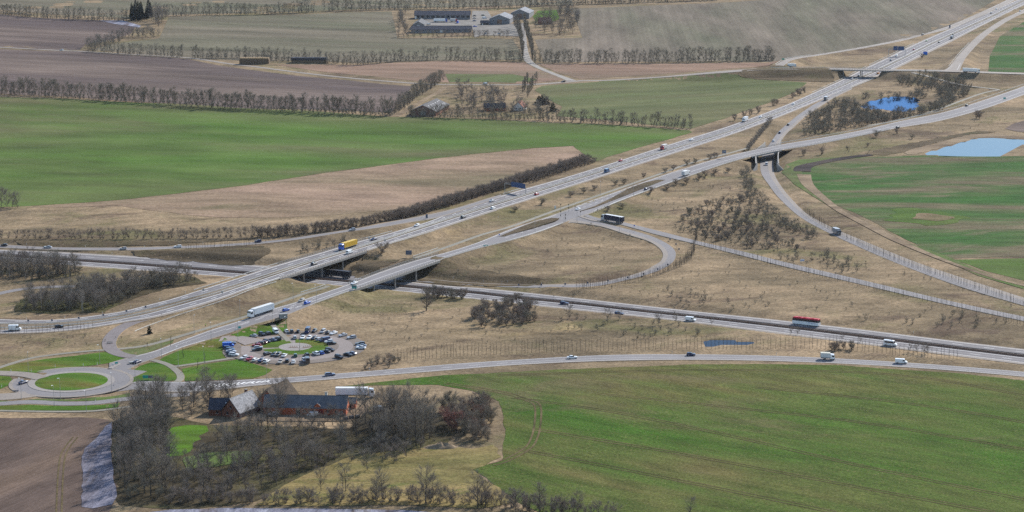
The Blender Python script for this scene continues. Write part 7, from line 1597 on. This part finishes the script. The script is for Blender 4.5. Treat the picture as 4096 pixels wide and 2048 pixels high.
for ph, cars in ARCS:
    for i, ((ox, oy), X, Y, k, col) in enumerate(cars):
        p0 = hit(ox + X / 8.05, oy + Y / 8.05); q = hit(ox + X / 8.05, oy + Y / 8.05 + 0.42 * HGT[k] * px_scale(p0))
        d = Vector((q.x - PK.x, q.y - PK.y, 0)); r0 = d.length; out = r0 > 23
        want = min(max(r0, 28.4), 30.6) if out else min(max(r0, 16.6), 18.6)
        if ph.startswith('from the top in the left'): q = q; rz = math.radians(8 - 4 * i)
        else: q = Vector((PK.x, PK.y, 0)) + d.normalized() * want; rz = math.atan2(d.y, d.x) + (math.pi if RNG.random() < 0.55 else 0) + RNG.uniform(-.06, .06)
        z = PK.z + 0.13 if r0 < 33 else drop(q.x, q.y)
        put_vehicle(k, Vector((q.x, q.y, max(z, drop(q.x, q.y)))), rz, col, '%s %s, %s %s' % (col, NAMEK[k], ORD[i], ph), 'cars in the round car park')
# hard standing under the left column
sheet('stall_strip', px_poly([(893,1366),(935,1362),(965,1385),(965,1425),(950,1432),(905,1432),(890,1412),(892,1390)]), STALL, lift=0.22, space=4, label='paved stalls at the left of the car park')

def mover(px, py, k, col, key, sgn, label, group, aim=None):
    h = HGT.get(k, 3.8)
    p0 = hit(px, py); p = hit(px, py + 0.40 * h * px_scale(p0))
    r = ROADS[key]; c = (r['L'] + r['R']) / 2; d = np.hypot(c[:, 0] - p.x, c[:, 1] - p.y); i = int(np.argmin(d)); i = min(max(i, 1), len(c) - 2)
    t = c[i+1] - c[i-1]; rz = math.atan2(t[1] * sgn, t[0] * sgn)
    if aim is not None: e = hit(*aim) - p; rz = math.atan2(e.y, e.x)
    pitch = math.atan2(t[2] * sgn, math.hypot(t[0], t[1]))
    o = put_vehicle(k, p + Vector((0, 0, 0.03)), rz, col, label, group); o.rotation_euler = (0, -pitch, rz)
    return o
G1, G2, G3, G4, G5 = 'traffic on the rising motorway', 'traffic on the lower motorway', 'traffic on the main road', 'traffic on the old road', 'traffic on the slip roads'
for a in [(3985,36,'hatch','white','m1_up',-1,'white car far up the motorway',G1),(3964,52,'hatch','dark grey','m1_up',-1,'dark car just behind the farthest white one',G1),(3706,163,'hatch','pale green','m1_up',-1,'pale green car beyond the far gantry',G1),(3655,198,'hatch','red','m1_up',-1,'small red car beyond the far gantry',G1),(3586,222,'mpv','white','m1_up',-1,'white car passing the far gantry',G1),(3563,241,'hatch','dark grey','m1_up',-1,'dark car between far gantry and bridge',G1),
          (3812,139,'hatch','dark grey','m1_low',1,'dark car overtaking the grey lorry on the far motorway',G1),(3808,150,'lorry_grey','grey','m1_low',1,'grey box lorry heading away on the far motorway',G1),(3756,169,'hatch','black','m1_low',1,'black car behind the far grey lorry',G1),(3513,293,'van','orange','m1_low',1,'orange van coming out from under the far bridge',G1),(3435,303,'hatch','black','m1_up',-1,'black car in the shade under the far bridge',G1),(3408,315,'sedan','silver','m1_up',-1,'silver car leaving the shade of the far bridge',G1),
          (3173,416,'estate','white','m1_up',-1,'white estate car left of the tanker truck',G1),(2980,478,'lorry_white','white','m1_up',-1,'white box lorry coming down the motorway beside the pasture',G1),(3042,467,'sedan','white','m1_up',-1,'white car following the white box lorry',G1),(2655,590,'lorry_red','red','m1_up',-1,'red and white lorry in the far carriageway',G1),(2765,559,'sedan','white','m1_up',-1,'white car following the red and white lorry',G1),
          (2482,642,'hatch','red','m1_up',-1,'red car ahead of the red and white lorry',G1),(2428,683,'bigvan','teal blue','m1_low',1,'dark blue van climbing the near carriageway',G1),(2146,776,'hatch','red','m1_low',1,'red car just past the gantry',G1),(1967,803,'sedan','silver','m1_up',-1,'silver car just below the gantry',G1),(1972,832,'suv','white','m1_low',1,'white car in the near carriageway below the gantry',G1),(1853,868,'suv','dark grey','m1_low',1,'dark off-roader in the near carriageway',G1),(1667,901,'hatch','white','m1_up',-1,'white car passing the slip road gore',G1),
          (1391,983,'artic_yellow','blue','m1_up',-1,'lorry with blue cab and yellow container',G1),(1398,1008,'van','white','m1_low',1,'white van next to the yellow container lorry',G1),(1495,956,'sedan','dark blue','m1_up',-1,'dark car following the yellow container lorry',G1),(1256,1055,'suv','dark grey','m1_low',1,'dark car on the motorway bridge',G1),(60,1313,'bigvan','white','m1_low',1,'white van near the left edge of the motorway',G1),(237,1306,'hatch','black','m1_low',1,'black car in front of the white van at left',G1),
          (3304,394,'lorry_grey','white','ramp_under',-1,'grey and white works lorry turning off beside the pond',G5),(3153,498,'hatch','black','ramp_under',-1,'first black car on the underpass slip road',G5),(3119,530,'hatch','dark blue','ramp_under',-1,'dark car nearing the underpass',G5),(3094,563,'sedan','white','ramp_under',-1,'white car about to enter the underpass',G5),(3066,656,'van','white','ramp_under',1,'white van coming out of the underpass',G5),(3347,926,'lorry_grey','grey','ramp_under',1,'grey lorry on the long right slip road',G5),
          (3691,138,'suv','dark grey','far_ramp_north',1,'dark car on the far slip road',G5),(4081,44,'hatch','white','far_ramp_east',1,'white car on the far slip road at the right edge',G5),(1409,918,'hatch','silver','ramp_west',-1,'silver car on the slip road above the yellow lorry',G5),(1032,965,'hatch','dark blue','ramp_west',-1,'dark car in the middle of the left slip road',G5),(711,986,'estate','white','ramp_west',-1,'white estate car on the left slip road',G5),(493,994,'hatch','silver','ramp_west',-1,'silver hatchback on the left slip road',G5),(191,988,'sedan','silver','ramp_west',-1,'silver saloon behind the top of the thicket',G5),(17,980,'hatch','black','ramp_west',-1,'black car at the left edge of the slip road',G5),
          (2743,694,'lorry_white','white','r_main',1,'white box lorry climbing the main road beyond the junction',G3),(2585,756,'hatch','dark blue','r_main',1,'dark car behind the divider beyond the junction',G3),(2312,836,'sedan','white','r_main',-1,'white car waiting at the signals',G3),(2449,877,'artic_dark','silver','ramp_south',-1,'long dark articulated lorry at the signals',G3,(2396,878)),(1416,1132,'sedan','white','r_main',-1,'white saloon on the main road bridge',G3),(1206,1201,'hatch','beige','r_main',-1,'beige hatchback below the main road bridge',G3),(1229,1210,'hatch','bright blue','r_main',1,'bright blue car beside the beige hatchback',G3),(1144,1239,'hatch','blue','r_main',1,'blue and white car behind the white lorry',G3),(1043,1246,'artic_white','white','r_main',-1,'white articulated lorry coming down to the roundabout',G3),(550,1446,'sedan','dark blue','r_main',1,'dark blue car leaving the roundabout with a trailer',G3),(3867,422,'hatch','black','r_main',1,'black car on the main road beyond the pond',G3),(3591,509,'sedan','dark grey','r_main',1,'dark car on the main road above the underpass',G3),
          (1320,1497,'estate','grey-blue','s_road',1,'grey-blue estate on the old road below the car park',G4),(2289,1429,'sedan','white','s_road',1,'white coupe on the old road',G4),(2764,1417,'hatch','dark blue','s_road',1,'dark hatchback on the old road',G4),(3310,1424,'boxvan','white','s_road',1,'white box van on the old road',G4),(3605,1446,'van','white','s_road',1,'white panel van at the right end of the old road',G4),
          (2258,1212,'estate','dark blue','m2_low',1,'dark blue car on the lower motorway behind the thicket',G2),(2477,1253,'estate','grey-blue','m2_low',1,'grey-blue estate on the lower motorway verge side',G2),(2763,1277,'van','white','m2_low',1,'white and blue van on the lower motorway',G2),(3225,1288,'coach','white','m2_up',-1,'red and white coach on the lower motorway',G2),(3561,1374,'minibus','white','m2_low',1,'white minibus on the lower motorway',G2),(1352,1098,'artic_black','black','m2_up',-1,'black lorry between the two bridges',G2),
          (3168,262,'lorry_white','white','far_road',1,'white lorry at the left end of the far bridge road','traffic on the country road'),(3885,284,'artic_white','white','far_road',1,'white articulated lorry right of the far bridge','traffic on the country road'),(1940,334,'smallvan','white','far_road',-1,'white car on the country road right of the barn trees','traffic on the country road'),(2253,326,'hatch','black','far_road',-1,'black car at the mouth of the farm drive','traffic on the country road'),(247,200,'estate','white','far_road',-1,'white car on the country road at far left','traffic on the country road')]:
    mover(*a)
# the car on the roundabout and the parked ones at the farms
p = hit(93, 1534); put_vehicle('sedan', Vector((p.x, p.y, p.z + .03)), math.radians(62), 'dark blue', 'dark blue car entering the roundabout at left', G3)
for (x, y), k, col, rz, lab in (((1422, 1590), 'artic_white', 'white', 0.0, 'white articulated lorry parked behind the brick barn'), ((1249, 1668), 'smallvan', 'white', math.pi, 'white van parked before the brick barn'), ((1092, 1665), 'hatch', 'silver', math.pi, 'silver car parked in the brick farm yard'), ((1514, 1646), 'van', 'silver', 1.0, 'pale van among the trees right of the barn')) + \
        tuple(((q[0], q[1]), q[2], q[3], q[4], q[5]) for q in T(1,0,[(1858,225,'artic_white','blue',0.05,'white trailer lorry in the far farm yard'), (1740,250,'smallvan','white',0.2,'small white van in the far farm yard'), (2030,235,'bigvan','bright blue',1.4,'blue van in the far farm yard'), (1990,222,'lorry_red','red',0.0,'red lorry in the far farm yard'), (2200,165,'hatch','dark grey',0.1,'dark car parked right of the long shed'), (2200,190,'hatch','silver',0.1,'silver car parked right of the long shed'), (2200,215,'sedan','grey-blue',0.1,'grey-blue car parked right of the long shed'), (2205,272,'estate','bright blue',0.0,'bright blue car parked by the low shed end'), (2300,190,'bigvan','white',0.5,'white van before the steel halls'), (2285,160,'hatch','green',0.6,'green car before the steel halls'), (2310,345,'suv','teal blue',1.3,'dark blue car beside the farm hedge'), (2450,345,'hatch','white',0.3,'white car beside the farm hedge')])):
    p = hit(x, y, k == 'x'); put_vehicle(k, Vector((p.x, p.y, max(p.z, drop(p.x, p.y)) + .32)), rz, col, lab, 'vehicles at the farms')
# box trailer behind the dark blue car
p = hit(527, 1454); root = empty('car_trailer', p, math.radians(38), label='small open trailer behind the dark blue car', cat='trailer')
b = MB(); b.box(-1.2, 1.2, -.75, .75, .45, .9, 0, -.05); b.obj('tray', STEEL, root); wheels(root, (0,), 1.7, .28, .18); b = MB(); b.tube((1.2, 0, .5), (2.3, 0, .5), .05, .05, 5); b.obj('drawbar', STEEL, root)

# ------------------------------------------------------------------ two walkers
SKIN = plain_mat('skin', (.5, .32, .24)); HIVIS = plain_mat('hi_vis_cloth', (.55, .70, .12), .8); NAVYC = plain_mat('dark_cloth', (.03, .034, .05), .9); HAIR = plain_mat('brown_hair', (.05, .03, .02), .9)
def walker(px, py, rz, top, label, swing):
    joints = [(0,0,.98),(0,0,1.2),(0,0,1.42),(0,0,1.52),(0,.0,1.68), (0,.18,1.42),(-.05-swing,.26,1.14),(.06-swing,.25,.90), (0,-.18,1.42),(.05+swing,-.26,1.14),(.16+swing,-.25,.92), (.0,.1,.94),(.10*swing*5,.1,.5),(-.02+.25*swing*5,.1,.06),(.14+.25*swing*5,.1,.03), (0,-.1,.94),(-.05*swing*5,-.1,.5),(-.22*swing*5,-.1,.08),(-.10*swing*5,-.1,.03)]
    edges = [(0,1),(1,2),(2,3),(3,4),(2,5),(5,6),(6,7),(2,8),(8,9),(9,10),(0,11),(11,12),(12,13),(13,14),(0,15),(15,16),(16,17),(17,18)]
    rad = [.15,.14,.15,.06,.10, .07,.05,.04, .07,.05,.04, .09,.065,.05,.045, .09,.065,.05,.045]
    me = bpy.data.meshes.new('person'); me.from_pydata(joints, edges, [])
    o = bpy.data.objects.new('person', me); COL.objects.link(o); o.location = hit(px, py); o.rotation_euler = (0, 0, rz); o['label'] = label; o['category'] = 'person'
    m_ = o.modifiers.new('skin', 'SKIN'); s_ = o.modifiers.new('sub', 'SUBSURF'); s_.levels = s_.render_levels = 1
    if not me.skin_vertices: bpy.context.view_layer.objects.active = o
    for v_, r_ in zip(me.skin_vertices[0].data, rad): v_.radius = (r_, r_)
    me.skin_vertices[0].data[0].use_root = True
    me.materials.append(NAVYC)
    b = MB(); b.loft([[(r_ * math.cos(t), r_ * 1.25 * math.sin(t), z) for t in np.linspace(0, 6.283, 9)[:-1]] for z, r_ in ((.92, .17), (1.15, .175), (1.40, .18), (1.50, .09))]); b.obj('jacket', top, o)
    b = MB(); b.loft([[(.01 + r_ * math.cos(t), r_ * .9 * math.sin(t), z) for t in np.linspace(0, 6.283, 9)[:-1]] for z, r_ in ((1.52, .06), (1.58, .09), (1.68, .105), (1.74, .09))]); b.obj('face', SKIN, o)
    b = MB(); b.loft([[(-.02 + r_ * math.cos(t), r_ * .95 * math.sin(t), z) for t in np.linspace(0, 6.283, 9)[:-1]] for z, r_ in ((1.69, .112), (1.76, .105), (1.81, .05))]); b.obj('hair', HAIR, o)
walker(500 + 1620/5.031, 1200 + 540/5.031, 2.6, HIVIS, 'person in a yellow-green jacket walking on the slope', .10)
walker(500 + 448/5.031, 1200 + 922/5.031, 3.4, NAVYC, 'person in dark clothes walking along the footpath', .12)
# ------------------------------------------------------------------ the air
HAZE, hnt, hb = bpy.data.materials.new('haze_air'), None, None
HAZE.use_nodes = True; hnt = HAZE.node_tree; hnt.nodes.clear()
ho = N(hnt, 'ShaderNodeOutputMaterial'); hv = N(hnt, 'ShaderNodeVolumePrincipled')
hv.inputs['Color'].default_value = (0.80, 0.86, 1.0, 1); hv.inputs['Density'].default_value = 0.000011; hv.inputs['Anisotropy'].default_value = 0.25
hnt.links.new(hv.outputs[0], ho.inputs['Volume'])
b = MB(); b.box(-30500, 30500, -20500, 60500, float(GZ.min()) - 3.0, CAM_H + 40.0)
b.obj('haze', HAZE, kind='stuff', label='thin bluish haze over the land')
